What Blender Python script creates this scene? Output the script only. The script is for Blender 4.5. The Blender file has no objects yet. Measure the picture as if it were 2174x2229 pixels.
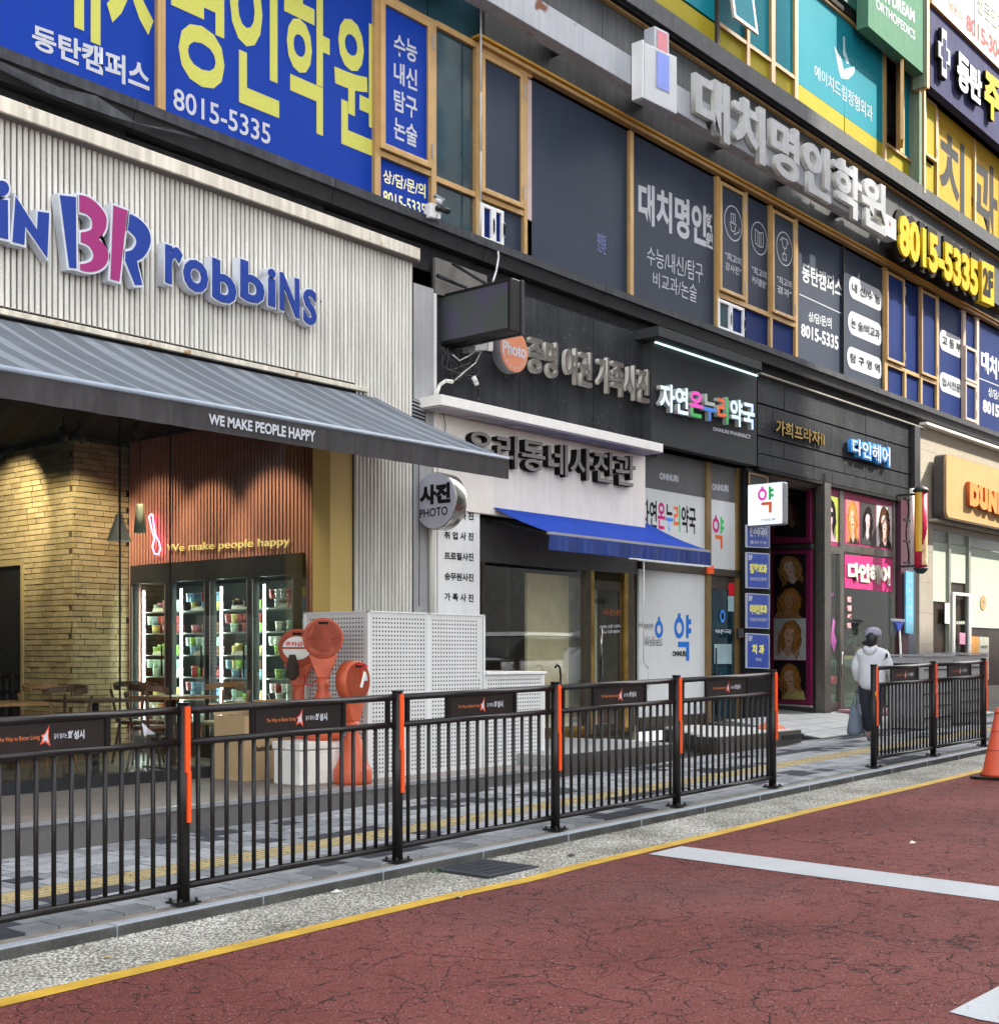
import bpy, math, random
from mathutils import Vector, Matrix
random.seed(7)
sc = bpy.context.scene
# ------------------------------------------------------------------ camera
FP, CX, HZ, CAMZ = 2830.0, 1087.0, 1425.0, 1.5      # focal and centre in photograph pixels, horizon row, eye height
TH = math.radians(40.2); CT, ST = math.cos(TH), math.sin(TH)
PW, PH = 2174.0, 2229.0
cam = bpy.data.cameras.new('camera'); co = bpy.data.objects.new('camera', cam); sc.collection.objects.link(co)
co.location = (0, 0, CAMZ); co.rotation_euler = (math.radians(90), 0, TH - math.radians(90))
cam.sensor_fit = 'VERTICAL'; cam.sensor_height = 24; cam.lens = FP / PH * 24
cam.shift_y = (HZ - PH / 2) / PH
cam.clip_start = .05; cam.clip_end = 600
sc.camera = co
# ------------------------------------------------------------------ sky and sun
SUN = Vector((.60, -.40, .66)).normalized()
el = math.asin(SUN.z)
w = bpy.data.worlds.new('World'); sc.world = w; w.use_nodes = True
nt = w.node_tree; bg = nt.nodes['Background']
sky = nt.nodes.new('ShaderNodeTexSky'); sky.sky_type = 'NISHITA'; sky.sun_disc = False
sky.sun_elevation = el; sky.sun_rotation = math.atan2(SUN.x, SUN.y); sky.dust_density = 2.5; sky.air_density = 1.0
hs = nt.nodes.new('ShaderNodeHueSaturation'); hs.inputs['Saturation'].default_value = .20; nt.links.new(sky.outputs[0], hs.inputs['Color']); nt.links.new(hs.outputs[0], bg.inputs[0]); bg.inputs[1].default_value = 0.15
ld = bpy.data.lights.new('sun', 'SUN'); ld.energy = 2.3; ld.angle = math.radians(.5); ld.color = (1, .93, .8)
lo = bpy.data.objects.new('sun', ld); sc.collection.objects.link(lo)
lo.rotation_euler = SUN.to_track_quat('Z', 'Y').to_euler()
sc.view_settings.view_transform = 'Standard'; sc.view_settings.look = 'None'
sc.view_settings.gamma = 1; sc.view_settings.exposure = 2.5; sc.view_settings.use_curve_mapping = False
sc.cycles.max_bounces = 7; sc.cycles.transparent_max_bounces = 12; sc.cycles.use_denoising = True
sc.cycles.sample_clamp_indirect = 6
GR = .0177                                            # the street climbs gently to the right

# ------------------------------------------------------------------ measuring: photograph pixel -> point on a real plane
def U(px, py, Y):
    r = (px - CX) / FP; d = Y / (ST - r * CT)
    return Vector((d * (CT + r * ST), Y, CAMZ + (HZ - py) / FP * d))
def UX(px, py, X):
    r = (px - CX) / FP; d = X / (CT + r * ST)
    return Vector((X, d * (ST - r * CT), CAMZ + (HZ - py) / FP * d))
def UP(px, py, p0, dr):                               # vertical plane through p0 along dr (2-D)
    r = (px - CX) / FP; rx, ry = CT + r * ST, ST - r * CT
    det = rx * (-dr[1]) - ry * (-dr[0])
    d = (p0[0] * (-dr[1]) - p0[1] * (-dr[0])) / det
    return Vector((rx * d, ry * d, CAMZ + (HZ - py) / FP * d))
def XA(px, Y): return U(px, 0, Y).x
def ZA(px, py, Y): return U(px, py, Y).z
def GZ(x): return -.022 + GR * x                      # pavement level at the kerb
def RZ(x): return GZ(x) - .06                         # gutter and road level

# ------------------------------------------------------------------ materials
MATS = {}
def mat(name, col, rough=.6, metal=0., var=.08, scale=6., bump=0., bscale=60., spec=.5, streak=0., speck=None, emit=None, emst=0, fine=0.):
    if name in MATS: return MATS[name]
    m = bpy.data.materials.new(name); m.use_nodes = True; MATS[name] = m
    if 'print' in name: spec = .06
    t = m.node_tree; N = t.nodes; L = t.links; b = N['Principled BSDF']
    b.inputs['Roughness'].default_value = rough; b.inputs['Metallic'].default_value = metal
    b.inputs['Specular IOR Level'].default_value = spec
    g = N.new('ShaderNodeNewGeometry')
    c = None
    def noise(sc_, det=4, src=None):
        n = N.new('ShaderNodeTexNoise'); n.inputs['Scale'].default_value = sc_; n.inputs['Detail'].default_value = det
        L.new(src or g.outputs['Position'], n.inputs['Vector']); return n
    def mul(a, fac, lo_, hi):
        mr = N.new('ShaderNodeMapRange'); mr.inputs[1].default_value = .3; mr.inputs[2].default_value = .7
        mr.inputs[3].default_value = lo_; mr.inputs[4].default_value = hi; L.new(fac, mr.inputs[0])
        vm = N.new('ShaderNodeVectorMath'); vm.operation = 'SCALE'; L.new(mr.outputs[0], vm.inputs['Scale'])
        if isinstance(a, tuple): vm.inputs[0].default_value = a
        else: L.new(a, vm.inputs[0])
        return vm.outputs[0]
    c = tuple(col)
    if var: c = mul(c, noise(scale).outputs[0], 1 - var, 1 + var)
    if fine: c = mul(c, noise(scale * 22, 2).outputs[0], 1 - fine, 1 + fine)
    if streak:
        mp = N.new('ShaderNodeMapping'); mp.inputs['Scale'].default_value = (1, 1, .06); L.new(g.outputs['Position'], mp.inputs[0])
        c = mul(c, noise(16, 5, mp.outputs[0]).outputs[0], 1 - streak, 1 + streak * .25)
    if speck:
        n = noise(speck[1], 2); cr = N.new('ShaderNodeValToRGB'); cr.color_ramp.elements[0].position = speck[2]; cr.color_ramp.elements[1].position = speck[2] + .06
        L.new(n.outputs[0], cr.inputs[0]); mx = N.new('ShaderNodeMixRGB'); L.new(cr.outputs[0], mx.inputs[0])
        if isinstance(c, tuple): mx.inputs[1].default_value = (*c, 1)
        else: L.new(c, mx.inputs[1])
        mx.inputs[2].default_value = (*speck[0], 1); c = mx.outputs[0]
    if isinstance(c, tuple): b.inputs['Base Color'].default_value = (*c, 1)
    else: L.new(c, b.inputs['Base Color'])
    if bump:
        bp = N.new('ShaderNodeBump'); bp.inputs['Strength'].default_value = bump; bp.inputs['Distance'].default_value = .02
        L.new(noise(bscale, 6).outputs[0], bp.inputs['Height']); L.new(bp.outputs[0], b.inputs['Normal'])
    if emit:
        b.inputs['Emission Color'].default_value = (*emit, 1); b.inputs['Emission Strength'].default_value = emst
    return m
def glassmat(name, tint=(.93, .96, .94), refl=1.0, base=.012):
    if name in MATS: return MATS[name]
    m = bpy.data.materials.new(name); m.use_nodes = True; MATS[name] = m
    t = m.node_tree; N = t.nodes; L = t.links; N.remove(N['Principled BSDF']); out = N['Material Output']
    tr = N.new('ShaderNodeBsdfTransparent'); tr.inputs[0].default_value = (*tint, 1)
    gl = N.new('ShaderNodeBsdfGlossy'); gl.inputs['Roughness'].default_value = .015; gl.inputs[0].default_value = (refl, refl, refl, 1)
    fr = N.new('ShaderNodeLayerWeight'); fr.inputs[0].default_value = .5
    pw = N.new('ShaderNodeMath'); pw.operation = 'POWER'; pw.inputs[1].default_value = 5; L.new(fr.outputs['Facing'], pw.inputs[0])
    ad = N.new('ShaderNodeMath'); ad.operation = 'MULTIPLY_ADD'; ad.inputs[1].default_value = .95; ad.inputs[2].default_value = .04 + base
    L.new(pw.outputs[0], ad.inputs[0]); mx = N.new('ShaderNodeMixShader'); L.new(ad.outputs[0], mx.inputs[0])
    L.new(tr.outputs[0], mx.inputs[1]); L.new(gl.outputs[0], mx.inputs[2]); L.new(mx.outputs[0], out.inputs[0])
    return m

# ------------------------------------------------------------------ mesh builder
class MB:
    def __init__(s): s.v = []; s.f = []; s.m = []; s.sm = []
    def quadf(s, idx, m=0, sm=False): s.f.append(idx); s.m.append(m); s.sm.append(sm)
    def hexa(s, p, m=0):                              # p: 4 back/bottom then 4 front/top, same order
        b = len(s.v); s.v += [tuple(q) for q in p]
        for q in ((0, 3, 2, 1), (4, 5, 6, 7), (0, 1, 5, 4), (1, 2, 6, 5), (2, 3, 7, 6), (3, 0, 4, 7)):
            s.quadf([b + i for i in q], m)
        return s
    def box(s, x0, x1, y0, y1, z0, z1, m=0):
        return s.hexa([(x0, y0, z0), (x1, y0, z0), (x1, y1, z0), (x0, y1, z0), (x0, y0, z1), (x1, y0, z1), (x1, y1, z1), (x0, y1, z1)], m)
    def poly(s, pts, m=0):
        b = len(s.v); s.v += [tuple(q) for q in pts]; s.quadf(list(range(b, b + len(pts))), m); return s
    def prism(s, pts, off, m=0, caps=True):
        b = len(s.v); n = len(pts); o = Vector(off)
        s.v += [tuple(q) for q in pts] + [tuple(Vector(q) + o) for q in pts]
        if caps: s.quadf([b + i for i in range(n)], m); s.quadf([b + n + i for i in reversed(range(n))], m)
        for i in range(n): j = (i + 1) % n; s.quadf([b + i, b + n + i, b + n + j, b + j], m)
        return s
    def cyl(s, p0, p1, r0, r1=None, n=12, m=0, caps=True):
        r1 = r0 if r1 is None else r1; p0 = Vector(p0); p1 = Vector(p1); d = (p1 - p0).normalized()
        a = d.orthogonal().normalized(); c = d.cross(a); b = len(s.v)
        for p, r in ((p0, r0), (p1, r1)):
            for i in range(n): t = 2 * math.pi * i / n; s.v.append(tuple(p + a * (r * math.cos(t)) + c * (r * math.sin(t))))
        for i in range(n): j = (i + 1) % n; s.quadf([b + i, b + j, b + n + j, b + n + i], m, True)
        if caps: s.quadf([b + i for i in reversed(range(n))], m); s.quadf([b + n + i for i in range(n)], m)
        return s
    def tube(s, pts, r, n=6, m=0):
        for a, b in zip(pts, pts[1:]): s.cyl(a, b, r, n=n, m=m)
        return s
    def lathe(s, prof, c=(0, 0, 0), n=20, m=0, axis='Z'):
        b = len(s.v); c = Vector(c)
        for r, z in prof:
            for i in range(n):
                t = 2 * math.pi * i / n; x, y = r * math.cos(t), r * math.sin(t)
                s.v.append(tuple(c + (Vector((x, y, z)) if axis == 'Z' else Vector((x, z, y)) if axis == 'Y' else Vector((z, x, y)))))
        for k in range(len(prof) - 1):
            for i in range(n): j = (i + 1) % n; s.quadf([b + k * n + i, b + k * n + j, b + (k + 1) * n + j, b + (k + 1) * n + i], m, True)
        s.quadf([b + i for i in reversed(range(n))], m); s.quadf([b + (len(prof) - 1) * n + i for i in range(n)], m)
        return s
    def fq(s, a, b, Y, t=.03, m=0):                   # facade slab from photo rows: a=(px,top,bottom) left, b right
        x0, z1, z0 = XA(a[0], Y), ZA(a[0], a[1], Y), ZA(a[0], a[2], Y); x1, w1, w0 = XA(b[0], Y), ZA(b[0], b[1], Y), ZA(b[0], b[2], Y)
        return s.hexa([(x0, Y, z0), (x1, Y, w0), (x1, Y + t, w0), (x0, Y + t, z0), (x0, Y, z1), (x1, Y, w1), (x1, Y + t, w1), (x0, Y + t, z1)], m)
    def mesh(s, name, mats):
        me = bpy.data.meshes.new(name); me.from_pydata(s.v, [], s.f)
        for k in (mats if isinstance(mats, (list, tuple)) else [mats]): me.materials.append(k)
        me.polygons.foreach_set('material_index', s.m); me.polygons.foreach_set('use_smooth', s.sm); me.update()
        return me
def link(o, parent=None):
    sc.collection.objects.link(o)
    if parent:
        o.parent = parent
        if not parent.get('local'):
            p = parent; off = Vector((0, 0, 0))
            while p: off += p.location; p = p.parent
            o.location = -off
    return o
def P(name, mb, mats, parent=None, bevel=0, kind=None, label=None):
    me = mb if isinstance(mb, bpy.types.Mesh) else mb.mesh(name, mats)
    if isinstance(mb, bpy.types.Mesh) and mats:
        idx = [p.material_index for p in me.polygons]; me.materials.clear()
        for k in (mats if isinstance(mats, (list, tuple)) else [mats]): me.materials.append(k)
        if any(idx): me.polygons.foreach_set('material_index', idx)
    o = bpy.data.objects.new(name, me); link(o, parent)
    if bevel: b = o.modifiers.new('b', 'BEVEL'); b.width = bevel; b.segments = 2; b.limit_method = 'ANGLE'
    if kind: o['kind'] = kind
    if label: o['label'] = label
    return o
def tag(o, label, cat, group=None):
    o['label'] = label; o['category'] = cat
    if group: o['group'] = group
    return o
def T(name, label, cat, loc=(0, 0, 0), group=None, local=False, rz=0):
    o = bpy.data.objects.new(name, None); sc.collection.objects.link(o); o.location = loc; o.rotation_euler = (0, 0, rz)
    o.empty_display_size = .1
    if local: o['local'] = 1
    return tag(o, label, cat, group)
def S(name, mb, mats, **k): o = P(name, mb, mats, **k); o['kind'] = 'structure'; return o
def copytree(o, parent=None):
    c = o.copy(); sc.collection.objects.link(c)
    if parent: c.parent = parent
    for ch in list(o.children): copytree(ch, c)
    return c

# ------------------------------------------------------------------ lettering
def rawtext(s, off=0., ext=.5, res=3):
    c = bpy.data.curves.new('t', 'FONT'); c.body = s; c.offset = off; c.extrude = ext; c.resolution_u = res
    o = bpy.data.objects.new('t', c); m = bpy.data.meshes.new_from_object(o)
    bpy.data.objects.remove(o); bpy.data.curves.remove(c)
    return m
def bbx(m):
    xs = [v.co.x for v in m.vertices]; ys = [v.co.y for v in m.vertices]
    return min(xs), max(xs), min(ys), max(ys)
def mapmesh(m, bb, c4, nrm, depth):                   # c4: TL TR BL BR world points; front at c4, body goes back by depth
    x0, x1, y0, y1 = bb; TL, TR, BL, BR = c4; n = Vector(nrm)
    for v in m.vertices:
        a = (v.co.x - x0) / (x1 - x0); b = (v.co.y - y0) / (y1 - y0)
        p = (BL * (1 - a) + BR * a) * (1 - b) + (TL * (1 - a) + TR * a) * b
        v.co = p - n * (depth * (.5 - v.co.z))
    return m
def qc(q, Y): return (U(q[0], q[1], Y), U(q[3], q[4], Y), U(q[0], q[2], Y), U(q[3], q[5], Y))
NY = (0, -1, 0)
def text(s, q, Y, m, parent, bold=.0, name='lettering', c4=None, nrm=NY, ext=0, depth=.001, ref=None):
    me = rawtext(s, bold, ext)
    bb = bbx(me) if ref is None else bbx(rawtext(ref, bold, ext))
    mapmesh(me, bb, c4 or qc(q, Y), nrm, depth)
    return P(name, me, m, parent)
def letters(s, q, Y, depth, face, side, parent, bold=.03, c4=None, nrm=NY, rim=0., back=None, colf=None, name='letter'):
    """Channel letters, one object each; rim > 0 adds a proud coloured face inside a wider body."""
    full = rawtext(s, bold, .5); bb = bbx(full); pos = []; n = Vector(nrm)
    cc = c4 or qc(q, Y)
    for i, ch in enumerate(s):
        if ch == ' ': continue
        m = rawtext(ch, bold, .5); b = bbx(m); r = bbx(rawtext(s[:i + 1], bold, .5))[1]; dx = r - b[1]
        for v in m.vertices: v.co.x += dx
        m.materials.clear()
        isl = None
        if colf and colf.get(i): isl = islands(m)
        bbl = bbx(m); mapmesh(m, bb, cc, nrm, depth)
        ms = [side, face] + (colf[i] if isl else [])
        m.update()
        for p in m.polygons:
            fr = p.normal.dot(n) > .7
            p.material_index = 1 if fr else 0
            if isl and fr: p.material_index = 2 + isl[p.index]
        o = P(name, m, ms, parent)
        if rim:
            m2 = rawtext(ch, bold - rim, .5)
            for v in m2.vertices: v.co.x += dx
            mapmesh(m2, bb, tuple(p + n * .012 for p in cc), nrm, .02)
            P('letter_face', m2, back, o)
def islands(m):                                       # 0 for polygons of the upper-left stroke group, 1 for the last one (lower / right)
    par = list(range(len(m.vertices)))
    key = {}
    def find(a):
        while par[a] != a: par[a] = par[par[a]]; a = par[a]
        return a
    for v in m.vertices:
        k = (round(v.co.x, 4), round(v.co.y, 4))
        if k in key: par[find(v.index)] = find(key[k])
        else: key[k] = v.index
    for p in m.polygons:
        a = find(p.vertices[0])
        for q in p.vertices[1:]: par[find(q)] = a
    gr = {}
    for v in m.vertices: gr.setdefault(find(v.index), []).append(v.co)
    sc_ = {k: (sum(c.x for c in g) / len(g) - sum(c.y for c in g) / len(g)) for k, g in gr.items()}
    last = max(sc_, key=sc_.get)
    return {p.index: (1 if find(p.vertices[0]) == last else 0) for p in m.polygons}
# ------------------------------------------------------------------ palette
m_black = mat('black_paint', (.011, .009, .009), .38, var=.25, streak=.3, speck=((.07, .05, .04), 60, .72), spec=.32, fine=.12)
m_dark = mat('dark_metal', (.026, .027, .029), .5, spec=.25, var=.15, streak=.25)
m_void = mat('dark_recess', (.010, .010, .011), .8, spec=.1)
m_gran = mat('black_granite', (.034, .036, .040), .5, spec=.05, var=.25, scale=2.2, fine=.15, streak=.3, speck=((.16, .16, .15), 24, .69))
m_granj = mat('granite_joint', (.02, .02, .02), .8)
m_alu = mat('silver_metal', (.42, .43, .45), .35, .55, var=.1, streak=.15)
m_silver = mat('brushed_silver', (.22, .23, .25), .45, .1, var=.12, streak=.18)
m_steel = mat('stainless', (.42, .41, .38), .2, .95, var=.1, streak=.1)
m_white = mat('white_sheet', (.74, .74, .73), .42, var=.04, scale=1.5, streak=.07)
m_cream = mat('cream_sheet', (.70, .68, .62), .5, var=.05, scale=1.5, streak=.12, fine=.03)
m_rib = mat('ribbed_cream', (.72, .70, .63), .42, var=.06, scale=2, streak=.28, fine=.04)
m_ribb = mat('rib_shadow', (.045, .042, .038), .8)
m_cap = mat('beige_cap', (.66, .61, .50), .5, var=.12, scale=3, streak=.3, speck=((.35, .2, .08), 5, .66))
m_gold = mat('gold_aluminium', (.50, .31, .12), .38, .25, var=.08, streak=.15)
m_fasc = mat('grey_composite', (.080, .084, .088), .6, spec=.08, var=.2, scale=1.2, streak=.3)
m_beam = mat('painted_beam', (.40, .42, .45), .6, spec=.1, var=.1, scale=1.5, streak=.15, speck=((.16, .055, .025), 2.6, .66))
m_blue = mat('royal_blue_film', (.009, .042, .30), .6, spec=.05, var=.03, scale=1.1, fine=.05)
m_yel = mat('lemon_print', (.52, .52, .11), .5, var=.06, scale=30)
m_wprint = mat('white_print', (.48, .50, .54), .5, var=0)
m_navyp = mat('slate_film', (.030, .041, .066), .5, spec=.1, var=.06, scale=1.3, streak=.08)
m_navyb = mat('deep_blue_film', (.007, .022, .115), .5, spec=.05, var=.1, scale=1.3)
m_teal = mat('teal_film', (.010, .20, .26), .6, spec=.04, var=.05, scale=1.2, fine=.04)
m_lime = mat('lime_yellow_panel', (.34, .28, .025), .65, spec=.04, var=.06, scale=1.2, fine=.04)
m_dgreen = mat('dark_green_fascia', (.02, .09, .08), .4)
m_green = mat('sage_green_sign', (.085, .20, .13), .7, spec=.03, streak=.06)
m_navy = mat('navy_sign', (.05, .052, .12), .7, spec=.03, var=.12, streak=.25)
m_txtd = mat('slate_print', (.022, .028, .05), .5, var=0)
m_bprint = mat('black_print', (.015, .015, .017), .5, var=0)
m_red = mat('red_print', (.60, .02, .03), .5, var=0)
m_tube = mat('ivory_sheet', (.60, .58, .49), .7, spec=.04)
m_brblue = mat('ultramarine_face', (.013, .042, .25), .35, spec=.3, var=.04, scale=20)
m_brpink = mat('magenta_face', (.30, .028, .15), .35, spec=.3, var=.05, scale=30)
m_rim = mat('silver_rim', (.62, .65, .70), .35, .2, var=.08)
m_awn = mat('grey_awning_cloth', (.105, .118, .136), .85, spec=.1, var=.1, scale=1.5, fine=.08, streak=.06)
m_awn2 = mat('pale_awning_stripe', (.175, .195, .222), .85, spec=.1, var=.08, fine=.06)
m_val = mat('charcoal_valance', (.038, .035, .036), .85, var=.15, streak=.35, fine=.1)
m_bawn = mat('blue_awning_cloth', (.006, .040, .30), .85, spec=.1, var=.12, scale=1.5, fine=.06)
m_bval = mat('blue_valance', (.006, .028, .17), .85, var=.2, scale=3, streak=.3)
m_plat = mat('platform_stone', (.20, .175, .155), .6, var=.08, scale=3, fine=.12)
m_platf = mat('platform_riser', (.105, .098, .095), .6, var=.1, scale=2, fine=.08)
m_platd = mat('platform_riser_brown', (.060, .052, .046), .6, var=.15, scale=2, fine=.08)
m_kerb = mat('granite_kerb', (.28, .305, .34), .6, spec=.25, var=.1, scale=3, fine=.14, bump=.15)
m_kerbd = mat('kerb_joint_dirt', (.20, .18, .15), .9, var=.3, scale=8, fine=.2, bump=.4)
m_t = [mat('paver_pale', (.29, .30, .31), .85, spec=.1, var=.14, fine=.15, bump=.25, bscale=90), mat('paver_mid', (.20, .21, .22), .85, spec=.1, var=.14, fine=.15, bump=.25, bscale=90),
       mat('paver_dark', (.055, .057, .066), .85, spec=.1, var=.15, fine=.15, bump=.25, bscale=90)]
m_tac = mat('tactile_yellow', (.36, .29, .15), .7, var=.15, fine=.12, bump=.2)
m_sand = mat('joint_sand', (.05, .047, .042), .95, var=.2, fine=.2)
m_yl = mat('yellow_road_paint', (.46, .28, .025), .6, var=.18, scale=5, fine=.06, bump=.25, speck=((.20, .14, .07), 70, .74))
m_wl = mat('white_road_paint', (.36, .375, .385), .6, var=.06, scale=3, fine=.05, bump=.2, streak=0, speck=((.20, .15, .14), 26, .70))
m_orange = mat('orange_reflector', (.85, .09, .015), .35, var=.04)
m_cone = mat('worn_orange_plastic', (.52, .075, .028), .5, var=.12, scale=7, fine=.05)
m_redp = mat('faded_red_plastic', (.46, .080, .030), .5, var=.12, scale=9, fine=.05)
m_card = mat('cardboard', (.42, .29, .15), .85, var=.06, fine=.05)
m_foam = mat('white_styrofoam', (.70, .68, .62), .9, var=.08, fine=.08, bump=.3)
m_perf = mat('perforated_white', (.66, .66, .64), .45, var=.03, streak=.06)
m_brass = mat('brass', (.55, .36, .10), .22, .9, var=.35, scale=5)
m_bronze = mat('dark_bronze', (.075, .062, .045), .35, .5, var=.2, streak=.2)
m_glass = glassmat('shop_glass')
m_glasss = glassmat('studio_glass', (.97, .97, .93), 1, .09)
m_glassd = glassmat('tinted_glass', (.80, .86, .82), 1, .06)
m_wgl = mat('reflective_window', (.014, .045, .060), .05, var=.7, scale=1.0, spec=.8)
m_cable = mat('cable', (.03, .03, .03), .6)
m_cablew = mat('pale_cable', (.5, .5, .5), .6)
m_wood = mat('chair_wood', (.33, .16, .06), .5, var=.2, scale=12)
m_woodd = mat('dark_chair_wood', (.09, .045, .022), .5, var=.2, scale=12)

# road: red surfacing with a net of dark cracks and exposed stone chips
def roadmat():
    m = bpy.data.materials.new('red_cracked_surfacing'); m.use_nodes = True; t = m.node_tree; N = t.nodes; L = t.links; b = N['Principled BSDF']
    g = N.new('ShaderNodeNewGeometry')
    def nz(s, d=4, vec=None):
        n = N.new('ShaderNodeTexNoise'); n.inputs['Scale'].default_value = s; n.inputs['Detail'].default_value = d; L.new(vec or g.outputs['Position'], n.inputs['Vector']); return n
    def ramp(src, p0, c0, p1, c1):
        r = N.new('ShaderNodeValToRGB'); e = r.color_ramp.elements; e[0].position = p0; e[0].color = (*c0, 1); e[1].position = p1; e[1].color = (*c1, 1); L.new(src, r.inputs[0]); return r.outputs[0]
    def mix(f, a, c, mode='MIX'):
        x = N.new('ShaderNodeMixRGB'); x.blend_type = mode
        if isinstance(f, float): x.inputs[0].default_value = f
        else: L.new(f, x.inputs[0])
        for i, q in ((1, a), (2, c)):
            if isinstance(q, tuple): x.inputs[i].default_value = (*q, 1)
            else: L.new(q, x.inputs[i])
        return x.outputs[0]
    base = ramp(nz(.7, 5).outputs[0], .35, (.165, .050, .044), .68, (.240, .080, .070))
    base = mix(ramp(nz(5, 4).outputs[0], .3, (0, 0, 0), .75, (.35, .35, .35)), base, (.160, .050, .040))
    base = mix(ramp(nz(.33, 7).outputs[0], .50, (0, 0, 0), .72, (.55, .55, .55)), base, (.115, .062, .060))
    base = mix(ramp(nz(1.9, 8).outputs[0], .60, (0, 0, 0), .80, (.6, .6, .6)), base, (.075, .036, .034))
    base = mix(.85, base, ramp(nz(80, 6).outputs[0], .3, (.35, .35, .35), .7, (1.0, 1.0, 1.0)), 'MULTIPLY')
    dis = N.new('ShaderNodeVectorMath'); dis.operation = 'SCALE'; L.new(nz(3.2, 6).outputs[1], dis.inputs[0]); dis.inputs['Scale'].default_value = .34
    ad = N.new('ShaderNodeVectorMath'); L.new(g.outputs['Position'], ad.inputs[0]); L.new(dis.outputs[0], ad.inputs[1])
    cracks = None
    for s, wd, thr in ((1.1, .0050, .38), (3.2, .011, .44), (8.5, .024, .49)):
        v = N.new('ShaderNodeTexVoronoi'); v.feature = 'DISTANCE_TO_EDGE'; v.inputs['Scale'].default_value = s; L.new(ad.outputs[0], v.inputs['Vector'])
        line = ramp(v.outputs['Distance'], wd * .25, (1, 1, 1), wd, (0, 0, 0))
        gate = ramp(nz(1.7 + s, 4).outputs[0], thr, (0, 0, 0), thr + .05, (1, 1, 1))
        line = mix(1.0, line, gate, 'MULTIPLY')
        cracks = line if cracks is None else mix(1.0, cracks, line, 'LIGHTEN')
    col = mix(cracks, base, (.010, .010, .012))
    chips = ramp(nz(105, 2).outputs[0], .685, (0, 0, 0), .72, (1, 1, 1))
    col = mix(chips, col, (.42, .36, .34))
    L.new(col, b.inputs['Base Color']); b.inputs['Roughness'].default_value = .85; b.inputs['Specular IOR Level'].default_value = .12
    hh = N.new('ShaderNodeMath'); hh.operation = 'MULTIPLY_ADD'; hh.inputs[1].default_value = -1.2; L.new(cracks, hh.inputs[0]); L.new(nz(110, 4).outputs[0], hh.inputs[2])
    bp = N.new('ShaderNodeBump'); bp.inputs['Strength'].default_value = .55; bp.inputs['Distance'].default_value = .012; L.new(hh.outputs[0], bp.inputs['Height']); L.new(bp.outputs[0], b.inputs['Normal'])
    return m
def gravelmat():
    m = bpy.data.materials.new('washed_concrete_gutter'); m.use_nodes = True; t = m.node_tree; N = t.nodes; L = t.links; b = N['Principled BSDF']
    g = N.new('ShaderNodeNewGeometry'); v = N.new('ShaderNodeTexVoronoi'); v.inputs['Scale'].default_value = 58; L.new(g.outputs['Position'], v.inputs['Vector'])
    r = N.new('ShaderNodeValToRGB'); e = r.color_ramp.elements; e[0].position = 0; e[0].color = (.56, .54, .49, 1); e[1].position = .62; e[1].color = (.14, .135, .12, 1)
    e2 = e.new(.34); e2.color = (.40, .40, .375, 1); L.new(v.outputs['Distance'], r.inputs[0])
    n = N.new('ShaderNodeTexNoise'); n.inputs['Scale'].default_value = 1.6; n.inputs['Detail'].default_value = 6; L.new(g.outputs['Position'], n.inputs['Vector'])
    r2 = N.new('ShaderNodeValToRGB'); f = r2.color_ramp.elements; f[0].position = .35; f[0].color = (.50, .49, .43, 1); f[1].position = .7; f[1].color = (1.05, 1.04, 1.0, 1); L.new(n.outputs[0], r2.inputs[0])
    x = N.new('ShaderNodeMixRGB'); x.blend_type = 'MULTIPLY'; x.inputs[0].default_value = 1; L.new(r.outputs[0], x.inputs[1]); L.new(r2.outputs[0], x.inputs[2])
    h = N.new('ShaderNodeHueSaturation'); L.new(v.outputs['Color'], h.inputs['Color']); h.inputs['Saturation'].default_value = .0
    y = N.new('ShaderNodeMixRGB'); y.blend_type = 'OVERLAY'; y.inputs[0].default_value = .7; L.new(x.outputs[0], y.inputs[1]); L.new(h.outputs[0], y.inputs[2])
    L.new(y.outputs[0], b.inputs['Base Color']); b.inputs['Roughness'].default_value = .85
    bp = N.new('ShaderNodeBump'); bp.invert = True; bp.inputs['Strength'].default_value = .8; bp.inputs['Distance'].default_value = .012; L.new(v.outputs['Distance'], bp.inputs['Height']); L.new(bp.outputs[0], b.inputs['Normal'])
    return m
m_road = roadmat(); m_grav = gravelmat()

# ------------------------------------------------------------------ ground, road, kerb, pavement
def sheet(x0, x1, y0, y1, zf, dz, mb=None, th=0):
    mb = mb or MB(); n = 6
    for i in range(n):
        a = x0 + (x1 - x0) * i / n; b = x0 + (x1 - x0) * (i + 1) / n
        if th: mb.hexa([(a, y0, zf(a) + dz - th), (b, y0, zf(b) + dz - th), (b, y1, zf(b) + dz - th), (a, y1, zf(a) + dz - th), (a, y0, zf(a) + dz), (b, y0, zf(b) + dz), (b, y1, zf(b) + dz), (a, y1, zf(a) + dz)])
        else: mb.poly([(a, y0, zf(a) + dz), (b, y0, zf(b) + dz), (b, y1, zf(b) + dz), (a, y1, zf(a) + dz)])
    return mb
S('ground', MB().poly([(-300, -300, -6), (300, -300, -6), (300, 300, -6), (-300, 300, -6)]), mat('far_ground', (.10, .10, .10), .9))
S('road', sheet(-40, 90, -7.4, 5.372, RZ, 0), m_road)
gut = sheet(-40, 90, 5.372, 6.06, RZ, 0)
S('gutter', gut, m_grav)
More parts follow.
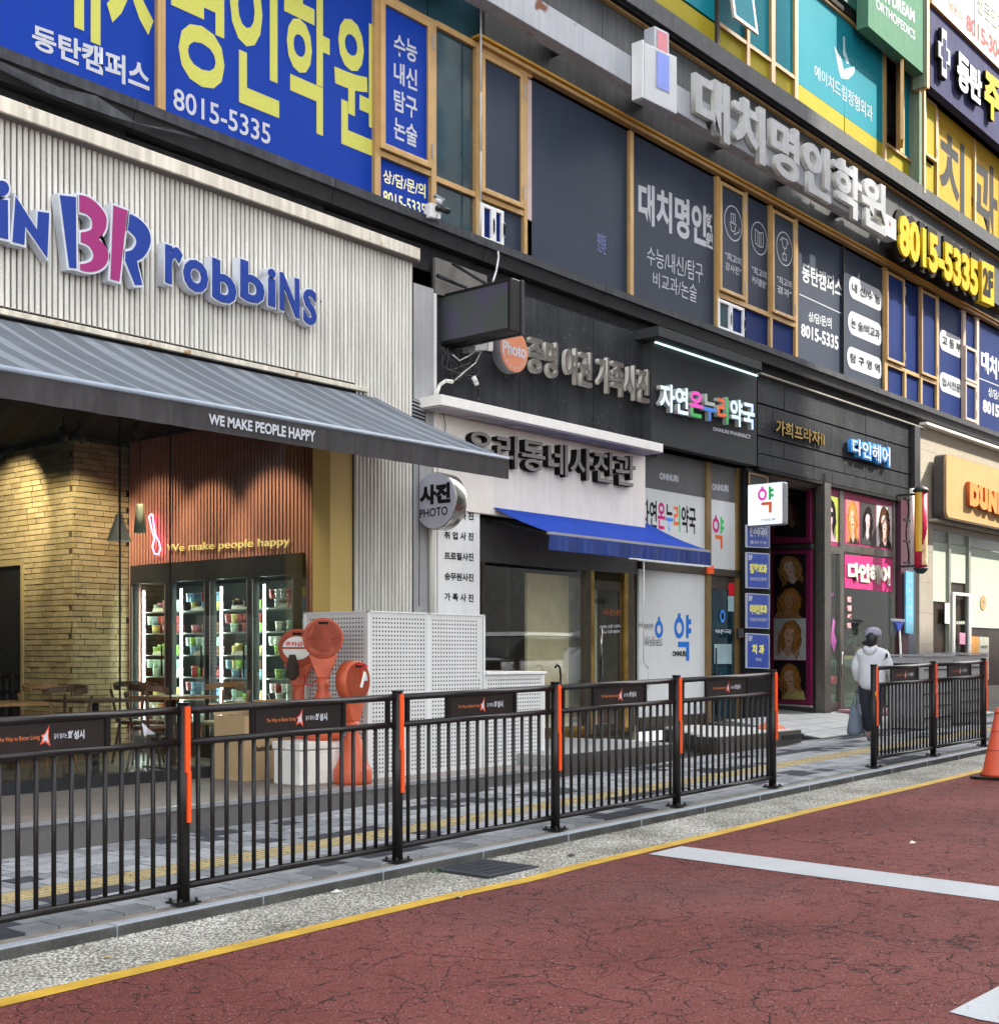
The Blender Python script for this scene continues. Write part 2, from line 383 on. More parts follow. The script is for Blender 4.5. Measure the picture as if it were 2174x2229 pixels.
# yellow line bends a little round the drain, as painted
def yl(x):
    return 5.37 - .045 * math.exp(-((x - 6.55) / .45) ** 2) + .008 * math.sin(x * 1.3)
mb = MB(); xs = [-10 + i * .25 for i in range(260)]
for a, b in zip(xs, xs[1:]): mb.poly([(a, yl(a) - .075, RZ(a) + .004), (b, yl(b) - .075, RZ(b) + .004), (b, yl(b) + .045, RZ(b) + .004), (a, yl(a) + .045, RZ(a) + .004)])
S('yellow_edge_line', mb, m_yl)
mb = MB(); mb.poly([(7.66, 2.0, RZ(7.6) + .004), (8.08, 2.0, RZ(8) + .004), (8.3, 5.235, RZ(8.3) + .004), (7.86, 5.235, RZ(7.9) + .004)])
mb.v = [(x - (2.0 - y) * .0, y, z) for x, y, z in mb.v]
mb.poly([(7.50, -1, RZ(7.4) + .004), (7.92, -1, RZ(7.8) + .004), (8.08, 2.0, RZ(8) + .004), (7.66, 2.0, RZ(7.6) + .004)])
S('white_crossing_line', mb, m_wl)
mb = MB(); mb.poly([(5.33, 2.06, RZ(5.33) + .004), (5.30, 1.93, RZ(5.3) + .004), (5.30, -.6, RZ(5.3) + .004), (7.0, -.6, RZ(7) + .004), (7.0, 1.99, RZ(7.0) + .004)])
S('white_road_marking', mb, m_wl)
# kerb stones, one by one
kerb = S('kerb', sheet(-40, 90, 6.075, 6.29, GZ, -.012), m_kerbd)
x = 2.0; i = 0
while x < 32:
    L_ = 1.0; mb = MB(); a, b = x + .004, x + L_ - .004; z0, z1 = GZ(a), GZ(b)
    mb.hexa([(a, 6.06, z0 - .12), (b, 6.06, z1 - .12), (b, 6.165, z1 - .12), (a, 6.165, z0 - .12), (a, 6.06, z0), (b, 6.06, z1), (b, 6.165, z1), (a, 6.165, z0)])
    mb.m[2] = 1; mb.m[4] = 1  # front and back faces darkened in colour, for shade and grime
    P('kerb_stone', mb, [m_kerb, mat('kerb_front_shade_grime', (.065, .065, .06), .85, var=.3, scale=5, fine=.25, spec=.1)], kerb, bevel=.012); x += L_
# pavement
pave = S('pavement', sheet(-40, 90, 6.27, 10.6, GZ, -.03, th=.1), m_sand)
tiles = []
YS = [6.29 + .2 * k for k in range(4)] + [7.41 + .2 * k for k in range(6)]
def tilekind(cx, cy):
    v = math.sin(cx * 2.1 + math.sin(cy * 3.3) * 1.5) + .9 * math.sin(cy * 7.7 + cx * 1.1) + random.uniform(-1, 1)
    return 2 if v > 1.05 else 1 if v > -.15 else 0
near = []; far = []
for iy, y in enumerate(YS):
    x = 1.6 + (.1 if iy % 2 else 0)
    while x < 34:
        (near if x < 7.2 else far).append((x, y, tilekind(x, y))); x += .2
tm = [MB().box(.005, .195, .005, .195, -.03, 0).mesh('paver', m_t[k]) for k in range(3)]
for (x, y, k) in near[:300]:
    o = bpy.data.objects.new('paver', tm[k]); sc.collection.objects.link(o); o.parent = pave
    o.location = (x, y, GZ(x) + random.uniform(-.002, .002)); o.rotation_euler = (random.uniform(-.006, .006), -math.atan(GR) + random.uniform(-.006, .006), random.uniform(-.006, .006))
mb = MB()
for (x, y, k) in far + near[300:]:
    dz = random.uniform(-.002, .002); a, b = x + .005, x + .195
    mb.hexa([(a, y + .005, GZ(a) - .03), (b, y + .005, GZ(b) - .03), (b, y + .195, GZ(b) - .03), (a, y + .195, GZ(a) - .03), (a, y + .005, GZ(a) + dz), (b, y + .005, GZ(b) + dz), (b, y + .195, GZ(b) + dz), (a, y + .195, GZ(a) + dz)], k)
P('pavers', mb, m_t, pave, kind='stuff')
tb = MB().box(.003, .297, .003, .297, -.03, 0)
for k in range(4): tb.box(.01, .29, .03 + k * .07, .06 + k * .07, 0, .006)
tmesh = tb.mesh('tactile_tile', m_tac)
x = 1.6
while x < 32:
    o = bpy.data.objects.new('tactile_tile', tmesh); sc.collection.objects.link(o); o.parent = pave
    o.location = (x, 7.10, GZ(x) + random.uniform(-.002, .002)); o.rotation_euler = (0, -math.atan(GR), random.uniform(-.01, .01)); x += .3
# platforms in front of the shops
SB = .30; XB = UX(1197, 1600, 0).x if False else XA(1199, 8.57)
plat = S('shop_platform', MB().box(-6, XB, 8.57, 10.60, -.1, SB), m_plat)
P('riser', MB().box(-6, XB, 8.555, 8.5695, -.1, SB - .03), m_platf, plat)
P('edge_trim', MB().box(-6, XB, 8.545, 8.60, SB - .03, SB + .004), m_alu, plat)
XE = XA(1478, 8.57)
p2 = S('stone_step', MB().box(XB + .002, XE, 8.57, 10.60, 0, .42), mat('step_top', (.27, .27, .27), .6, var=.1, fine=.1))
P('riser', MB().box(XB + .002, XE, 8.552, 8.569, 0, .415), m_platd, p2)
P('edge_trim', MB().box(XB + .002, XB + 1.2, 9.98, 10.04, .42, .436), m_alu, p2)
mb = MB(); zt = .45
mb.prism([(14.3, 8.5, .1), (16.58, 8.5, .1), (16.58, 10.6, .1), (16.3, 10.6, .1)], (0, 0, zt - .1))
p3 = S('corner_step', mb, mat('corner_step_stone', (.075, .066, .056), .7, var=.2, fine=.15))
x = 14.32
mt = mat('step_tile', (.52, .51, .49), .6, var=.1, fine=.08)
for iy in range(7):
    y = 8.52 + iy * .3
    xa = 14.34 + iy * .3 * .93
    while xa < 16.45:
        xb = min(xa + .3, 16.57); P('tile', MB().box(xa, xb - .006, y, y + .294, zt, zt + .012), mt, p3); xa += .3
for k, dx in enumerate((0, .0)):
    pass
P('metal_nosing', MB().box(16.0, 16.60, 8.47, 8.499, .36, .40), m_dark, p3)
mb = MB(); mb.hexa([(16.62, 8.5, .18), (24.5, 8.5, .2), (24.5, 14, .2), (16.62, 14, .18), (17.25, 8.5, GZ(17) + .012), (24.5, 8.5, GZ(24) + .015), (24.5, 14, .52), (16.7, 14, .52)])
mb.v[4] = (17.25, 8.5, GZ(17) + .012); mb.v[6] = (24.5, 10.1, .50); mb.v[7] = (16.7, 10.1, .50); mb.v[2] = (24.5, 10.1, .2); mb.v[3] = (16.7, 10.1, .2)
p4 = S('entrance_ramp', mb, m_granj)
mrt = mat('ramp_slab', (.36, .37, .37), .65, var=.12, fine=.1)
for ix in range(12):
    for iy in range(4):
        x0 = 17.25 + ix * .6; x1 = x0 + .585; f0, f1 = iy / 4 + .008, (iy + 1) / 4 - .004
        if x1 > 24.5: continue
        def rz(xx, f): return (GZ(xx) + .02) * (1 - f) + .515 * f
        ya, yb = 8.5 + f0 * 1.6, 8.5 + f1 * 1.6; sh = -.5 * (1 - 0) * 0
        P('slab', MB().hexa([(x0, ya, rz(x0, f0) - .02), (x1, ya, rz(x1, f0) - .02), (x1, yb, rz(x1, f1) - .02), (x0, yb, rz(x0, f1) - .02), (x0, ya, rz(x0, f0)), (x1, ya, rz(x1, f0)), (x1, yb, rz(x1, f1)), (x0, yb, rz(x0, f1))]), mrt, p4)
S('entrance_floor', MB().box(18.4, 24.2, 10.1, 13.6, .3, .50), mrt)

# ------------------------------------------------------------------ roadside railing
def fence(xs, name_label, ends, group='roadside railings'):
    f = T('pedestrian_railing', name_label, 'railing', (xs[0], 6.27, 0), group)
    YF = 6.27
    def sl(x): return GZ(x)
    for i, x in enumerate(xs):
        z = sl(x)
        p = P('post', MB().cyl((x, YF, z), (x, YF, z + 1.155), .037, n=18).cyl((x, YF, z + 1.155), (x, YF, z + 1.165), .041, n=18), m_black, f)
        P('base_plate', MB().box(x - .075, x + .075, YF - .07, YF + .07, z, z + .012), m_black, p)
        bb = MB()
        for sx in (-1, 1):
            for sy in (-1, 1): bb.cyl((x + sx * .055, YF + sy * .05, z + .012), (x + sx * .055, YF + sy * .05, z + .032), .010, n=6)
        P('anchor_bolts', bb, m_dark, p, kind='stuff')
        rb = MB().box(x - .016, x + .016, YF - .048, YF - .035, z + .76, z + 1.14)
        rb.box(x - .004, x + .020, YF - .050, YF - .035, z + .47, z + .765)
        P('reflector_strip', rb, m_orange, p)
    for i, (a, b) in enumerate(zip(xs, xs[1:])):
        for zz, r in ((1.118, .0235), (.932, .0215), (.10, .0215)):
            P('rail', MB().cyl((a + .03, YF, sl(a) + zz), (b - .03, YF, sl(b) + zz), r, n=14), m_black, f)
        n = 16
        for k in range(1, n + 1):
            x = a + (b - a) * k / (n + 1); z = sl(x)
            P('baluster', MB().cyl((x, YF, z + .115), (x, YF, z + .918), .0135, n=8), m_black, f)
        c = (a + b) / 2; z = sl(c)
        for x in (a + .095, c - .375, c + .375, b - .095):
            P('spacer', MB().box(x - .014, x + .014, YF - .014, YF + .014, sl(x) + .95, sl(x) + 1.10), m_black, f)
        pl = P('name_plate', MB().hexa([(c - .35, YF - .006, sl(c - .35) + .952), (c + .35, YF - .006, sl(c + .35) + .952), (c + .35, YF + .006, sl(c + .35) + .952), (c - .35, YF + .006, sl(c - .35) + .952),
                 (c - .35, YF - .006, sl(c - .35) + 1.097), (c + .35, YF - .006, sl(c + .35) + 1.097), (c + .35, YF + .006, sl(c + .35) + 1.097), (c - .35, YF + .006, sl(c - .35) + 1.097)]), mat('plate_brown', (.020, .015, .014), .5, var=.1, spec=.2), f)
        yy = YF - .0085
        def c4(x0, x1, z0, z1): return tuple(Vector((x, yy, sl(x) + zq)) for x, zq in ((x0, z1), (x1, z1), (x0, z0), (x1, z0)))
        text('The Way to Better Living', None, 0, mat('plate_orange', (.60, .16, .05), .6, var=0), pl, 0, c4=c4(c - .27, c - .035, 1.005, 1.035))
        text('길이 열리는', None, 0, m_wprint, pl, .01, c4=c4(c + .048, c + .125, 1.008, 1.036))
        text('화성시', None, 0, m_wprint, pl, .035, c4=c4(c + .13, c + .23, .998, 1.046))
        st = [(-.045, -.035), (-.015, .0), (-.03, .012), (.002, .02), (.028, .062), (.022, .012), (.03, -.052), (.0, -.026)]
        st = [(-.042, -.040), (-.024, -.008), (-.036, .010), (-.008, .018), (.026, .062), (.020, .006), (.034, -.052), (-.002, -.028)]
        for kk, (s_, mm, pr) in enumerate(((1.0, mat('plate_red', (.62, .08, .04), .6, var=0), 0), (.62, m_wprint, .001))):
            P('emblem', MB().poly([(c + u * s_ * .8, yy - pr, sl(c) + 1.022 + v * s_) for u, v in reversed(st)]), mm, pl)
    return f
f1 = fence([2.82 + 1.76 * k for k in range(6)], 'long black railing of five bays with orange reflector strips before the ice cream shop', None)
f2 = fence([13.98, 15.70, 17.42], 'short black steel pedestrian railing of two bays beyond the gap, beside the orange traffic cone', None)
xx = 13.98
P('warning_disc', MB().cyl((xx - .012, 6.27 - .034, GZ(xx) + .83), (xx - .012, 6.27 - .040, GZ(xx) + .83), .03, n=14), mat('yellow_disc', (.65, .36, .02), .5), f2)
P('torn_sticker', MB().poly([(3.70 + .62 + .0, 6.258, GZ(4) + 1.00), (4.05 + .33, 6.256, GZ(4) + 1.0), (4.05 + .27, 6.240, GZ(4) + 1.035), (4.05 + .235, 6.25, GZ(4) + 1.07), (4.05 + .255, 6.256, GZ(4) + .99)]), m_wprint, f1)

# drain grate
dg = T('drain_grate', 'dark cast iron drain grate set in the gutter by the yellow line', 'drain grate', (6.7, 5.8, RZ(6.7)))
zt = RZ(6.7) + .012
P('grate_pit', MB().box(6.45, 6.98, 5.545, 6.035, zt - .022, zt - .010), m_void, dg)
fr = MB()
for a in ((6.45, 6.98, 5.545, 5.575), (6.45, 6.98, 6.005, 6.035), (6.45, 6.48, 5.575, 6.005), (6.95, 6.98, 5.575, 6.005)): fr.box(a[0], a[1], a[2], a[3], zt - .01, zt + .003)
P('grate_frame', fr, mat('cast_iron', (.05, .055, .065), .5, .3, fine=.2), dg)
for k in range(15): P('bar', MB().box(6.495 + k * .031, 6.508 + k * .031, 5.575, 6.005, zt - .008, zt + .002), MATS['cast_iron'], dg)
for k in range(4): P('cross_bar', MB().box(6.48, 6.95, 5.65 + k * .092, 5.662 + k * .092, zt - .006, zt + .005), MATS['cast_iron'], dg)
# weeds and leaves along the gutter
def leafm(name, col): return mat(name, col, .7, var=.2)
mb = MB()
for k in range(70):
    cx_, cy_ = (6.40 + random.gauss(0, .05), 5.98 + random.gauss(0, .03)) if k < 45 else (random.uniform(3.5, 10), 6.045 + random.uniform(-.012, .01))
    zz = RZ(cx_) + .004; a = random.uniform(0, 6.28); r = random.uniform(.012, .03); h = random.uniform(.006, .03)
    mb.poly([(cx_, cy_, zz), (cx_ + r * math.cos(a), cy_ + r * math.sin(a), zz + h), (cx_ + r * .9 * math.cos(a + .6), cy_ + r * .9 * math.sin(a + .6), zz + h * .8)])
o = P('gutter_weeds', mb, leafm('weed_green', (.05, .10, .03))); o['kind'] = 'stuff'; o['label'] = 'small green weeds at the corner of the drain grate and along the kerb'
for k, (px, py) in enumerate(((235, 2086), (452, 1989), (1000, 1955))):
    d = 1.582 / ((py - HZ) / FP + GR * (CT + (px - CX) / FP * ST)); r = (px - CX) / FP; X = d * (CT + r * ST); Y = d * (ST - r * CT)
    a = random.uniform(0, 3); ps = [(X + .022 * math.cos(t + a) * (1.4 if i % 4 == 0 else 1), Y + .022 * math.sin(t + a), RZ(X) + .006 + .006 * (i % 2)) for i, t in enumerate([j * math.pi / 4 for j in range(8)])]
    tag(P('fallen_leaf', MB().poly(ps), leafm('dry_leaf', (.33, .24, .12))), ['dry tan fallen leaf lying in the gutter left of the second railing post', 'brown curled leaf in the gutter just below the railing post base', 'small dry leaf in the gutter near the drain grate'][k], 'leaf')
# ------------------------------------------------------------------ the building across the street (its shade covers the left of the facade)
ob = T('opposite_building', 'tall pale tiled building across the street that shades the shops', 'building')
m_opp = mat('opposite_render', (.50, .48, .45), .8, var=.06)
EX = 20.9 + .60 / .40 * 17.2; YO = -7.0; XS = 12; EX -= 1.3
P('wall', MB().box(XS, EX, -22, YO, 9.0, 42), m_opp, ob); P('shop_storeys', MB().box(XS, EX - .02, -21.9, YO - .02, -1, 8.995), mat('dark_shopfronts', (.05, .055, .055), .5), ob)
wm = MB()
for fl in range(10):
    for k in range(11):
        x0 = EX - 1.2 - k * 2.9; wm.box(x0 - 2.0, x0, YO, YO + .04, 9.9 + fl * 3.3, 11.8 + fl * 3.3)
o2 = T('opposite_building', 'lower grey building across the street, beyond the tall pale one', 'building')
P('wall', MB().box(EX + 1, 120, -24, YO, -1, 30.0), mat('opposite_grey', (.30, .29, .27), .85, var=.1), o2)
P('windows', wm, mat('opposite_glass', (.06, .09, .11), .1, spec=.8), ob, kind='stuff')
# ------------------------------------------------------------------ the commercial building
bd = T('commercial_building', 'long commercial building with gold framed windows over a row of shops', 'building', (6, 10.2, .3))
def ZL(x): return 6.50 - .12 * min(1, max(0, (x - 5.5) / 7.5)) - .03 * min(1, max(0, (x - 13) / 12))
YW = 10.2
def B4(mb, x0, x1, z0, z1, y0, y1):                   # follows the ledge at z None
    a = ZL(x0) if z0 is None else z0; b = ZL(x1) if z0 is None else z0
    mb.hexa([(x0, y0, a), (x1, y0, b), (x1, y1, b), (x0, y1, a), (x0, y0, z1), (x1, y0, z1), (x1, y1, z1), (x0, y1, z1)]); return mb
def pane(p0, p1, z0, z1, m, name='pane', Y=YW, t=.03, par=None):
    return P(name, B4(MB(), XA(p0, Y), XA(p1, Y), z0, z1, Y, Y + t), m, par or bd)
def mull(p0, p1, z0, z1, m=None, Y=YW - .05, name='mullion', par=None, t=.08):
    return P(name, B4(MB(), XA(p0, Y), XA(p1, Y), z0, z1, Y, Y + t), m or m_gold, par or bd)
def trans(p0, p1, z, h=.055, m=None, Y=YW - .045, name='transom', t=.07):
    return P(name, B4(MB(), XA(p0, Y), XA(p1, Y), z - h / 2, z + h / 2, Y, Y + t), m or m_gold, bd)
def casement(p0, p1, z0, z1, m, glass, w=.055, Y=YW - .085, handle=True):
    x0, x1 = XA(p0, Y), XA(p1, Y); fr = MB()
    fr.box(x0, x0 + w, Y, Y + .06, z0, z1); fr.box(x1 - w, x1, Y, Y + .06, z0, z1); fr.box(x0 + w, x1 - w, Y, Y + .06, z0, z0 + w); fr.box(x0 + w, x1 - w, Y, Y + .06, z1 - w, z1)
    wdw = P('window', fr, m, bd, bevel=.006)
    P('window_pane', MB().box(x0 + w, x1 - w, Y + .03, Y + .04, z0 + w, z1 - w), glass, wdw)
    hb = MB()
    for zz in (z0 + .12, z1 - .3): hb.box(x1 - .012, x1 + .006, Y - .012, Y + .002, zz, zz + .16)
    P('hinge', hb, m_alu, wdw, kind='stuff')
    return wdw
XR = 45.0
P('core_wall', MB().box(-6, XR, 10.62, 10.8, 4.3, 16), m_void, bd)
P('core_wall', MB().box(-6, XR, 15.9, 16.1, .2, 6), m_void, bd)
P('end_wall', MB().box(-6.2, -6, 9.9, 16, 0, 16), m_void, bd)
P('roof_slab', MB().box(-6.2, XR, 10.1, 16, 15.9, 16.1), m_void, bd)
P('floor_slab', MB().box(-6, XR, 10.25, 16, 5.2, 5.4), m_void, bd)
# ledge under the first floor windows: folded metal sheets
x = 2.0; k = 0
while x < 40:
    a, b = x + .004, x + 2.396
    mb = MB(); mb.hexa([(a, 9.99, ZL(a) - .10), (b, 9.99, ZL(b) - .10), (b, 10.19, ZL(b) - .10), (a, 10.19, ZL(a) - .10), (a, 9.99, ZL(a) - .005), (b, 9.99, ZL(b) - .005), (b, 10.19, ZL(b) + .03), (a, 10.19, ZL(a) + .03)])
    P('ledge_sheet', mb, mat('ledge_grey', (.05, .053, .06), .6, .0, var=.25, streak=.35, spec=.12), bd)
    mb = MB(); mb.hexa([(a, 10.06, ZL(a) - .25), (b, 10.06, ZL(b) - .25), (b, 10.3, ZL(b) - .25), (a, 10.3, ZL(a) - .25), (a, 10.03, ZL(a) - .102), (b, 10.03, ZL(b) - .102), (b, 10.3, ZL(b) - .102), (a, 10.3, ZL(a) - .102)])
    P('ledge_underside', mb, m_dark, bd)
    P('soffit_board', MB().box(a, b, 10.17, 10.2, 5.86, ZL(b) - .25), mat('soffit_black', (.022, .022, .024), .6, spec=.1, var=.2, streak=.2), bd)
    x += 2.4
# loose sagging flashing at the far left of the ledge
pts = [U(0, 128 + 5, 9.97), U(130, 190, 9.96), U(210, 208, 9.96), U(300, 268, 9.97), U(380, 282, 9.98), U(430, 300, 9.98)]
pts2 = [U(0, 150, 9.97), U(110, 205, 9.95), U(240, 252, 9.95), U(330, 277, 9.96), U(400, 293, 9.98), U(431, 302, 9.98)]
mb = MB()
for a, b, c_, d_ in zip(pts, pts[1:], pts2, pts2[1:]): mb.poly([tuple(a), tuple(b), tuple(d_), tuple(c_)])
P('loose_flashing', mb, MATS['ledge_grey'], bd, label='sheet metal flashing hanging loose')
# --- first floor: blue film panels on the left
def blue(p0, p1, z1=9.6): return pane(p0, p1, None, z1, m_blue, 'film_panel')
b1 = P('film_panel', B4(MB(), 2.0, XA(343, YW), None, 9.6, YW, YW + .03), m_blue, bd)
mull(344, 361, None, 9.6)
b2 = blue(361, 816)
YT = YW - .004
xl, xr = 5.93, XA(815, YT) - .01
nm = '대치명인학원'; pit = .685; wd = .62
for i, ch in enumerate(nm):
    x1 = 9.985 - (5 - i) * pit; x0 = x1 - wd
    if x0 < XA(361, YT) and x1 > XA(361, YT) - .02: pass
    host = b1 if x1 < XA(350, YT) else b2
    zb, zt_ = 6.93, 8.36
    lo_t = text(ch, None, 0, m_yel, host, .022, c4=(Vector((x0, YT, zt_)), Vector((x1, YT, zt_)), Vector((x0, YT, zb)), Vector((x1, YT, zb))))
lo_c = [o for o in b1.children if o.name.startswith('lettering')][-1].data      # in this sign the left stroke group of the second character sits high
isl = islands(lo_c); up = set(); [up.update(p.vertices) for p in lo_c.polygons if isl[p.index] == 0]
for v in up: lo_c.vertices[v].co.z += .30
text('동탄캠퍼스', (71, 50, 103, 326, 140, 206), YT, m_wprint, b1, .03)
text('8015-5335', (378, 189, 236, 589, 271, 316), YT, m_wprint, b2, .012)
mull(816, 829, None, 8.75); mull(939, 950, None, 8.75)
trans(829, 939, 6.98, .06); trans(829, 950, 8.72, .06)
w1 = casement(830, 942, 7.02, 8.68, m_gold, m_blue, .07)
for i, s in enumerate(('수능', '내신', '탐구', '논술')):
    tl = (857.5, 70 + i * 60.5 + 1); tr = (908, 90 + i * 61.0 + 2)
    text(s, (857.5, tl[1], tl[1] + 47, 908, tr[1], tr[1] + 47), YW - .0575, m_wprint, w1, .02)
p = pane(829, 938, None, 6.95, m_blue)
ty = mat('pale_yellow_print', (.85, .82, .45), .5, var=0)
text('상/담/문/의', (834, 367, 396, 926, 401, 432), YT, ty, p, .02)
text('8015-5335', (834, 413, 441, 926, 444, 472), YT, ty, p, .02)
pane(950, 1036, 6.98, 8.70, m_wgl, 'window_pane'); pane(950, 1036, None, 6.92, m_wgl, 'window_pane'); trans(950, 1036, 6.95, .06); trans(950, 1036, 8.73, .07)
mull(1036, 1047, None, 8.75)
for a, b in ((816, 930), (932, 1045)): pane(a, b, 8.76, 10.2, m_wgl, 'upper_pane')
P('joint_strip', MB().box(XA(816, 10.15), XA(1046, 10.15), 10.15, 10.2, 9.35, 9.40), m_dark, bd)
# --- slate coloured film panels
casement(1050, 1141, 7.0, 8.66, m_gold, m_navyp, .06); trans(1050, 1158, 8.72, .06); trans(1050, 1141, 6.96, .06)
mull(1141, 1148, None, 8.72); pane(1148, 1157, None, 8.69, mat('pinkish_strip', (.50, .38, .37), .4))
pp = pane(1157, 1371, None, 8.70, m_navyp, 'film_panel')
for a, b, cc in ((1049, 1075, 0), (1075, 1097, 1)):
    w_ = casement(a, b, 6.44, 6.88, mat('white_pvc', (.72, .72, .72), .35, var=.03), m_navyb, .045, Y=YW - .06, handle=False)
P('pane', B4(MB(), XA(1096, YW), XA(1157, YW), None, 6.93, YW, YW + .02), m_navyp, bd)
text('명인학원', (1300, 505, 545, 1318, 512, 556), YT, mat('periwinkle_print', (.22, .26, .55), .5, var=0), pp, 0)
mull(1371, 1379, None, 8.70)
pn = pane(1379, 1559, None, 8.70, m_navyp, 'film_panel')
text('대치명인', (1389, 392, 480, 1537, 450, 540), YT, m_wprint, pn, .035)
text('학', (1536, 462, 500, 1551, 468, 508), YT, m_wprint, pn, .05); text('원', (1536, 503, 536, 1551, 509, 544), YT, m_wprint, pn, .05)
text('수능/내신/탐구', (1408, 534, 575, 1529, 574, 618), YT, m_wprint, pn, .0)
text('비교과/논술', (1421, 590, 622, 1516, 620, 660), YT, m_wprint, pn, .0)
mull(1559, 1567, None, 8.72)
icons = []
def icon_window(p0, p1, case, t1, t2, kind):
    z0, z1 = 7.0, 8.66
    if case: w_ = casement(p0, p1, z0, z1, m_gold, m_navyp, .055); yy = YW - .0565
    else: w_ = pane(p0, p1, 6.98, 8.69, m_navyp); yy = YT
    xa, xb = XA(p0, yy), XA(p1, yy); c = (xa + xb) / 2; R_ = (xb - xa) * .36; mb = MB(); n = 40; zc = 8.12
    for i in range(n):
        t, u = 2 * math.pi * i / n, 2 * math.pi * (i + 1) / n
        mb.poly([(c + R_ * math.cos(q) * e, yy, zc + R_ * math.sin(q) * e) for q, e in ((t, 1), (u, 1), (u, .93), (t, .93))])
    def ln(x0, z0, x1, z1, w=.008):
        dx, dz = x1 - x0, z1 - z0; l = math.hypot(dx, dz); nx, nz = -dz / l * w, dx / l * w
        mb.poly([(c + x0 * R_ + nx, yy, zc + z0 * R_ + nz), (c + x1 * R_ + nx, yy, zc + z1 * R_ + nz), (c + x1 * R_ - nx, yy, zc + z1 * R_ - nz), (c + x0 * R_ - nx, yy, zc + z0 * R_ - nz)][::-1])
    if kind == 0:                                     # flower pot held in a hand
        for s in ((-.35, 0, -.2, -.45), (-.2, -.45, .15, -.45), (.15, -.45, .3, 0), (-.35, 0, .3, 0), (-.25, 0, -.25, .5), (0, 0, 0, .55), (.2, 0, .2, .5), (-.3, .5, .25, .55), (.1, -.6, .65, -.35), (.65, -.35, .75, -.1)): ln(*s)
    elif kind == 1:                                   # open book
        for s in ((-.5, -.4, -.5, .45), (.5, -.4, .5, .45), (0, -.5, 0, .35), (-.5, .45, 0, .35), (0, .35, .5, .45), (-.5, -.4, 0, -.5), (0, -.5, .5, -.4), (.2, -.4, .2, .35), (-.2, -.4, -.2, .35)): ln(*s)
    else:                                             # cup
        for s in ((-.35, .6, .35, .6), (-.35, .6, -.2, .05), (.35, .6, .2, .05), (-.2, .05, .2, .05), (0, .05, 0, -.3), (-.22, -.3, .22, -.3), (-.22, -.3, -.22, -.65), (.22, -.3, .22, -.65), (-.22, -.65, .22, -.65), (-.35, .5, -.55, .4), (.35, .5, .55, .4)): ln(*s)
    P('emblem', mb, m_wprint, w_)
    hw = (xb - xa) * .32
    for s, zz in ((t1, 7.52), (t2, 7.36)):
        text(s, None, 0, m_wprint, w_, .01, c4=tuple(Vector((q, yy, r_)) for q, r_ in ((c - hw, zz + .12), (c + hw, zz + .12), (c - hw, zz), (c + hw, zz))))
icon_window(1568, 1622, True, '"최고의', '강사진"', 0); mull(1622, 1627, 6.98, 8.72)
icon_window(1627, 1676, False, '"최고의', '커리큘럼"', 1); mull(1676, 1681, None, 8.72)
icon_window(1682, 1731, True, '"최고의', '결과"', 2); mull(1731, 1736, None, 8.72)
trans(1567, 1731, 6.95, .07)
for a, b in ((1563, 1591), (1591, 1620)): casement(a, b, 6.42, 6.88, MATS['white_pvc'], m_navyb if a > 1580 else m_wgl, .05, Y=YW - .06)
pane(1622, 1676, None, 6.92, m_navyb); pane(1681, 1731, None, 6.92, m_navyb)
pc = pane(1736, 1836, None, 8.69, m_navyp, 'film_panel')
text('동탄캠퍼스', (1745, 570, 612, 1832, 608, 650), YT, m_wprint, pc, .025)
P('rule', MB().fq((1739, 639, 641), (1834, 683, 685), YT, .002), m_wprint, pc)
text('상/담/문/의', (1759, 677, 699, 1809, 692, 716), YT, m_wprint, pc, .02)
text('8015-5335', (1743, 703, 731, 1824, 732, 763), YT, m_wprint, pc, .03)
mull(1836, 1838, None, 8.7, m_dark)
pd_ = pane(1838, 1925, None, 8.69, m_navyp, 'film_panel')
def pill(px0, px1, yt0, yb0, s, host, col=None, wr=.84):
    c = qc((px0, yt0, yb0, px1, yt0 + (px1 - px0) * .345, yb0 + (px1 - px0) * .355), YT); TL, TR, BL, BR = c
    W = TR.x - TL.x; H = TL.z - BL.z; r = min(H / 2, W / 4) * .95; pts = []
    for cx_, cz_, a0 in ((W - r, H - r, 0), (r, H - r, 90), (r, r, 180), (W - r, r, 270)):
        for k in range(7): a = math.radians(a0 + k * 15); pts.append((TL.x + cx_ + r * math.cos(a), YT, BL.z + (BR.z - BL.z) * .5 + cz_ + r * math.sin(a)))
    pl = P('white_badge', MB().poly(pts), col or m_wprint, host)
    zc = (BL.z + BR.z) / 2 + H / 2; xc = TL.x + W / 2; hh = H * .21
    text(s, None, 0, m_bprint, host, .015, c4=tuple(Vector((q, YT - .010, r_)) for q, r_ in ((xc - W * wr / 2, zc + hh), (xc + W * wr / 2, zc + hh), (xc - W * wr / 2, zc - hh), (xc + W * wr / 2, zc - hh))))
pill(1847, 1920, 602, 650, '내 신/수 능', pd_); pill(1845, 1919, 676, 727, '논 술/비교과', pd_); pill(1843, 1919, 752, 800, '탐 구 영 역', pd_)
mull(1925, 1931, None, 8.72); mull(1968, 1972, None, 6.95); mull(2003, 2007, None, 8.72); mull(2038, 2043, None, 8.72)
casement(1931, 1969, 7.0, 8.66, m_gold, m_navyb, .05); pane(1969, 2003, 6.98, 8.69, m_navyb, 'window_pane'); casement(2006, 2040, 7.0, 8.66, m_gold, m_navyb, .05)
trans(1931, 2040, 6.95, .07); pane(1931, 1968, None, 6.92, m_navyb); pane(1972, 2003, None, 6.92, m_navyb); pane(2007, 2038, None, 6.92, m_navyb)
pe = pane(2043, 2096, None, 8.69, m_navyb, 'film_panel')
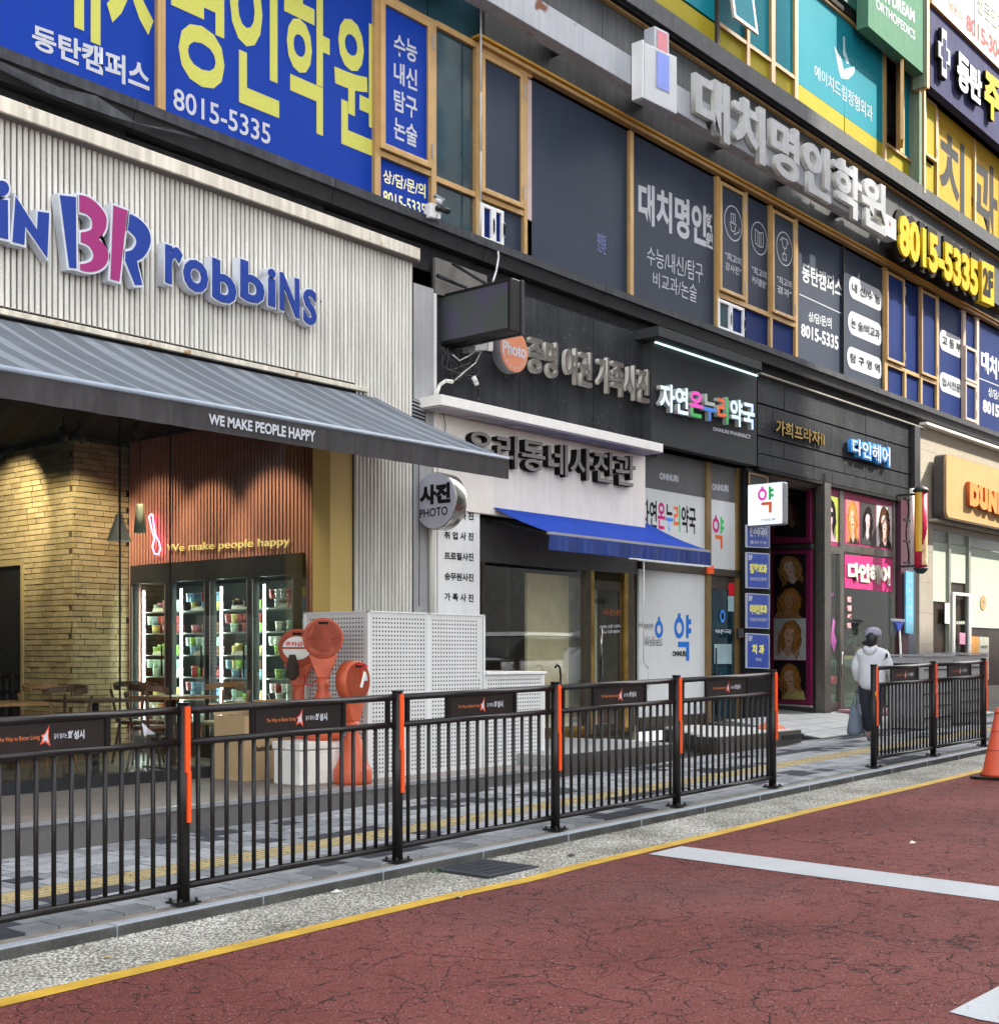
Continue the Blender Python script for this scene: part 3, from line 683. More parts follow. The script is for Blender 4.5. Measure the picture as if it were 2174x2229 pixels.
pill(2044, 2095, 717, 762, '고 등 부', pe, wr=.8); pill(2044, 2094, 808, 850, '입시전문', pe, wr=.8)
mull(2096, 2101, None, 8.72, mat('pale_pink_aluminium', (.48, .38, .32), .5, spec=.15)); mull(2125, 2130, None, 8.72, MATS['pale_pink_aluminium'])
pane(2101, 2125, 8.0, 8.69, m_navyb, 'window_pane'); casement(2101, 2125, 7.25, 7.98, MATS['pale_pink_aluminium'], m_navyb, .06); casement(2101, 2125, 6.42, 7.23, MATS['pale_pink_aluminium'], m_navyb, .06)
pf = pane(2130, 2300, None, 8.69, m_navyb, 'film_panel')
text('대치명인', (2124 + 10, 760, 805, 2205, 800, 850), YT, m_wprint, pf, .05)
P('rule', MB().fq((2130, 822, 824), (2200, 850, 852), YT, .002), m_wprint, pf)
text('상/담/문/의', (2150, 842, 862, 2190, 858, 880), YT, m_wprint, pf, .02); text('8015-5335', (2138, 868, 896, 2212, 898, 926), YT, m_wprint, pf, .05)
P('head_trim', MB().box(XA(1047, 10.12), XR, 10.10, 10.2, 8.74, 8.79), m_gold, bd)
P('head_flashing', MB().box(XA(1047, 10.05), XR, 10.06, 10.2, 8.80, 8.825), mat('gold_flashing', (.60, .33, .04), .4, .2), bd)
# grey composite fascia above the first floor windows
x = XA(1047, 10.2) + .01; i = 0
while x < XR:
    b = x + 1.19; P('fascia_panel', MB().box(x, b, 10.15, 10.2, 8.83, 9.50), m_fasc, bd); P('fascia_panel', MB().box(x, b, 10.15, 10.2, 9.508, 10.22), m_fasc, bd); x += 1.2
bm = P('sign_beam', MB().box(8.0, XA(1950, 9.75), 9.75, 9.95, 9.02, 9.40), m_beam, bd, bevel=.008)
for k in range(7): P('bracket', MB().box(9 + k * 2.0, 9.08 + k * 2.0, 9.95, 10.15, 9.1, 9.3), m_dark, bd)
# second ledge and the yellow / teal storey
P('upper_ledge', MB().box(7.0, XR, 9.98, 10.3, 10.30, 10.56), mat('upper_ledge_grey', (.06, .064, .07), .6, spec=.1, var=.2, streak=.25), bd)
P('ledge_lip', MB().box(7.0, XR, 10.02, 10.3, 10.24, 10.297), m_void, bd)
P('gold_lip', MB().box(7.0, XR, 10.08, 10.3, 10.21, 10.237), m_gold, bd)
def pair(p0, p1, case=False, glass=None):
    pane(p0, p1, 10.57, 11.03, m_lime, 'spandrel'); 
    if case: casement(p0, p1, 11.08, 12.72, m_gold, glass or m_teal, .05)
    else: pane(p0, p1, 11.07, 12.74, glass or m_teal, 'window_pane')
pair(1300, 1561); mull(1561, 1566, 10.57, 12.78, m_bronze); 
pair(1566, 1626, glass=m_teal); mull(1626, 1632, 10.57, 12.78); pair(1632, 1679); mull(1679, 1687, 10.57, 12.78); pair(1687, 1730); mull(1730, 1737, 10.57, 12.78)
trans(1566, 1737, 11.05, .06)
op = T('open_casement', 'open gold framed casement window with teal film, ajar above the lime panels', 'window', (0, 0, 0))
bpy.data.objects.remove(op)
xa, xb = XA(1572, 10.1), XA(1624, 10.1); mb = MB(); g = MB(); tilt = .22
def oq(x0, x1, z0, z1, mb_, th=.04):
    def yy(z): return 10.12 - tilt * (12.72 - z) / 1.6
    mb_.hexa([(x0, yy(z0), z0), (x1, yy(z0), z0), (x1, yy(z0) + th, z0), (x0, yy(z0) + th, z0), (x0, yy(z1), z1), (x1, yy(z1), z1), (x1, yy(z1) + th, z1), (x0, yy(z1) + th, z1)])
oq(xa, xa + .06, 11.12, 12.72, mb); oq(xb - .06, xb, 11.12, 12.72, mb); oq(xa, xb, 11.06, 11.12, mb)
oq(xa + .06, xb - .06, 11.12, 12.7, g, .01)
ow = P('window', mb, mat('beige_sash', (.50, .42, .33), .4), bd, label='casement tilted open'); P('window_pane', g, m_teal, ow)
t3 = pane(1737, 1836, 10.57, 11.03, m_lime, 'spandrel'); pane(1838, 1925, 10.57, 11.03, m_lime, 'spandrel')
tp = pane(1737, 1837, 11.035, 12.74, m_teal, 'film_panel'); tp2 = pane(1837.5, 1925, 11.035, 12.74, m_teal, 'film_panel')
text('에이치드림정형외과', (1772, 138, 168, 1898, 232, 266), YT, m_wprint, tp2, 0)
lg = MB()
def lz(px, py): return tuple(U(px, py, YT))
lg.poly([lz(1815, 100), lz(1828, 122), lz(1838, 160), lz(1830, 172), lz(1824, 150)][::-1]); lg.poly([lz(1834, 80), lz(1838, 79), lz(1839, 110), lz(1848, 140), lz(1842, 138), lz(1834, 118)][::-1])
lg.poly([lz(1838, 150), lz(1860, 144), lz(1858, 160), lz(1846, 172), lz(1834, 172)][::-1])
P('emblem', lg, mat('pale_teal_print', (.35, .55, .60), .5, var=0), tp)
mull(1925, 1929, 10.57, 12.78); mull(1958, 1968, 11.07, 12.78); mull(1998, 2000, 10.57, 12.78)
pane(1929, 1963, 10.57, 11.03, m_lime, 'spandrel'); pane(1964, 1999, 10.57, 11.03, m_lime, 'spandrel'); trans(1925, 2000, 11.05, .05)
pane(1968, 1998, 11.07, 12.74, m_teal, 'window_pane')
P('dark_opening', MB().box(XA(1929, 10.2), XA(1958, 10.2), 10.45, 10.5, 11.07, 12.74), m_void, bd)
for k in range(20): P('louvre', MB().box(XA(1930, 10.3), XA(1949, 10.3), 10.3, 10.34, 12.35 - k * .05, 12.365 - k * .05), m_dark, bd)
xh = XA(1958, 10.12)
hx, hy = xh, 10.10; dx_, dy_ = -.90, -.43
def vb(mb_, s0, s1, z0, z1, th):
    nx, ny = -dy_ * th, dx_ * th; p = [(hx + dx_ * s0 - nx, hy + dy_ * s0 - ny), (hx + dx_ * s1 - nx, hy + dy_ * s1 - ny), (hx + dx_ * s1 + nx, hy + dy_ * s1 + ny), (hx + dx_ * s0 + nx, hy + dy_ * s0 + ny)]
    mb_.hexa([(*q, z0) for q in p] + [(*q, z1) for q in p])
mb = MB(); vb(mb, 0, .05, 11.1, 12.75, .03); vb(mb, .40, .45, 11.1, 12.75, .03); vb(mb, .05, .40, 11.1, 11.16, .03); vb(mb, .05, .40, 12.69, 12.75, .03)
ow = P('window', mb, m_gold, bd, label='casement swung fully open'); mb = MB(); vb(mb, .05, .40, 11.16, 12.69, .005); P('window_pane', mb, m_wgl, ow)
mull(2000, 2012, 10.50, 12.85, mat('sage_pier', (.16, .22, .16), .6, spec=.05, streak=.2), Y=10.0, t=.2, name='pier')
P('pier_edge', MB().box(XA(2011, 9.97), XA(2014, 9.97), 9.97, 10.2, 10.45, 12.7), m_gold, bd)
mull(1737, 2000, 12.75, 12.80, m_gold, name='head_rail'); P('head_shadow_gap', MB().box(9, XA(2012, 10.1), 10.12, 10.3, 12.80, 12.95), m_void, bd)
P('green_fascia', MB().box(9, XR, 10.08, 10.3, 12.95, 15.9), m_dgreen, bd)
# yellow dental panels to the right
pane(2012, 2040, 10.57, 11.3, m_lime, 'spandrel'); casement(2014, 2039, 11.35, 12.5, m_gold, m_lime, .05); mull(2039, 2042, 10.57, 12.5)
y1 = pane(2042, 2121, 10.57, 12.54, mat('warm_yellow_film', (.42, .265, .03), .6, spec=.04, var=.04), 'film_panel'); mull(2121, 2123.5, 10.57, 12.5)
y2 = pane(2123.5, 2400, 10.57, 12.54, MATS['warm_yellow_film'], 'film_panel')
text('치', (2044, 275, 425, 2098, 318, 490), YT, m_bprint, y1, .03); text('과', (2113, 330, 478, 2170, 372, 540), YT, m_bprint, y2, .03)
for px in (2180, 2240): mull(px, px + 3, 10.57, 12.5)
# vertical pale pipe and cables on the first floor
P('cable', MB().tube([tuple(U(1046.5, y, 10.05)) for y in (-20, 60, 200, 330, 440)] + [tuple(U(1043, 520, 10.05)), tuple(U(1040, 530, 10.0))], .012), m_cablew, bd)
# ------------------------------------------------------------------ black granite cladding over the middle shops
def granite(p0, p1, z0, z1, Y, cols, rows, parent, m=None):
    x0, x1 = XA(p0, Y), XA(p1, Y)
    P('backing', MB().box(x0, x1, Y + .02, Y + .05, z0, z1), m_granj, parent)
    for i in range(cols):
        for j in range(rows):
            a = x0 + (x1 - x0) * i / cols; b = x0 + (x1 - x0) * (i + 1) / cols; c = z0 + (z1 - z0) * j / rows; d = z0 + (z1 - z0) * (j + 1) / rows
            P('tile', MB().box(a + .004, b - .004, Y + random.uniform(-.002, .002), Y + .02, c + .005, d - .005), m or m_gran, parent)
ZC0, ZC1 = 4.28, 5.92
cl = P('stone_cladding', MB().box(XA(945, 10.12), XA(1430, 10.12), 10.14, 10.16, ZC0, ZC1), m_granj, bd)
granite(945, 1430, ZC0, ZC1, 10.09, 6, 2, cl)
zg0, zg1 = 4.44, 5.9
cr = P('stone_cladding', MB().box(XA(1645, 10.1), XA(1988, 10.1), 10.14, 10.16, zg0, zg1), m_granj, bd)
x0, x1 = XA(1645, 10.09), XA(1987, 10.09)
for j, (c, d) in enumerate(((4.44, 4.66), (4.665, 4.93), (4.945, 5.44), (5.455, 5.88))):
    sp = [0, .14, .31, .50, .64, .78, 1.0] if j % 2 else [0, .08, .31, .42, .64, .78, 1.0]
    for a, b in zip(sp, sp[1:]): P('tile', MB().box(x0 + (x1 - x0) * a + .006, x0 + (x1 - x0) * b - .006, 10.06 + random.uniform(-.003, .003), 10.09, c + .006, d - .006), m_gran, cr)
P('cladding_trim', MB().box(x0, x1, 10.03, 10.1, 4.38, 4.43), m_void, bd)
P('cladding_cap', MB().box(x0, x1 + .4, 10.0, 10.1, 5.89, 5.915), mat('cap_grey', (.20, .19, .16), .6), bd)
P('black_downpipe_chase', MB().box(XA(1988, 10.0), XA(2000, 10.0), 9.98, 10.1, 4.42, 5.88), m_dark, bd)
# ================================================================== ICE CREAM SHOP
YR = 10.0
RX0, RX1 = 3.0, XA(903, YR)
rs = T('ribbed_shop_sign', 'wide cream ribbed metal fascia carrying blue and pink raised letters', 'shop sign', (7, YR, 4.4))
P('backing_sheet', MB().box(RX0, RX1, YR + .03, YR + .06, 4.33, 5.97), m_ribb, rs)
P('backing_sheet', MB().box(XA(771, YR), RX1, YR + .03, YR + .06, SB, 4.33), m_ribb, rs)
def ribmesh(z0, z1):
    mb = MB(); w = .0185; pr = [(-w, .03), (-w, .004), (-w * .62, -.006), (w * .62, -.006), (w, .004), (w, .03)]
    b = len(mb.v)
    for z in (z0, z1): mb.v += [(x, y, z) for x, y in pr]
    for i in range(5): mb.quadf([b + i, b + i + 1, b + 7 + i, b + 6 + i], 0, False)
    return mb.mesh('rib', m_rib)
ra = ribmesh(4.36, 5.96); rb_ = ribmesh(SB, 5.96)
x = RX0 + .03; xr = XA(771, YR) + .02; xtrim = XA(796, YR)
while x < RX1 - .02:
    o = bpy.data.objects.new('rib', rb_ if x > xr else ra); link(o, rs); o.location = Vector(o.location) + Vector((x, YR, 0)); x += .054
P('cap', MB().fq((-120, 162, 198), (915, 541, 566), YR - .13, .2), m_cap, rs, bevel=.006)
P('cap_drip', MB().fq((-120, 199, 202), (914, 567, 570), YR - .10, .1), mat('drip_grey', (.12, .11, .10), .6), rs)
P('bottom_trim', MB().box(RX0, xtrim, YR - .05, YR + .02, 4.28, 4.33), m_cap, rs, bevel=.005)
P('awning_slot', MB().box(RX0, xtrim, YR + .0, YR + .1, 4.17, 4.28), m_void, rs)
YL = YR - .13
def zp(pts): return [tuple(U(u * .21008, 380 + v * .21008, YL)) for u, v in pts]
def expand(pts, d):
    n = len(pts); out = []; P2 = [Vector((p[0], p[2])) for p in pts]
    area = sum(P2[i].x * P2[(i + 1) % n].y - P2[(i + 1) % n].x * P2[i].y for i in range(n)); sg = 1 if area > 0 else -1
    for i in range(n):
        a, b, c = P2[i - 1], P2[i], P2[(i + 1) % n]
        e1 = (b - a).normalized(); e2 = (c - b).normalized(); n1 = Vector((e1.y, -e1.x)) * sg; n2 = Vector((e2.y, -e2.x)) * sg
        k = (n1 + n2); k = k / max(.5, k.dot(n1)) if k.length > 1e-3 else n1
        q = b + k * d; out.append((q.x, pts[i][1], q.y))
    if sg > 0: out.reverse(); 
    return out
def logo(pts, face):
    w = zp(pts); body = expand(w, .022); f_ = expand(w, .002)
    o = P('letter', MB().prism(body, (0, .10, 0)), m_rim, rs)
    P('letter_face', MB().prism([(a, b - .006, c) for a, b, c in f_], (0, .01, 0)), face, o)
logo([(625, 218), (785, 235), (790, 970), (720, 960)], m_brblue)
def bez(pts, n=5):                                    # smooth closed run of points by Catmull-Rom between given corners
    out = []
    for i in range(len(pts) - 1):
        p0 = pts[max(i - 1, 0)]; p1 = pts[i]; p2 = pts[i + 1]; p3 = pts[min(i + 2, len(pts) - 1)]
        for k in range(n):
            t = k / n; out.append(tuple(.5 * ((2 * p1[j]) + (-p0[j] + p2[j]) * t + (2 * p0[j] - 5 * p1[j] + 4 * p2[j] - p3[j]) * t * t + (-p0[j] + 3 * p1[j] - 3 * p2[j] + p3[j]) * t ** 3) for j in (0, 1)))
    out.append(pts[-1]); return out
logo(bez([(825, 212), (930, 245), (1030, 330), (1095, 430), (1100, 530), (1065, 615), (1010, 662)]) + bez([(1012, 664), (1085, 735), (1122, 830), (1095, 930), (1020, 990), (920, 1005), (835, 985)])
     + bez([(835, 930), (880, 925), (950, 895), (972, 830), (935, 750), (885, 715), (842, 700)]) + bez([(842, 602), (900, 592), (955, 560), (955, 470), (905, 410), (828, 385)]), m_brpink)
logo([(1178, 322), (1318, 375), (1236, 1105), (1148, 1080)], m_brpink)
logo(bez([(1348, 412), (1440, 462), (1530, 560), (1560, 680), (1530, 790), (1475, 860), (1415, 895)]) + [(1472, 1140), (1402, 1143), (1300, 890), (1305, 808)] + bez([(1305, 800), (1370, 782), (1415, 715), (1400, 645), (1328, 572)]), m_brblue)
logo([(15 + 78 * math.cos(t * math.pi / 10), 145 + 80 * math.sin(t * math.pi / 10)) for t in range(20)], m_brblue)
logo([(-40, 250), (80, 268), (84, 668), (-40, 640)], m_brblue)
logo([(165, 230), (388, 580), (398, 385), (508, 402), (490, 862), (262, 530), (252, 725), (135, 695)], m_brblue)
for ch, q in (('r', (357, 524, 617, 400, 540, 635)), ('o', (396, 553, 629, 455, 572, 649)), ('b', (459, 556, 652, 517, 580, 674)), ('b', (520, 559, 652, 578, 582, 673)), ('i', (580, 578, 666, 602, 586, 675)), ('N', (607, 588, 675, 652, 606, 698)), ('S', (658, 622, 705, 690, 632, 715))):
    letters(ch, q, YL, .10, m_rim, m_rim, rs, .055, rim=.028, back=m_brblue)
text('TM', (691, 650, 655, 700, 654, 659), YR - .006, m_brblue, rs, .02)
# grey end pilaster with louvres
pr = T('grey_pilaster', 'flat grey metal pilaster with a louvre vent, right of the ribbed fascia', 'pilaster', (10.6, 10, .3))
x0, x1 = RX1 + .004, XA(944, 10.02)
P('panel', MB().box(x0, x1, 10.02, 10.3, SB, 5.62), mat('pilaster_grey', (.36, .36, .36), .5, var=.05, streak=.15), pr)
vt = P('vent', MB().fq((898, 866, 922), (926, 878, 930), 10.01, .02), m_dark, pr)
for k in range(7): P('louvre', MB().fq((899, 868 + k * 8, 871.5 + k * 8), (925, 879 + k * 7.6, 882.5 + k * 7.6), 9.985, .03), m_alu, vt)
P('side_strip', MB().box(x1 + .002, x1 + .06, 10.03, 10.2, SB, 5.58), m_white, pr)
P('conduit', MB().cyl((XA(946, 10.0), 10.0, SB), (XA(946, 10.0), 10.0, 3.9), .018, n=8), m_cream, pr)
P('conduit', MB().cyl((XA(937, 10.0), 9.99, 1.9), (XA(937, 10.0), 9.99, 3.5), .03, n=8), m_cream, pr)
P('cable', MB().tube([tuple(U(*q)) for q in ((912, 1010, 9.98), (911, 1100, 9.98), (913, 1180, 9.98), (912, 1320, 9.98))], .006), m_cable, pr)
# awning, grey striped
AW = T('striped_awning', 'grey striped folding awning with charcoal valance over the ice cream shop window', 'awning', (7, 8.16, 3.3))
ax1 = 9.77; zt0, zt1, yw, yf = 4.25, 3.43, 9.99, 8.16
x = 3.0; k = 0; sw = .118
while x < ax1 - .01:
    b = min(x + sw, ax1); nn = 6; mb = MB()
    for i in range(nn):
        f0, f1 = i / nn, (i + 1) / nn
        def zz(f): return zt0 + (zt1 - zt0) * f - .03 * math.sin(math.pi * f)
        y0, y1 = yw + (yf - yw) * f0, yw + (yf - yw) * f1
        mb.poly([(x, y1, zz(f1)), (b, y1, zz(f1)), (b, y0, zz(f0)), (x, y0, zz(f0))])
        mb.poly([(x, y0, zz(f0) - .004), (b, y0, zz(f0) - .004), (b, y1, zz(f1) - .004), (x, y1, zz(f1) - .004)])
    P('cloth_stripe', mb, m_awn2 if k % 3 == 0 else m_awn, AW); x = b; k += 1; sw = (.07, .11, .045, .13, .06)[k % 5] * 1.15
P('front_bar', MB().cyl((3.0, yf - .01, zt1 - .012), (ax1, yf - .01, zt1 - .012), .022, n=10), mat('awning_bar', (.27, .32, .38), .4), AW)
mb = MB(); n = 60
for i in range(n):
    a, b = 3.0 + (ax1 - 3.0) * i / n, 3.0 + (ax1 - 3.0) * (i + 1) / n; wv = lambda q: .008 * math.sin(q * 17) + .005 * math.sin(q * 41)
    mb.poly([(a, yf - .018 + wv(a), 3.215), (b, yf - .018 + wv(b), 3.215), (b, yf - .018, 3.425), (a, yf - .018, 3.425)])
P('valance', mb, m_val, AW)
mb = MB(); mb.poly([(ax1, yf - .018, 3.215), (ax1, yf + .16, 3.29), (ax1, yf + .16, 3.36), (ax1, yf - .018, 3.425)]); P('valance_return', mb, m_val, AW)
text('WE MAKE PEOPLE HAPPY', (455, 900, 923, 687, 938, 963), yf - .032, m_wprint, AW, .03)
arm = MB()
for xx_ in (4.2, 9.4): arm.tube([(xx_, 10.2, 3.95), (xx_ - .5, 9.2, 3.7), (xx_, 8.25, 3.40)], .025)
P('folding_arm', arm, m_dark, AW)
# shop window wall
yg = 10.38
wf = T('ice_cream_shop', 'ice cream shop with tall black framed window onto a warm brick interior', 'shop', (7, yg, SB))
xg1 = XA(705, yg)
P('sill', MB().box(2, xg1, yg - .03, yg + .06, SB + .001, SB + .11), m_dark, wf); P('head_frame', MB().box(2, xg1, yg - .03, yg + .06, 4.12, 4.30), m_dark, wf)
P('window_frame', MB().box(xg1, xg1 + .10, yg - .03, yg + .07, SB + .001, 4.12), m_dark, wf)
for px in (262,): P('glass_joint', MB().box(XA(px, yg), XA(px, yg) + .01, yg, yg + .02, SB + .11, 4.12), m_dark, wf)
for px in (372,): P('glass_joint', MB().box(XA(px, yg), XA(px, yg) + .006, yg, yg + .02, SB + .11, 4.12), m_dark, wf)
P('glass_pane', MB().box(2, XA(262, yg) - .003, yg, yg + .012, SB + .11, 4.12), m_glass, wf); P('glass_pane', MB().box(XA(262, yg) + .012, xg1, yg, yg + .012, SB + .11, 4.12), m_glass, wf)
m_och = mat('ochre_wall', (.55, .40, .14), .55, var=.05, scale=1.5, fine=.03)
P('ochre_panel', MB().box(XA(719, 10.03), XA(771, YR) + .01, 10.03, 10.3, SB, 4.3), m_och, wf)
P('floor', MB().box(2, 9.36, yg + .06, 17, SB - .05, SB + .02), mat('cafe_floor', (.10, .085, .06), .35, var=.2), wf)
P('ceiling', MB().box(2, 9.36, yg + .06, 17, 4.12, 4.2), m_void, wf)
P('back_wall', MB().box(2, 8.58, 16.9, 17, SB, 4.2), mat('cafe_back', (.12, .10, .07), .7), wf); P('left_wall', MB().box(1.9, 2, yg, 17, SB, 4.2), mat('cafe_left', (.3, .27, .22), .7), wf)
# fridge wall: red slats on X = 9.35
m_slat = mat('salmon_slat', (.44, .20, .165), .55, var=.06); sx = 9.35
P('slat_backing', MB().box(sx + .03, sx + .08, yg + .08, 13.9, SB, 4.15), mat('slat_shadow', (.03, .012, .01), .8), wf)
sm_ = MB().box(-.03, 0.03, 0, .034, 2.60, 4.14).mesh('slat', m_slat); sl2 = MB().box(-.03, .03, 0, .034, SB, 4.14).mesh('slat', m_slat)
y = yg + .12
FY0, FY1 = 10.62, 13.66
while y < 13.86:
    o = bpy.data.objects.new('slat', sl2 if (y < FY0 - .04 or y > FY1) else sm_); link(o, wf); o.location = Vector(o.location) + Vector((sx, y, 0)); y += .0605
text('We make people happy', None, 0, mat('gold_lettering', (.75, .62, .2), .4, .2, emit=(.9, .75, .3), emst=.08), wf, .0, c4=(UX(363, 1185, 9.28), UX(630, 1168, 9.28), UX(363, 1206, 9.28), UX(630, 1192, 9.28)), nrm=(-1, 0, 0), ext=.5, depth=.012)
pk = [UX(330, 1119, 9.26), UX(325, 1125, 9.26), UX(330, 1150, 9.26), UX(337, 1172, 9.26), UX(332, 1190, 9.26), UX(337, 1205, 9.26), UX(345, 1207, 9.26), UX(350, 1195, 9.26), UX(347, 1180, 9.26), UX(339, 1165, 9.26), UX(335, 1140, 9.26), UX(333, 1121, 9.26), UX(330, 1119, 9.26)]
tag(P('neon_spoon', MB().tube([tuple(q) for q in pk], .009), mat('pink_neon', (.9, .3, .5), .4, emit=(1, .15, .35), emst=2.2)), 'pink neon outline of a spoon glowing on the red slatted wall', 'neon sign')
# brick walls of the interior, brick by brick
m_brk = [mat('ochre_brick', (.34, .28, .17), .85, spec=.1, var=.15, fine=.1, bump=.5, bscale=25), mat('ochre_brick_dark', (.28, .225, .13), .85, spec=.1, var=.15, fine=.1, bump=.5, bscale=25)]
m_mort = mat('mortar_dark', (.06, .045, .02), .9)
bw = P('brick_wall', MB().box(8.57, 9.35, 13.93, 14.05, SB, 4.15), m_mort, wf); bw2 = P('brick_wall', MB().box(8.60, 8.72, 14.05, 17, SB, 4.15), m_mort, wf)
Hb = .068; nb = 0; rows = int((4.1 - SB - .02) / Hb); stuffb = MB()
bms = [MB().box(0, 1, 0, .03, 0, Hb - .010).mesh('brick', m_brk[k]) for k in (0, 1)]
for j in range(rows):
    z = SB + .03 + j * Hb; x = 8.575 - random.uniform(0, .2)
    while x < 9.33:
        L_ = random.uniform(.19, .27); a, b = max(x, 8.575), min(x + L_ - .009, 9.335)
        if b - a > .03:
            if nb < 298:
                o = bpy.data.objects.new('brick', bms[random.random() < .35]); sc.collection.objects.link(o); o.parent = bw; o.location = (a, 13.90 - random.uniform(0, .012), z); o.scale = (b - a, 1, 1); o.rotation_euler = (0, random.uniform(-.012, .012), 0)
                nb += 1
            else: stuffb.box(a, b, 13.90, 13.93, z, z + Hb - .01)
        x += L_
P('bricks', stuffb, m_brk[0], bw, kind='stuff') if stuffb.f else None
DY0, DY1, DZ = 15.05, 16.0, 2.62                      # doorway in the deeper wall
nb = 0; st2 = MB()
for j in range(rows):
    z = SB + .03 + j * Hb; y = 14.0 - random.uniform(0, .2)
    while y < 16.9:
        L_ = random.uniform(.19, .27); a, b = max(y, 13.92), min(y + L_ - .009, 16.88)
        if z < DZ and b > DY0 and a < DY1:
            if a < DY0 - .04: b = DY0 - .005
            elif b > DY1 + .04: a = DY1 + .005
            else: a = b
        if b - a > .03:
            jt = random.uniform(0, .012); (st2).box(8.57 - jt, 8.60, a, b, z, z + Hb - .01, random.random() < .35)
        y += L_
P('bricks', st2, m_brk, bw2, kind='stuff')
dr = P('door_frame', MB().box(8.545, 8.60, DY0 - .05, DY0, SB, DZ + .05).box(8.545, 8.60, DY1, DY1 + .05, SB, DZ + .05).box(8.545, 8.60, DY0, DY1, DZ, DZ + .05), mat('cafe_trim', (.30, .24, .13), .6), wf)
P('door', MB().box(8.59, 8.599, DY0, DY0 + .62, SB, DZ), m_void, dr); P('door', MB().box(8.585, 8.598, DY0 + .63, DY1, SB, DZ), mat('cafe_door', (.35, .29, .17), .5), dr)
# counter
ct = T('cafe_counter', 'low counter with slanted wooden slats and pale top inside the ice cream shop', 'counter', (7.0, 13.2, SB))
P('body', MB().box(4.5, 7.25, 13.3, 14.0, SB + .02, 1.22), mat('counter_wood', (.26, .17, .09), .6), ct); P('top', MB().box(4.45, 7.28, 13.26, 14.04, 1.22, 1.26), m_white, ct)
for k in range(22):
    xx_ = 5.0 + k * .11; P('slat', MB().hexa([(xx_, 13.28, .36), (xx_ + .025, 13.28, .36), (xx_ + .025, 13.3, .36), (xx_, 13.3, .36), (xx_ + .5, 13.28, 1.2), (xx_ + .525, 13.28, 1.2), (xx_ + .525, 13.3, 1.2), (xx_ + .5, 13.3, 1.2)]), m_woodd, ct) if xx_ < 6.7 else None
# pendant lamps and track spots
def pendant(px, pyt, pyb, Y, col, label, w):
    p = U(px, pyt, Y); q = U(px, pyb, Y); o = T('pendant_lamp', label, 'lamp', tuple(p), 'pendant lamps')
    P('shade', MB().lathe([(.035, p.z - q.z), (.04, p.z - q.z - .03), (w, 0)][::-1], (p.x, p.y, q.z), 20), col, o); P('cord', MB().cyl(tuple(p), (p.x, p.y, 4.12), .006, n=6), m_cable, o)
pendant(260, 1120, 1178, 12.0, mat('lamp_pale', (.72, .66, .56), .5), 'larger pale cone pendant lamp in front of the brick corner', .125)
pendant(305, 1097, 1160, 12.6, mat('lamp_sage', (.40, .46, .38), .5), 'narrow sage green cone pendant lamp beside the pink neon spoon', .07)
for k, (x, y, tx, ty, tz, E_) in enumerate(((7.9, 13.0, 8.75, 13.95, 2.6, 420), (7.5, 14.6, 8.57, 15.1, 3.2, 480), (7.2, 13.6, 8.57, 14.5, 2.4, 380), (8.3, 12.2, 9.35, 12.3, 2.4, 190), (8.3, 11.2, 9.35, 11.1, 2.5, 190), (8.1, 13.0, 9.35, 13.3, 2.6, 170))):
    o = T('track_spotlight', 'black track spotlight under the dark ceiling of the ice cream shop', 'spotlight', (x, y, 4.0), 'ceiling track spotlights')
    dv = (Vector((tx, ty, tz)) - Vector((x, y, 3.92))).normalized()
    P('spot_head', MB().cyl(Vector((x, y, 3.95)) - dv * .08, Vector((x, y, 3.95)) + dv * .08, .04, n=12), m_dark, o); P('stem', MB().cyl((x, y, 3.95), (x, y, 4.12), .012, n=6), m_dark, o)
    l = bpy.data.lights.new('spot', 'SPOT'); l.energy = E_ * (.11 if tx > 9 else .085); l.color = (1, .80, .50); l.spot_size = math.radians(75); l.spot_blend = .6; l.shadow_soft_size = .04
    lo_ = bpy.data.objects.new('spot_lamp', l); sc.collection.objects.link(lo_); lo_.location = Vector((x, y, 3.95)) + dv * .1; lo_.rotation_euler = (-dv).to_track_quat('Z', 'Y').to_euler()
# display freezers with glass doors
fz = T('display_freezer', 'black four-door display freezer with lit strips set in the red slatted wall', 'freezer', (9.3, 12, SB))
P('cabinet', MB().box(9.30, 9.345, FY0, FY1, SB + .02, 2.58), m_void, fz)
P('header', MB().box(9.20, 9.30, FY0, FY1, 2.36, 2.58), m_dark, fz); P('plinth', MB().box(9.20, 9.30, FY0, FY1, SB + .02, SB + .22), m_dark, fz)
nd = 4; dw = (FY1 - FY0) / nd
m_led = mat('freezer_led', (.9, 1, .95), .5, emit=(.85, 1, .93), emst=9)
tubcols = [('pink', (.62, .18, .22)), ('white', (.75, .76, .72)), ('lime green', (.35, .62, .12)), ('pale blue', (.25, .45, .65)), ('yellow', (.70, .60, .20)), ('dark red', (.42, .05, .05)), ('brown', (.18, .08, .04)), ('mint', (.45, .68, .58))]
tbm = []
for nm_, c in tubcols:
    body = MB().lathe([(.043, 0), (.047, .085)], n=12).mesh('tub_body', mat('tub_' + nm_.replace(' ', '_'), c, .45, var=.05)); lid = MB().lathe([(.050, .085), (.050, .098), (.044, .102)], n=12).mesh('lid', mat('lid_' + nm_.replace(' ', '_'), tuple(min(1, q * 1.25 + .05) for q in c), .4, var=.0))
    tbm.append((body, lid))
cab = 9.86
P('freezer_back', MB().box(cab, cab + .05, FY0, FY1, SB, 2.4), mat('freezer_lining', (.06, .07, .064), .6), fz)
bpy.data.objects.remove([o for o in fz.children if o.name.startswith('cabinet')][0])
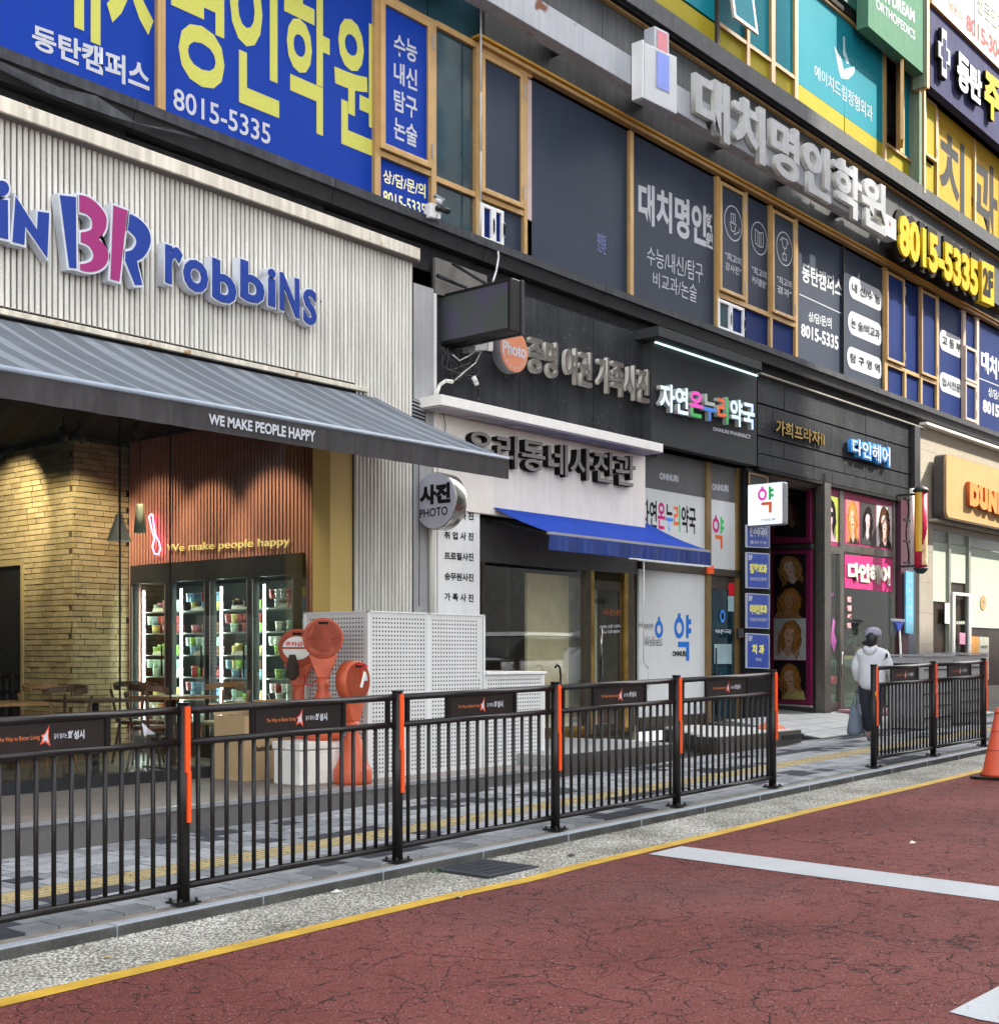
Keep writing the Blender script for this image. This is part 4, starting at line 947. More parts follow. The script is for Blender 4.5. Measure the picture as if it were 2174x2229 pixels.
P('freezer_top', MB().box(9.30, cab, FY0, FY1, 2.36, 2.40), m_void, fz); P('freezer_floor', MB().box(9.30, cab, FY0, FY1, SB + .1, SB + .22), m_void, fz)
for o_ in [o for o in wf.children if o.name.startswith('slat_backing')]: bpy.data.objects.remove(o_)
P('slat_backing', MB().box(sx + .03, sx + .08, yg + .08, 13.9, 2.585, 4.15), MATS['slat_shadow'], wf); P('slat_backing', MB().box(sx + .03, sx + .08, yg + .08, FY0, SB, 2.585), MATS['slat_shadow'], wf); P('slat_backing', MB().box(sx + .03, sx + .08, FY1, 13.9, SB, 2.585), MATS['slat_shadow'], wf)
tubseen = {}
for d in range(nd):
    a = FY1 - (d + 1) * dw; b = FY1 - d * dw
    P('door_post', MB().box(9.20, 9.29, a, a + .05, SB + .22, 2.36).box(9.20, 9.29, b - .05, b, SB + .22, 2.36), m_dark, fz)
    P('light_strip', MB().box(9.335, 9.355, b - .075, b - .062, SB + .3, 2.28), m_led, fz)
    P('door_edge', MB().box(9.19, 9.20, a + .045, a + .052, SB + .25, 2.33).box(9.19, 9.2, b - .052, b - .045, SB + .25, 2.33), m_alu, fz)
    hnd = P('handle', MB().box(9.165, 9.18, a + .07, a + .085, 1.25, 1.6), m_void, fz)
    P('door_glass', MB().box(9.22, 9.228, a + .05, b - .05, SB + .22, 2.36), m_glass, fz)
    for s in range(7):
        zs = 2.02 - s * .262
        if zs < SB + .22: break
        P('shelf', MB().box(9.36, 9.80, a + .06, b - .09, zs - .012, zs), mat('shelf_wire', (.30, .32, .31), .35, .3, var=.02), fz)
        kk = (d * 3 + s * 5 + d * s) % len(tubcols); n_ = 6
        for i in range(n_):
            for lv in range(1 + ((s + d) % 2)):
                kc = kk if random.random() < .55 else random.randrange(len(tubcols))
                lb = f"{tubcols[kc][0]} ice cream tub on the {('top', 'second', 'third', 'fourth', 'fifth', 'sixth', 'bottom')[s]} shelf behind the {('leftmost', 'second', 'third', 'rightmost')[d]} freezer door"
                o = T('ice_cream_tub', lb, 'tub', (9.41 + (.0 if lv else .13 * (i % 2)) + random.uniform(-.01, .01), a + .12 + i * .10 + random.uniform(-.005, .005), zs + lv * .106), 'ice cream tubs in the display freezer', local=True)
                for nme, me_ in (('tub_body', tbm[kc][0]), ('lid', tbm[kc][1])):
                    c_ = bpy.data.objects.new(nme, me_); sc.collection.objects.link(c_); c_.parent = o
                o.scale = (1, 1, .98) if lv or (1 + ((s + d) % 2)) > 1 else (random.uniform(.8, 1.0), random.uniform(.8, 1.0), random.uniform(.8, 1.35))
        P('price_cards', MB().hexa([(9.37, a + .1, zs + .002), (9.37, a + .55, zs + .002), (9.371, a + .55, zs + .002), (9.371, a + .1, zs + .002), (9.385, a + .1, zs + .045), (9.385, a + .55, zs + .045), (9.386, a + .55, zs + .045), (9.386, a + .1, zs + .045)]), mat('price_card', (.7, .7, .66), .5), fz) if s % 2 == 0 else None
# tables, chairs and stools behind the glass
def chair(x, y, rz, dark, label):
    o = T('cafe_chair', label, 'chair', (x, y, SB + .02), 'cafe chairs behind the glass', local=True, rz=rz); m = m_woodd if dark else m_wood
    def pl(n_, mb_, mm=m): q = bpy.data.objects.new(n_, mb_.mesh(n_, mm)); sc.collection.objects.link(q); q.parent = o
    pl('seat', MB().lathe([(.19, .43), (.21, .45), (.20, .47)], n=18), mat('chair_seat', (.55, .46, .30), .7) if not dark else m)
    for sx_ in (-1, 1):
        for sy_ in (-1, 1): pl('leg', MB().cyl((sx_ * .20, sy_ * .19, 0), (sx_ * .14, sy_ * .13, .44 if sy_ < 0 else .44), .012, .018, n=8))
        pl('back_post', MB().cyl((sx_ * .15, .15, .44), (sx_ * .21, .20, .80), .016, n=8))
    pts = [(.26 * math.cos(t), .22 * math.sin(t) + .02, .80 + .03 * math.sin(t)) for t in [math.radians(-10 + 20 * i) for i in range(11)]]
    mb_ = MB()
    for p_, q_ in zip(pts, pts[1:]): mb_.hexa([(p_[0], p_[1], p_[2]), (q_[0], q_[1], q_[2]), (q_[0] * .92, q_[1] * .92, q_[2]), (p_[0] * .92, p_[1] * .92, p_[2]), (p_[0], p_[1], p_[2] + .06), (q_[0], q_[1], q_[2] + .06), (q_[0] * .92, q_[1] * .92, q_[2] + .06), (p_[0] * .92, p_[1] * .92, p_[2] + .06)])
    pl('backrest', mb_)
def table(x, y, label, top=m_wood):
    o = T('cafe_table', label, 'table', (x, y, SB + .02), 'cafe tables', local=True)
    for n_, mb_, mm in (('table_top', MB().box(-.34, .34, -.34, .34, .72, .75), top), ('leg', MB().cyl((0, 0, .02), (0, 0, .72), .035, n=12), m_dark), ('base', MB().box(-.22, .22, -.22, .22, 0, .02), m_dark)):
        q = bpy.data.objects.new(n_, mb_.mesh(n_, mm)); sc.collection.objects.link(q); q.parent = o
table(6.05, 11.1, 'wooden cafe table leftmost behind the glass, near the pale chairs'); table(7.15, 11.2, 'wooden cafe table in front of the brick corner', m_woodd); table(8.2, 11.4, 'wooden cafe table in front of the display freezer')
for i, (x, y, rz, dk, lb) in enumerate(((5.35, 11.1, 1.6, 1, 'dark round-backed cafe chair leftmost behind the glass'), (6.0, 11.95, .1, 0, 'pale wood cafe chair behind the leftmost table'), (6.65, 11.0, -1.5, 1, 'dark wood cafe chair between the first and second tables'), (7.1, 11.95, .2, 0, 'light wood cafe chair just left of the brick corner'), (7.75, 11.1, 1.5, 1, 'dark curved cafe chair near the orange railing strip'), (8.25, 12.1, 0, 1, 'dark cafe chair in front of the freezer doors'), (8.75, 11.3, -1.5, 0, 'tan wood cafe chair nearest the freezer'))): chair(x, y, rz, dk, lb)
# ------------------------------------------------------------------ props on the platform
def perf_panel(x0, x1, z0, z1, Y, side=False, pitch=.0415, r=.0105):
    """sheet with real round holes; returns builder in the facade plane (or in a plane X = const when side)"""
    mb = MB(); nx = max(1, int((x1 - x0 - .06) / pitch)); nz = int((z1 - z0 - .06) / pitch); mx_ = ((x1 - x0) - nx * pitch) / 2; mz = ((z1 - z0) - nz * pitch) / 2
    def V(u, v): return (Y, u, v) if side else (u, Y, v)
    K = 8; sq = [(1, 0), (1, 1), (0, 1), (-1, 1), (-1, 0), (-1, -1), (0, -1), (1, -1)]
    for i in range(nx):
        for j in range(nz):
            cx_, cz_ = x0 + mx_ + (i + .5) * pitch, z0 + mz + (j + .5) * pitch; b = len(mb.v)
            for k in range(K): t = k * math.pi / 4; mb.v.append(V(cx_ + r * math.cos(t), cz_ + r * math.sin(t)))
            for k in range(K): mb.v.append(V(cx_ + sq[k][0] * pitch / 2, cz_ + sq[k][1] * pitch / 2))
            for k in range(K): mb.quadf([b + k, b + 8 + k, b + 8 + (k + 1) % K, b + (k + 1) % K])
    for a in ((x0, x1, z0, z0 + mz), (x0, x1, z1 - mz, z1), (x0, x0 + mx_, z0 + mz, z1 - mz), (x1 - mx_, x1, z0 + mz, z1 - mz)): mb.poly([V(a[0], a[2]), V(a[1], a[2]), V(a[1], a[3]), V(a[0], a[3])])
    return mb
en = T('perforated_enclosure', 'tall white perforated metal enclosure beside the round photo sign', 'enclosure', (9.5, 9.1, SB))
EZ = 1.91; YB = 9.05; ex = [8.75, 9.59, 10.45]
m_in = mat('enclosure_inside', (.05, .05, .05), .9)
P('inner_box', MB().box(8.80, 10.40, 9.10, 9.97, SB, 1.86), m_in, en)
P('perforated_panel', perf_panel(9.062, 9.95, SB, EZ, 8.75, side=True), m_perf, en)
P('perforated_panel', perf_panel(8.77, 9.58, SB, EZ, YB), m_perf, en); P('perforated_panel', perf_panel(9.60, 10.43, SB, EZ, YB), m_perf, en)
for x in ex: P('frame_post', MB().box(x - .012, x + .012, YB - .012, YB + .012, SB, EZ + .012), m_white, en)
P('frame_post', MB().box(8.738, 8.762, 9.95, 9.975, SB, EZ + .012), m_white, en)
P('top_rail', MB().box(8.738, 10.46, YB - .012, YB + .012, EZ, EZ + .014), m_white, en); P('top_rail', MB().box(8.738, 8.762, YB, 9.975, EZ, EZ + .014), m_white, en)
P('top_plate', MB().box(8.77, 10.43, YB + .02, 9.97, EZ - .02, EZ - .005), m_in, en)
e2 = T('perforated_enclosure', 'low white perforated enclosure with smooth lid, right of the tall one', 'enclosure', (11, 9.1, SB))
P('inner_box', MB().box(10.5, 11.42, 9.10, 9.9, SB, 1.22), m_in, e2); P('perforated_panel', perf_panel(10.47, 11.46, SB, 1.28, YB), m_perf, e2)
P('lid', MB().box(10.47, 11.50, YB - .03, 9.95, 1.285, 1.315), m_white, e2, bevel=.004); P('frame_post', MB().box(11.46, 11.484, YB - .01, YB + .012, SB, 1.285), m_white, e2)
P('side_panel', MB().box(11.47, 11.484, YB + .015, 9.9, SB, 1.28), m_white, e2)
# no-parking lollipop stands
def lolly(x, y, z, rz, label, sign=True, tilt=0):
    o = T('no_parking_stand', label, 'parking stand', (x, y, z), 'faded red plastic parking stands', local=True, rz=rz)
    def pl(n_, mb_, mm, par=o, bev=0):
        q = bpy.data.objects.new(n_, mb_.mesh(n_, mm)); sc.collection.objects.link(q); q.parent = par
        if bev: b_ = q.modifiers.new('b', 'BEVEL'); b_.width = bev; b_.segments = 3; b_.limit_method = 'ANGLE'
        return q
    pl('base', MB().lathe([(.17, 0), (.18, .03), (.178, .13), (.165, .15), (.145, .19), (.075, .43), (.055, .47), (.058, .50), (.058, .58)], n=28), m_redp)
    mb_ = MB(); prof = [(-.055, .58), (.055, .58), (.14, .80), (-.14, .80)]
    mb_.prism([(a, -.045, b) for a, b in prof], (0, .09, 0)); pl('neck', mb_, m_redp, bev=.01)
    c = (0, 0, .955); h = pl('disc', MB().lathe([(.175, -.062), (.190, -.055), (.190, .055), (.175, .062)], c, 36, axis='Y'), m_redp)
    pl('rim', MB().lathe([(.150, -.068), (.172, -.068)], c, 36, axis='Y'), m_redp, h)
    pl('grip_slot', MB().box(-.045, .045, -.071, -.066, 1.085, 1.108), m_void, h)
    if sign:
        for z0_, z1_, up in ((.965, 1.07, 1), (.84, .945, 0)):
            ps = []
            for k in range(13):
                t = math.radians(4 + k * 172 / 12) if up else math.radians(-4 - k * 172 / 12)
                ps.append((.145 * math.cos(t), -.0695, .955 + (.115 if up else .118) * math.sin(t) + (.0 if up else 0)))
            ps2 = [(a, b, max(c_, z0_) if up else min(c_, z1_)) for a, b, c_ in ps]
            if not up: ps2.reverse()
            pl('sticker', MB().poly(ps2[::-1]), m_foam, h)
        me = rawtext('주차금지', .03, 0); mapmesh(me, bbx(me), tuple(Vector(q) for q in ((-.115, -.0715, 1.018), (.115, -.0715, 1.018), (-.115, -.0715, .972), (.115, -.0715, .972))), NY, 0)
        me.materials.append(m_red); q = bpy.data.objects.new('lettering', me); sc.collection.objects.link(q); q.parent = h
    else: pl('seam', MB().box(-.15, .15, -.068, -.064, .945, .952), mat('seam_red', (.22, .03, .015), .6), h)
    return o
fb = T('foam_box', 'white styrofoam box under the plain red parking stand', 'box', (8.2, 9.3, SB)); P('body', MB().box(7.87, 8.38, 9.02, 9.40, SB, SB + .32), m_foam, fb, bevel=.015); P('lid', MB().box(7.86, 8.39, 9.01, 9.41, SB + .325, SB + .40), m_foam, fb, bevel=.012)
fb2 = T('foam_box', 'small dirty white box beneath the leftmost red parking stand', 'box', (8.57, 9.85, SB)); P('body', MB().box(8.42, 8.72, 9.66, 10.02, SB, SB + .28), m_foam, fb2, bevel=.012)
P('lid', MB().box(8.41, 8.73, 9.65, 10.03, SB + .283, SB + .31), m_dark, fb2)
lolly(8.56, 9.84, SB + .31, -.95, 'red parking stand with white sticker, leftmost behind the plain one')
lolly(8.27, 9.16, SB + .40, -.70, 'tallest red parking stand with plain disc, standing on the foam box', sign=False)
l3 = lolly(8.37, 8.86, SB, .15, 'red parking stand on the platform edge with a torn white notice', sign=False)
q = bpy.data.objects.new('torn_notice', MB().poly([(.01, -.075, .90), (.035, -.085, .89), (.10, -.078, 1.03), (.075, -.072, 1.05)]).mesh('torn_notice', m_foam)); sc.collection.objects.link(q); q.parent = l3
q = bpy.data.objects.new('sticker_rest', MB().poly([(.06, -.07, .955), (.135, -.07, .955), (.125, -.07, 1.01), (.10, -.07, 1.04)]).mesh('sticker_rest', m_wprint)); sc.collection.objects.link(q); q.parent = l3
q = bpy.data.objects.new('rope', MB().tube([(-.05, -.08, 1.11), (0, -.09, 1.10), (.05, -.08, 1.12), (.12, -.08, 1.09), (.02, -.09, 1.07), (.0, -.085, .98)], .006).mesh('rope', m_red)); sc.collection.objects.link(q); q.parent = l3
tag(P('brown_jacket', MB().lathe([(.02, 0), (.07, .05), (.06, .16), (.03, .25)], (8.36, 9.70, SB + .95), 9), mat('brown_cloth', (.05, .035, .025), .9, bump=1, bscale=30)), 'crumpled dark brown cloth hanging on the leftmost red parking stand', 'cloth')
tag(P('red_cord', MB().tube([tuple(U(*q)) for q in ((662, 1470, 9.6), (668, 1490, 9.28), (678, 1492, 9.25), (688, 1480, 9.2))], .005), m_red), 'thin red cord strung between the two rear parking stands', 'cord')
cb = T('cardboard_box', 'tan cardboard carton with printed name standing by the shop window', 'carton', (8.1, 10, SB))
mb = MB().box(7.84, 8.40, 9.78, 10.24, SB, SB + .61); P('body', mb, m_card, cb)
for s_, pts_ in (('flap', [(7.84, 9.78, SB + .612), (8.40, 9.78, SB + .612), (8.38, 9.62, SB + .70), (7.86, 9.62, SB + .70)]), ('flap', [(7.84, 10.24, SB + .612), (8.4, 10.24, SB + .612), (8.38, 10.36, SB + .72), (7.86, 10.36, SB + .72)])): P(s_, MB().prism(pts_, (0, 0, .004)), m_card, cb)
bpy.data.objects.remove([o for o in cb.children if o.name.startswith('flap')][0])
text('baskin BR robbins', None, 0, m_bprint, cb, .03, c4=tuple(Vector((x, 9.776, z)) for x, z in ((7.98, .63), (8.34, .63), (7.98, .575), (8.34, .575))))
pb = T('paper_bag', 'folded brown paper bag standing inside the open top of the carton', 'bag', (8.2, 10, .9)); P('bag', MB().prism([(8.12, 9.9, .80), (8.34, 9.9, .80), (8.34, 10.0, .80), (8.12, 10.0, .80)], (0.01, 0, .26)), mat('kraft_paper', (.38, .25, .12), .8), pb)
P('handle', MB().tube([(8.17, 9.95, 1.06), (8.19, 9.95, 1.11), (8.27, 9.95, 1.11), (8.29, 9.95, 1.06)], .004), m_cream, pb)
# ================================================================== SIGNS ON THE UPPER FACADE
sg = T('academy_letter_sign', 'row of large silver channel letters on the painted beam above the slate windows', 'sign', (18, 9.6, 9))
m_return = mat('silver_return', (.62, .62, .58), .45, .1, var=.1, streak=.3)  # cream sides of the silver letters
letters('대치명인학원', (1513, 141, 272, 1928, 406, 518), 9.66, .075, m_silver, m_return, sg, .035)
lb = T('book_logo_sign', 'square silver box sign with blue and red panels left of the big silver letters', 'sign', (15, 9.6, 9))
m_lgrey = mat('logo_grey', (.40, .42, .45), .4, var=.05); m_lblue = mat('logo_blue', (.06, .14, .62), .4, var=.03); m_lred = mat('logo_red', (.50, .04, .09), .4)
P('box', MB().fq((1402, 92, 214), (1473, 124, 249), 9.55, .18), m_lgrey, lb, bevel=.01); P('upper_box', MB().fq((1424, 56, 110), (1456, 72, 125), 9.56, .17), m_lgrey, lb, bevel=.01)
P('panel_border', MB().fq((1428, 108, 191), (1458, 122, 204), 9.545, .004), m_wprint, lb); P('panel', MB().fq((1430, 111, 189), (1456, 123, 201), 9.54, .004), m_lblue, lb)
P('panel_border', MB().fq((1429, 61, 106), (1454, 73, 118), 9.555, .004), m_wprint, lb); P('panel', MB().fq((1431, 64, 105), (1452, 75, 116), 9.55, .004), m_lred, lb)
P('body_edge', MB().fq((1398, 86, 211), (1401.5, 88, 213), 9.56, .17), m_white, lb)
ph = T('phone_number_sign', 'yellow illuminated style channel digits with a boxed floor mark, in sunlight', 'sign', (23, 9.7, 8.5))
m_dig = mat('amber_face', (.50, .33, .015), .6, var=.04, spec=.05); m_bk = mat('letter_back', (.012, .011, .010), .7, spec=.05)
letters('8015-5335', (1957, 462, 552, 2128, 569, 648), 9.74, .05, m_dig, m_dig, ph, .045)
letters('8015-5335', (1946, 446, 562, 2132, 558, 662), 9.80, .06, m_bk, m_bk, ph, .085, name='letter_backing')
P('mounting_bar', MB().box(XA(1945, 9.95), XA(2200, 9.95), 9.90, 10.14, 9.05, 9.32), m_dark, ph)
b2f = P('box', MB().fq((2136, 567, 656), (2163, 580, 668), 9.72, .16), m_dig, ph, bevel=.012)
text('2F', (2139, 580, 640, 2161, 592, 652), 9.712, m_bk, b2f, .05)
gs = T('green_clinic_sign', 'sage green sign panel with white English lettering projecting over the teal windows', 'sign', (24, 9.8, 13))
gx0, gx1 = XA(1889, 9.85), XA(2009, 9.85)
P('panel', MB().box(gx0, gx1, 9.85, 10.07, 12.60, 15.5), m_green, gs)
text('H DREAM', (1925, -30, 3, 1990, 24, 50), 9.845, m_wprint, gs, .035)
text('ORTHOPEDICS', (1906, -4, 17, 1991, 68, 88), 9.845, m_wprint, gs, .01)
P('gold_edge', MB().box(gx1 + .06, gx1 + .16, 9.80, 10.07, 12.35, 15.5), m_gold, gs); P('grey_edge', MB().box(gx1 + .005, gx1 + .055, 9.83, 10.07, 12.35, 15.5), MATS['sage_pier'], gs)
ns = T('navy_dental_sign', 'navy sign with white and amber raised letters and a white cross', 'sign', (25, 9.8, 13))
nx0 = XA(2021, 9.9); P('panel', MB().box(nx0, 40, 9.9, 10.07, 12.53, 14.08), m_navy, ns)
letters('동탄', (2083, 103, 190, 2136, 160, 233), 9.80, .08, m_wprint, m_bk, ns, .05)
letters('주', (2142, 150, 248, 2176, 178, 275), 9.80, .08, m_dig, m_bk, ns, .05)
cp = [(-.5, -1.5), (.5, -1.5), (.5, -.5), (1.2, -.5), (1.2, .5), (.5, .5), (.5, 1.5), (-.5, 1.5), (-.5, .5), (-1.2, .5), (-1.2, -.5), (-.5, -.5)]
cc = U(2054, 117, 9.80); s_ = .22
def cr(s, Y): return [(cc.x + a * s * .78, Y, cc.z + b * s) for a, b in cp]
P('cross', MB().prism(cr(.33, 9.81), (0, .08, 0)), m_bk, ns, bevel=.03); P('cross', MB().prism(cr(.31, 9.79), (0, .02, 0)), m_wprint, ns, bevel=.03); P('cross', MB().prism(cr(.19, 9.782), (0, .01, 0)), m_navy, ns)
P('gold_rail', MB().box(nx0, 40, 9.84, 10.07, 14.10, 14.24), m_gold, bd)
wsn = T('white_banner_sign', 'cream banner with black and red Korean lettering above the navy sign', 'sign', (26, 9.9, 14.3))
P('panel', MB().box(nx0, 40, 9.93, 10.07, 14.25, 17.0), m_tube, wsn)
text('담문의', (2063, -6, 16, 2094, 28, 48), 9.925, m_red, wsn, .0); text('8015-304', (2102, 28, 65, 2180, 98, 138), 9.925, m_red, wsn, .04); text('전문인지', (2125, -12, 25, 2182, 38, 78), 9.925, m_bprint, wsn, .0)
P('joint', MB().box(XA(2121, 9.92), XA(2121, 9.92) + .03, 9.92, 9.93, 14.25, 17), m_bronze, wsn)
# ================================================================== PHOTO STUDIO
led = T('led_display', 'unlit black projecting LED display board on the corner of the photo studio', 'display board', (10.91, 9.1, 5))
lx = 10.91; c0 = UX(945, 646, lx); c1 = UX(1113, 601, lx); b0 = UX(945, 756, lx); b1_ = UX(1113, 720, lx)
z1, z0 = (c0.z + c1.z) / 2, (b0.z + b1_.z) / 2
P('housing', MB().box(lx, lx + .16, c1.y, c0.y, z0, z1), m_black, led, bevel=.015); P('frame_rib', MB().box(lx + .165, lx + .215, c1.y - .01, c0.y, z0 - .01, z1 + .01), m_dark, led, bevel=.01)
def ledmat():
    m = bpy.data.materials.new('led_pixels'); m.use_nodes = True; t = m.node_tree; N = t.nodes; L = t.links; b = N['Principled BSDF']; g = N.new('ShaderNodeNewGeometry')
    wv = N.new('ShaderNodeTexWave'); wv.inputs['Scale'].default_value = 26; wv.bands_direction = 'Y'; L.new(g.outputs['Position'], wv.inputs['Vector'])
    n = N.new('ShaderNodeTexNoise'); n.inputs['Scale'].default_value = 90; L.new(g.outputs['Position'], n.inputs['Vector'])
    n2 = N.new('ShaderNodeTexNoise'); n2.inputs['Scale'].default_value = 2.2; L.new(g.outputs['Position'], n2.inputs['Vector'])
    r = N.new('ShaderNodeValToRGB'); e = r.color_ramp.elements; e[0].position = .42; e[0].color = (.08, .10, .08, 1); e[1].position = .6; e[1].color = (.10, .08, .16, 1); L.new(n2.outputs[0], r.inputs[0])
    x = N.new('ShaderNodeMixRGB'); x.blend_type = 'MULTIPLY'; x.inputs[0].default_value = .8; L.new(r.outputs[0], x.inputs[1]); L.new(wv.outputs[1], x.inputs[2])
    y = N.new('ShaderNodeMixRGB'); y.blend_type = 'OVERLAY'; y.inputs[0].default_value = .8; L.new(x.outputs[0], y.inputs[1]); L.new(n.outputs[1], y.inputs[2]); L.new(y.outputs[0], b.inputs['Base Color']); b.inputs['Roughness'].default_value = .5
    return m
P('screen', MB().box(lx - .006, lx - .001, c1.y + .05, c0.y - .03, z0 + .045, z1 - .045), ledmat(), led)
P('bracket', MB().box(lx + .05, lx + .09, c0.y - .02, 10.12, z0 + .02, z0 + .06).box(lx + .05, lx + .09, c0.y - .02, 10.12, z1 - .1, z1 - .06).box(lx - .02, lx + .02, c0.y - .03, c0.y + .01, z0 - .05, z1 + .42), m_dark, led)
P('cable', MB().tube([tuple(U(*q)) for q in ((1084, 548, 9.98), (1085, 560, 9.9), (1080, 590, 9.7), (1073, 612, 9.5))], .012), m_cablew, led)
P('strut', MB().tube([(lx + .1, 10.0, z1 + .35), (lx + .1, 9.45, z1 + .0)], .02).tube([tuple(U(952, 600, 9.95)), tuple(U(1015, 625, 9.95))], .025), m_dark, led)
# recess above the board
P('recess_panel', MB().fq((948, 560, 640), (1060, 600, 660), 10.04, .04), mat('dusty_recess', (.13, .12, .11), .8, var=.3, scale=3), bd)
jb = T('junction_box', 'small grey electrical junction box hanging below the LED display', 'junction box', (11.9, 9.9, 4.5))
P('box', MB().fq((1034, 738, 764), (1062, 740, 762), 9.85, .2), mat('box_grey', (.45, .47, .47), .5, var=.05), jb, bevel=.01); P('door_plate', MB().fq((1063, 736, 763), (1073, 737, 764), 9.84, .03), m_cream, jb)
P('label_plate', MB().fq((1041, 741, 748), (1053, 742, 749), 9.846, .004), m_lblue, jb)
mb = MB()
for k in range(14):
    y0 = 9.9 + random.uniform(-.04, .08); p = [U(random.uniform(955, 985), random.uniform(752, 770), y0)]
    for q in ((random.uniform(960, 1010), random.uniform(778, 800)), (random.uniform(975, 1040), random.uniform(790, 830)), (random.uniform(1000, 1045), random.uniform(760, 830))): p.append(U(q[0], q[1], y0))
    cr_ = bez([tuple((v.x, v.z)) for v in p], 5); mb.tube([(a, y0, b) for a, b in cr_], .006, n=5)
o = P('cable_tangle', mb, m_cable, None); tag(o, 'tangle of black cables hanging beneath the LED display board', 'cables')
tag(P('cable_bundle', MB().tube([tuple(U(*q)) for q in ((1040, 760, 9.9), (1020, 775, 9.88), (1000, 785, 9.88), (985, 772, 9.9))], .008).tube([tuple(U(*q)) for q in ((1048, 762, 9.9), (1035, 790, 9.88), (1010, 810, 9.88), (990, 828, 9.9))], .008), m_cablew), 'two pale cables looping from the grey junction box', 'cables')
pd = T('round_photo_disc_sign', 'small orange disc sign with white script, left of the silver letters', 'sign', (12.3, 9.8, 5))
c = U(1120, 763, 9.80); c2 = (c.x, 9.80, c.z)
P('disc', MB().lathe([(.255, 0), (.26, .01), (.26, .12), (.255, .13)], (c.x, 9.81, c.z), 36, axis='Y'), m_silver, pd); P('disc_face', MB().lathe([(.252, -.004), (.252, .004)], (c.x, 9.808, c.z), 36, axis='Y'), mat('coral_face', (.60, .20, .09), .45, var=.04), pd)
text('Photo', (1094, 740, 768, 1145, 752, 782), 9.80, m_wprint, pd, .03)
for i, chh in enumerate('우리동네사진관'):
    t = math.radians(205 + i * 21.5); px_, pz_ = c.x + .205 * math.cos(t), c.z + .205 * math.sin(t)
    text(chh, None, 0, m_wprint, pd, 0, c4=tuple(Vector((px_ + a * .024, 9.80, pz_ + b * .026)) for a, b in ((-1, 1), (1, 1), (-1, -1), (1, -1))))
s3 = T('passport_photo_letter_sign', 'row of silver channel letters on black stone above the white canopy', 'sign', (13, 9.9, 4.8))
letters('증명 여권 가족사진', (1152, 728, 808, 1414, 805, 880), 9.95, .06, mat('letter_face_taupe', (.12, .11, .10), .5, .1, var=.15, spec=.2), mat('letter_return_cream', (.60, .57, .50), .45, var=.1), s3, .025)
ws = T('photo_studio_sign', 'white sheet metal canopy sign with dark raised Korean letters over the photo studio', 'shop sign', (13, 9.8, 4))
xw0, xw1 = XA(954, 10.0), XA(1404, 10.0)
P('face', MB().box(xw0, xw1, 10.0, 10.1, 3.16, 4.22), mat('offwhite_sheet', (.74, .69, .63), .45, var=.04, streak=.08), ws)
cz = [ZA(960, 855, 9.68), ZA(960, 836, 9.68)]
P('canopy', MB().box(XA(960, 9.68), XA(1443, 9.68), 9.68, 10.08, 4.24, 4.24 + .115), mat('canopy_white', (.74, .72, .68), .45, var=.04), ws, bevel=.004)
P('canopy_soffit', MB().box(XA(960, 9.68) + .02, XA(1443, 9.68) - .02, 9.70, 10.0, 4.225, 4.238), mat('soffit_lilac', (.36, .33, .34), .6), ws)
for k in range(5):
    x = xw0 + .35 + k * .78; P('downlight', MB().box(x, x + .22, 9.80, 9.92, 4.214, 4.2245), m_alu, ws)
letters('우리동네사진관', (1019, 932, 1003, 1383, 994, 1062), 9.90, .09, mat('letter_grey_face', (.20, .185, .175), .5, .0, var=.1, spec=.2), m_bk, ws, .018)
tag(P('white_cloth', MB().tube([tuple(U(*q)) for q in ((952, 900, 9.95), (950, 860, 9.93), (957, 838, 9.9), (970, 829, 9.86), (985, 831, 9.86))], .022).tube([tuple(U(*q)) for q in ((1030, 820, 9.8), (1036, 832, 9.78), (1038, 838, 9.78))], .03), m_foam), 'wad of white tape and wrapped wire at the left end of the white canopy', 'tape')
tag(P('hanging_wire', MB().tube([tuple(U(*q)) for q in ((957, 838, 9.97), (953, 870, 9.96), (962, 890, 9.96), (970, 925, 9.97), (968, 945, 9.98))], .005), m_cable), 'thin black wire looping down over the white sign face', 'cable')
# round double sided photo sign
rp = T('round_photo_sign', 'round projecting sign with white face and steel rim reading photo', 'sign', (10.46, 9.77, 3.2))
ZR = 3.19; R_ = .315; YC = 9.765
P('drum', MB().lathe([(R_ - .005, 0), (R_, .008), (R_, .17), (R_ - .005, .178)], (10.46, YC, ZR), 48, axis='X'), m_steel, rp)
P('face', MB().lathe([(R_ - .012, -.004), (R_ - .012, .004)], (10.457, YC, ZR), 48, axis='X'), mat('lilac_white_face', (.50, .51, .60), .4, var=.03), rp)
P('bracket', MB().box(10.50, 10.60, YC + R_ - .01, 10.1, ZR - .12, ZR + .12), m_dark, rp)
xf = 10.450
text('사진', None, 0, m_bprint, rp, .06, c4=(Vector((xf, YC + .225, ZR + .18)), Vector((xf, YC - .235, ZR + .19)), Vector((xf, YC + .225, ZR - .035)), Vector((xf, YC - .235, ZR - .04))), nrm=(-1, 0, 0))
text('PHOTO', None, 0, m_bprint, rp, .015, c4=(Vector((xf, YC + .225, ZR - .08)), Vector((xf, YC - .195, ZR - .07)), Vector((xf, YC + .225, ZR - .175)), Vector((xf, YC - .195, ZR - .165))), nrm=(-1, 0, 0))
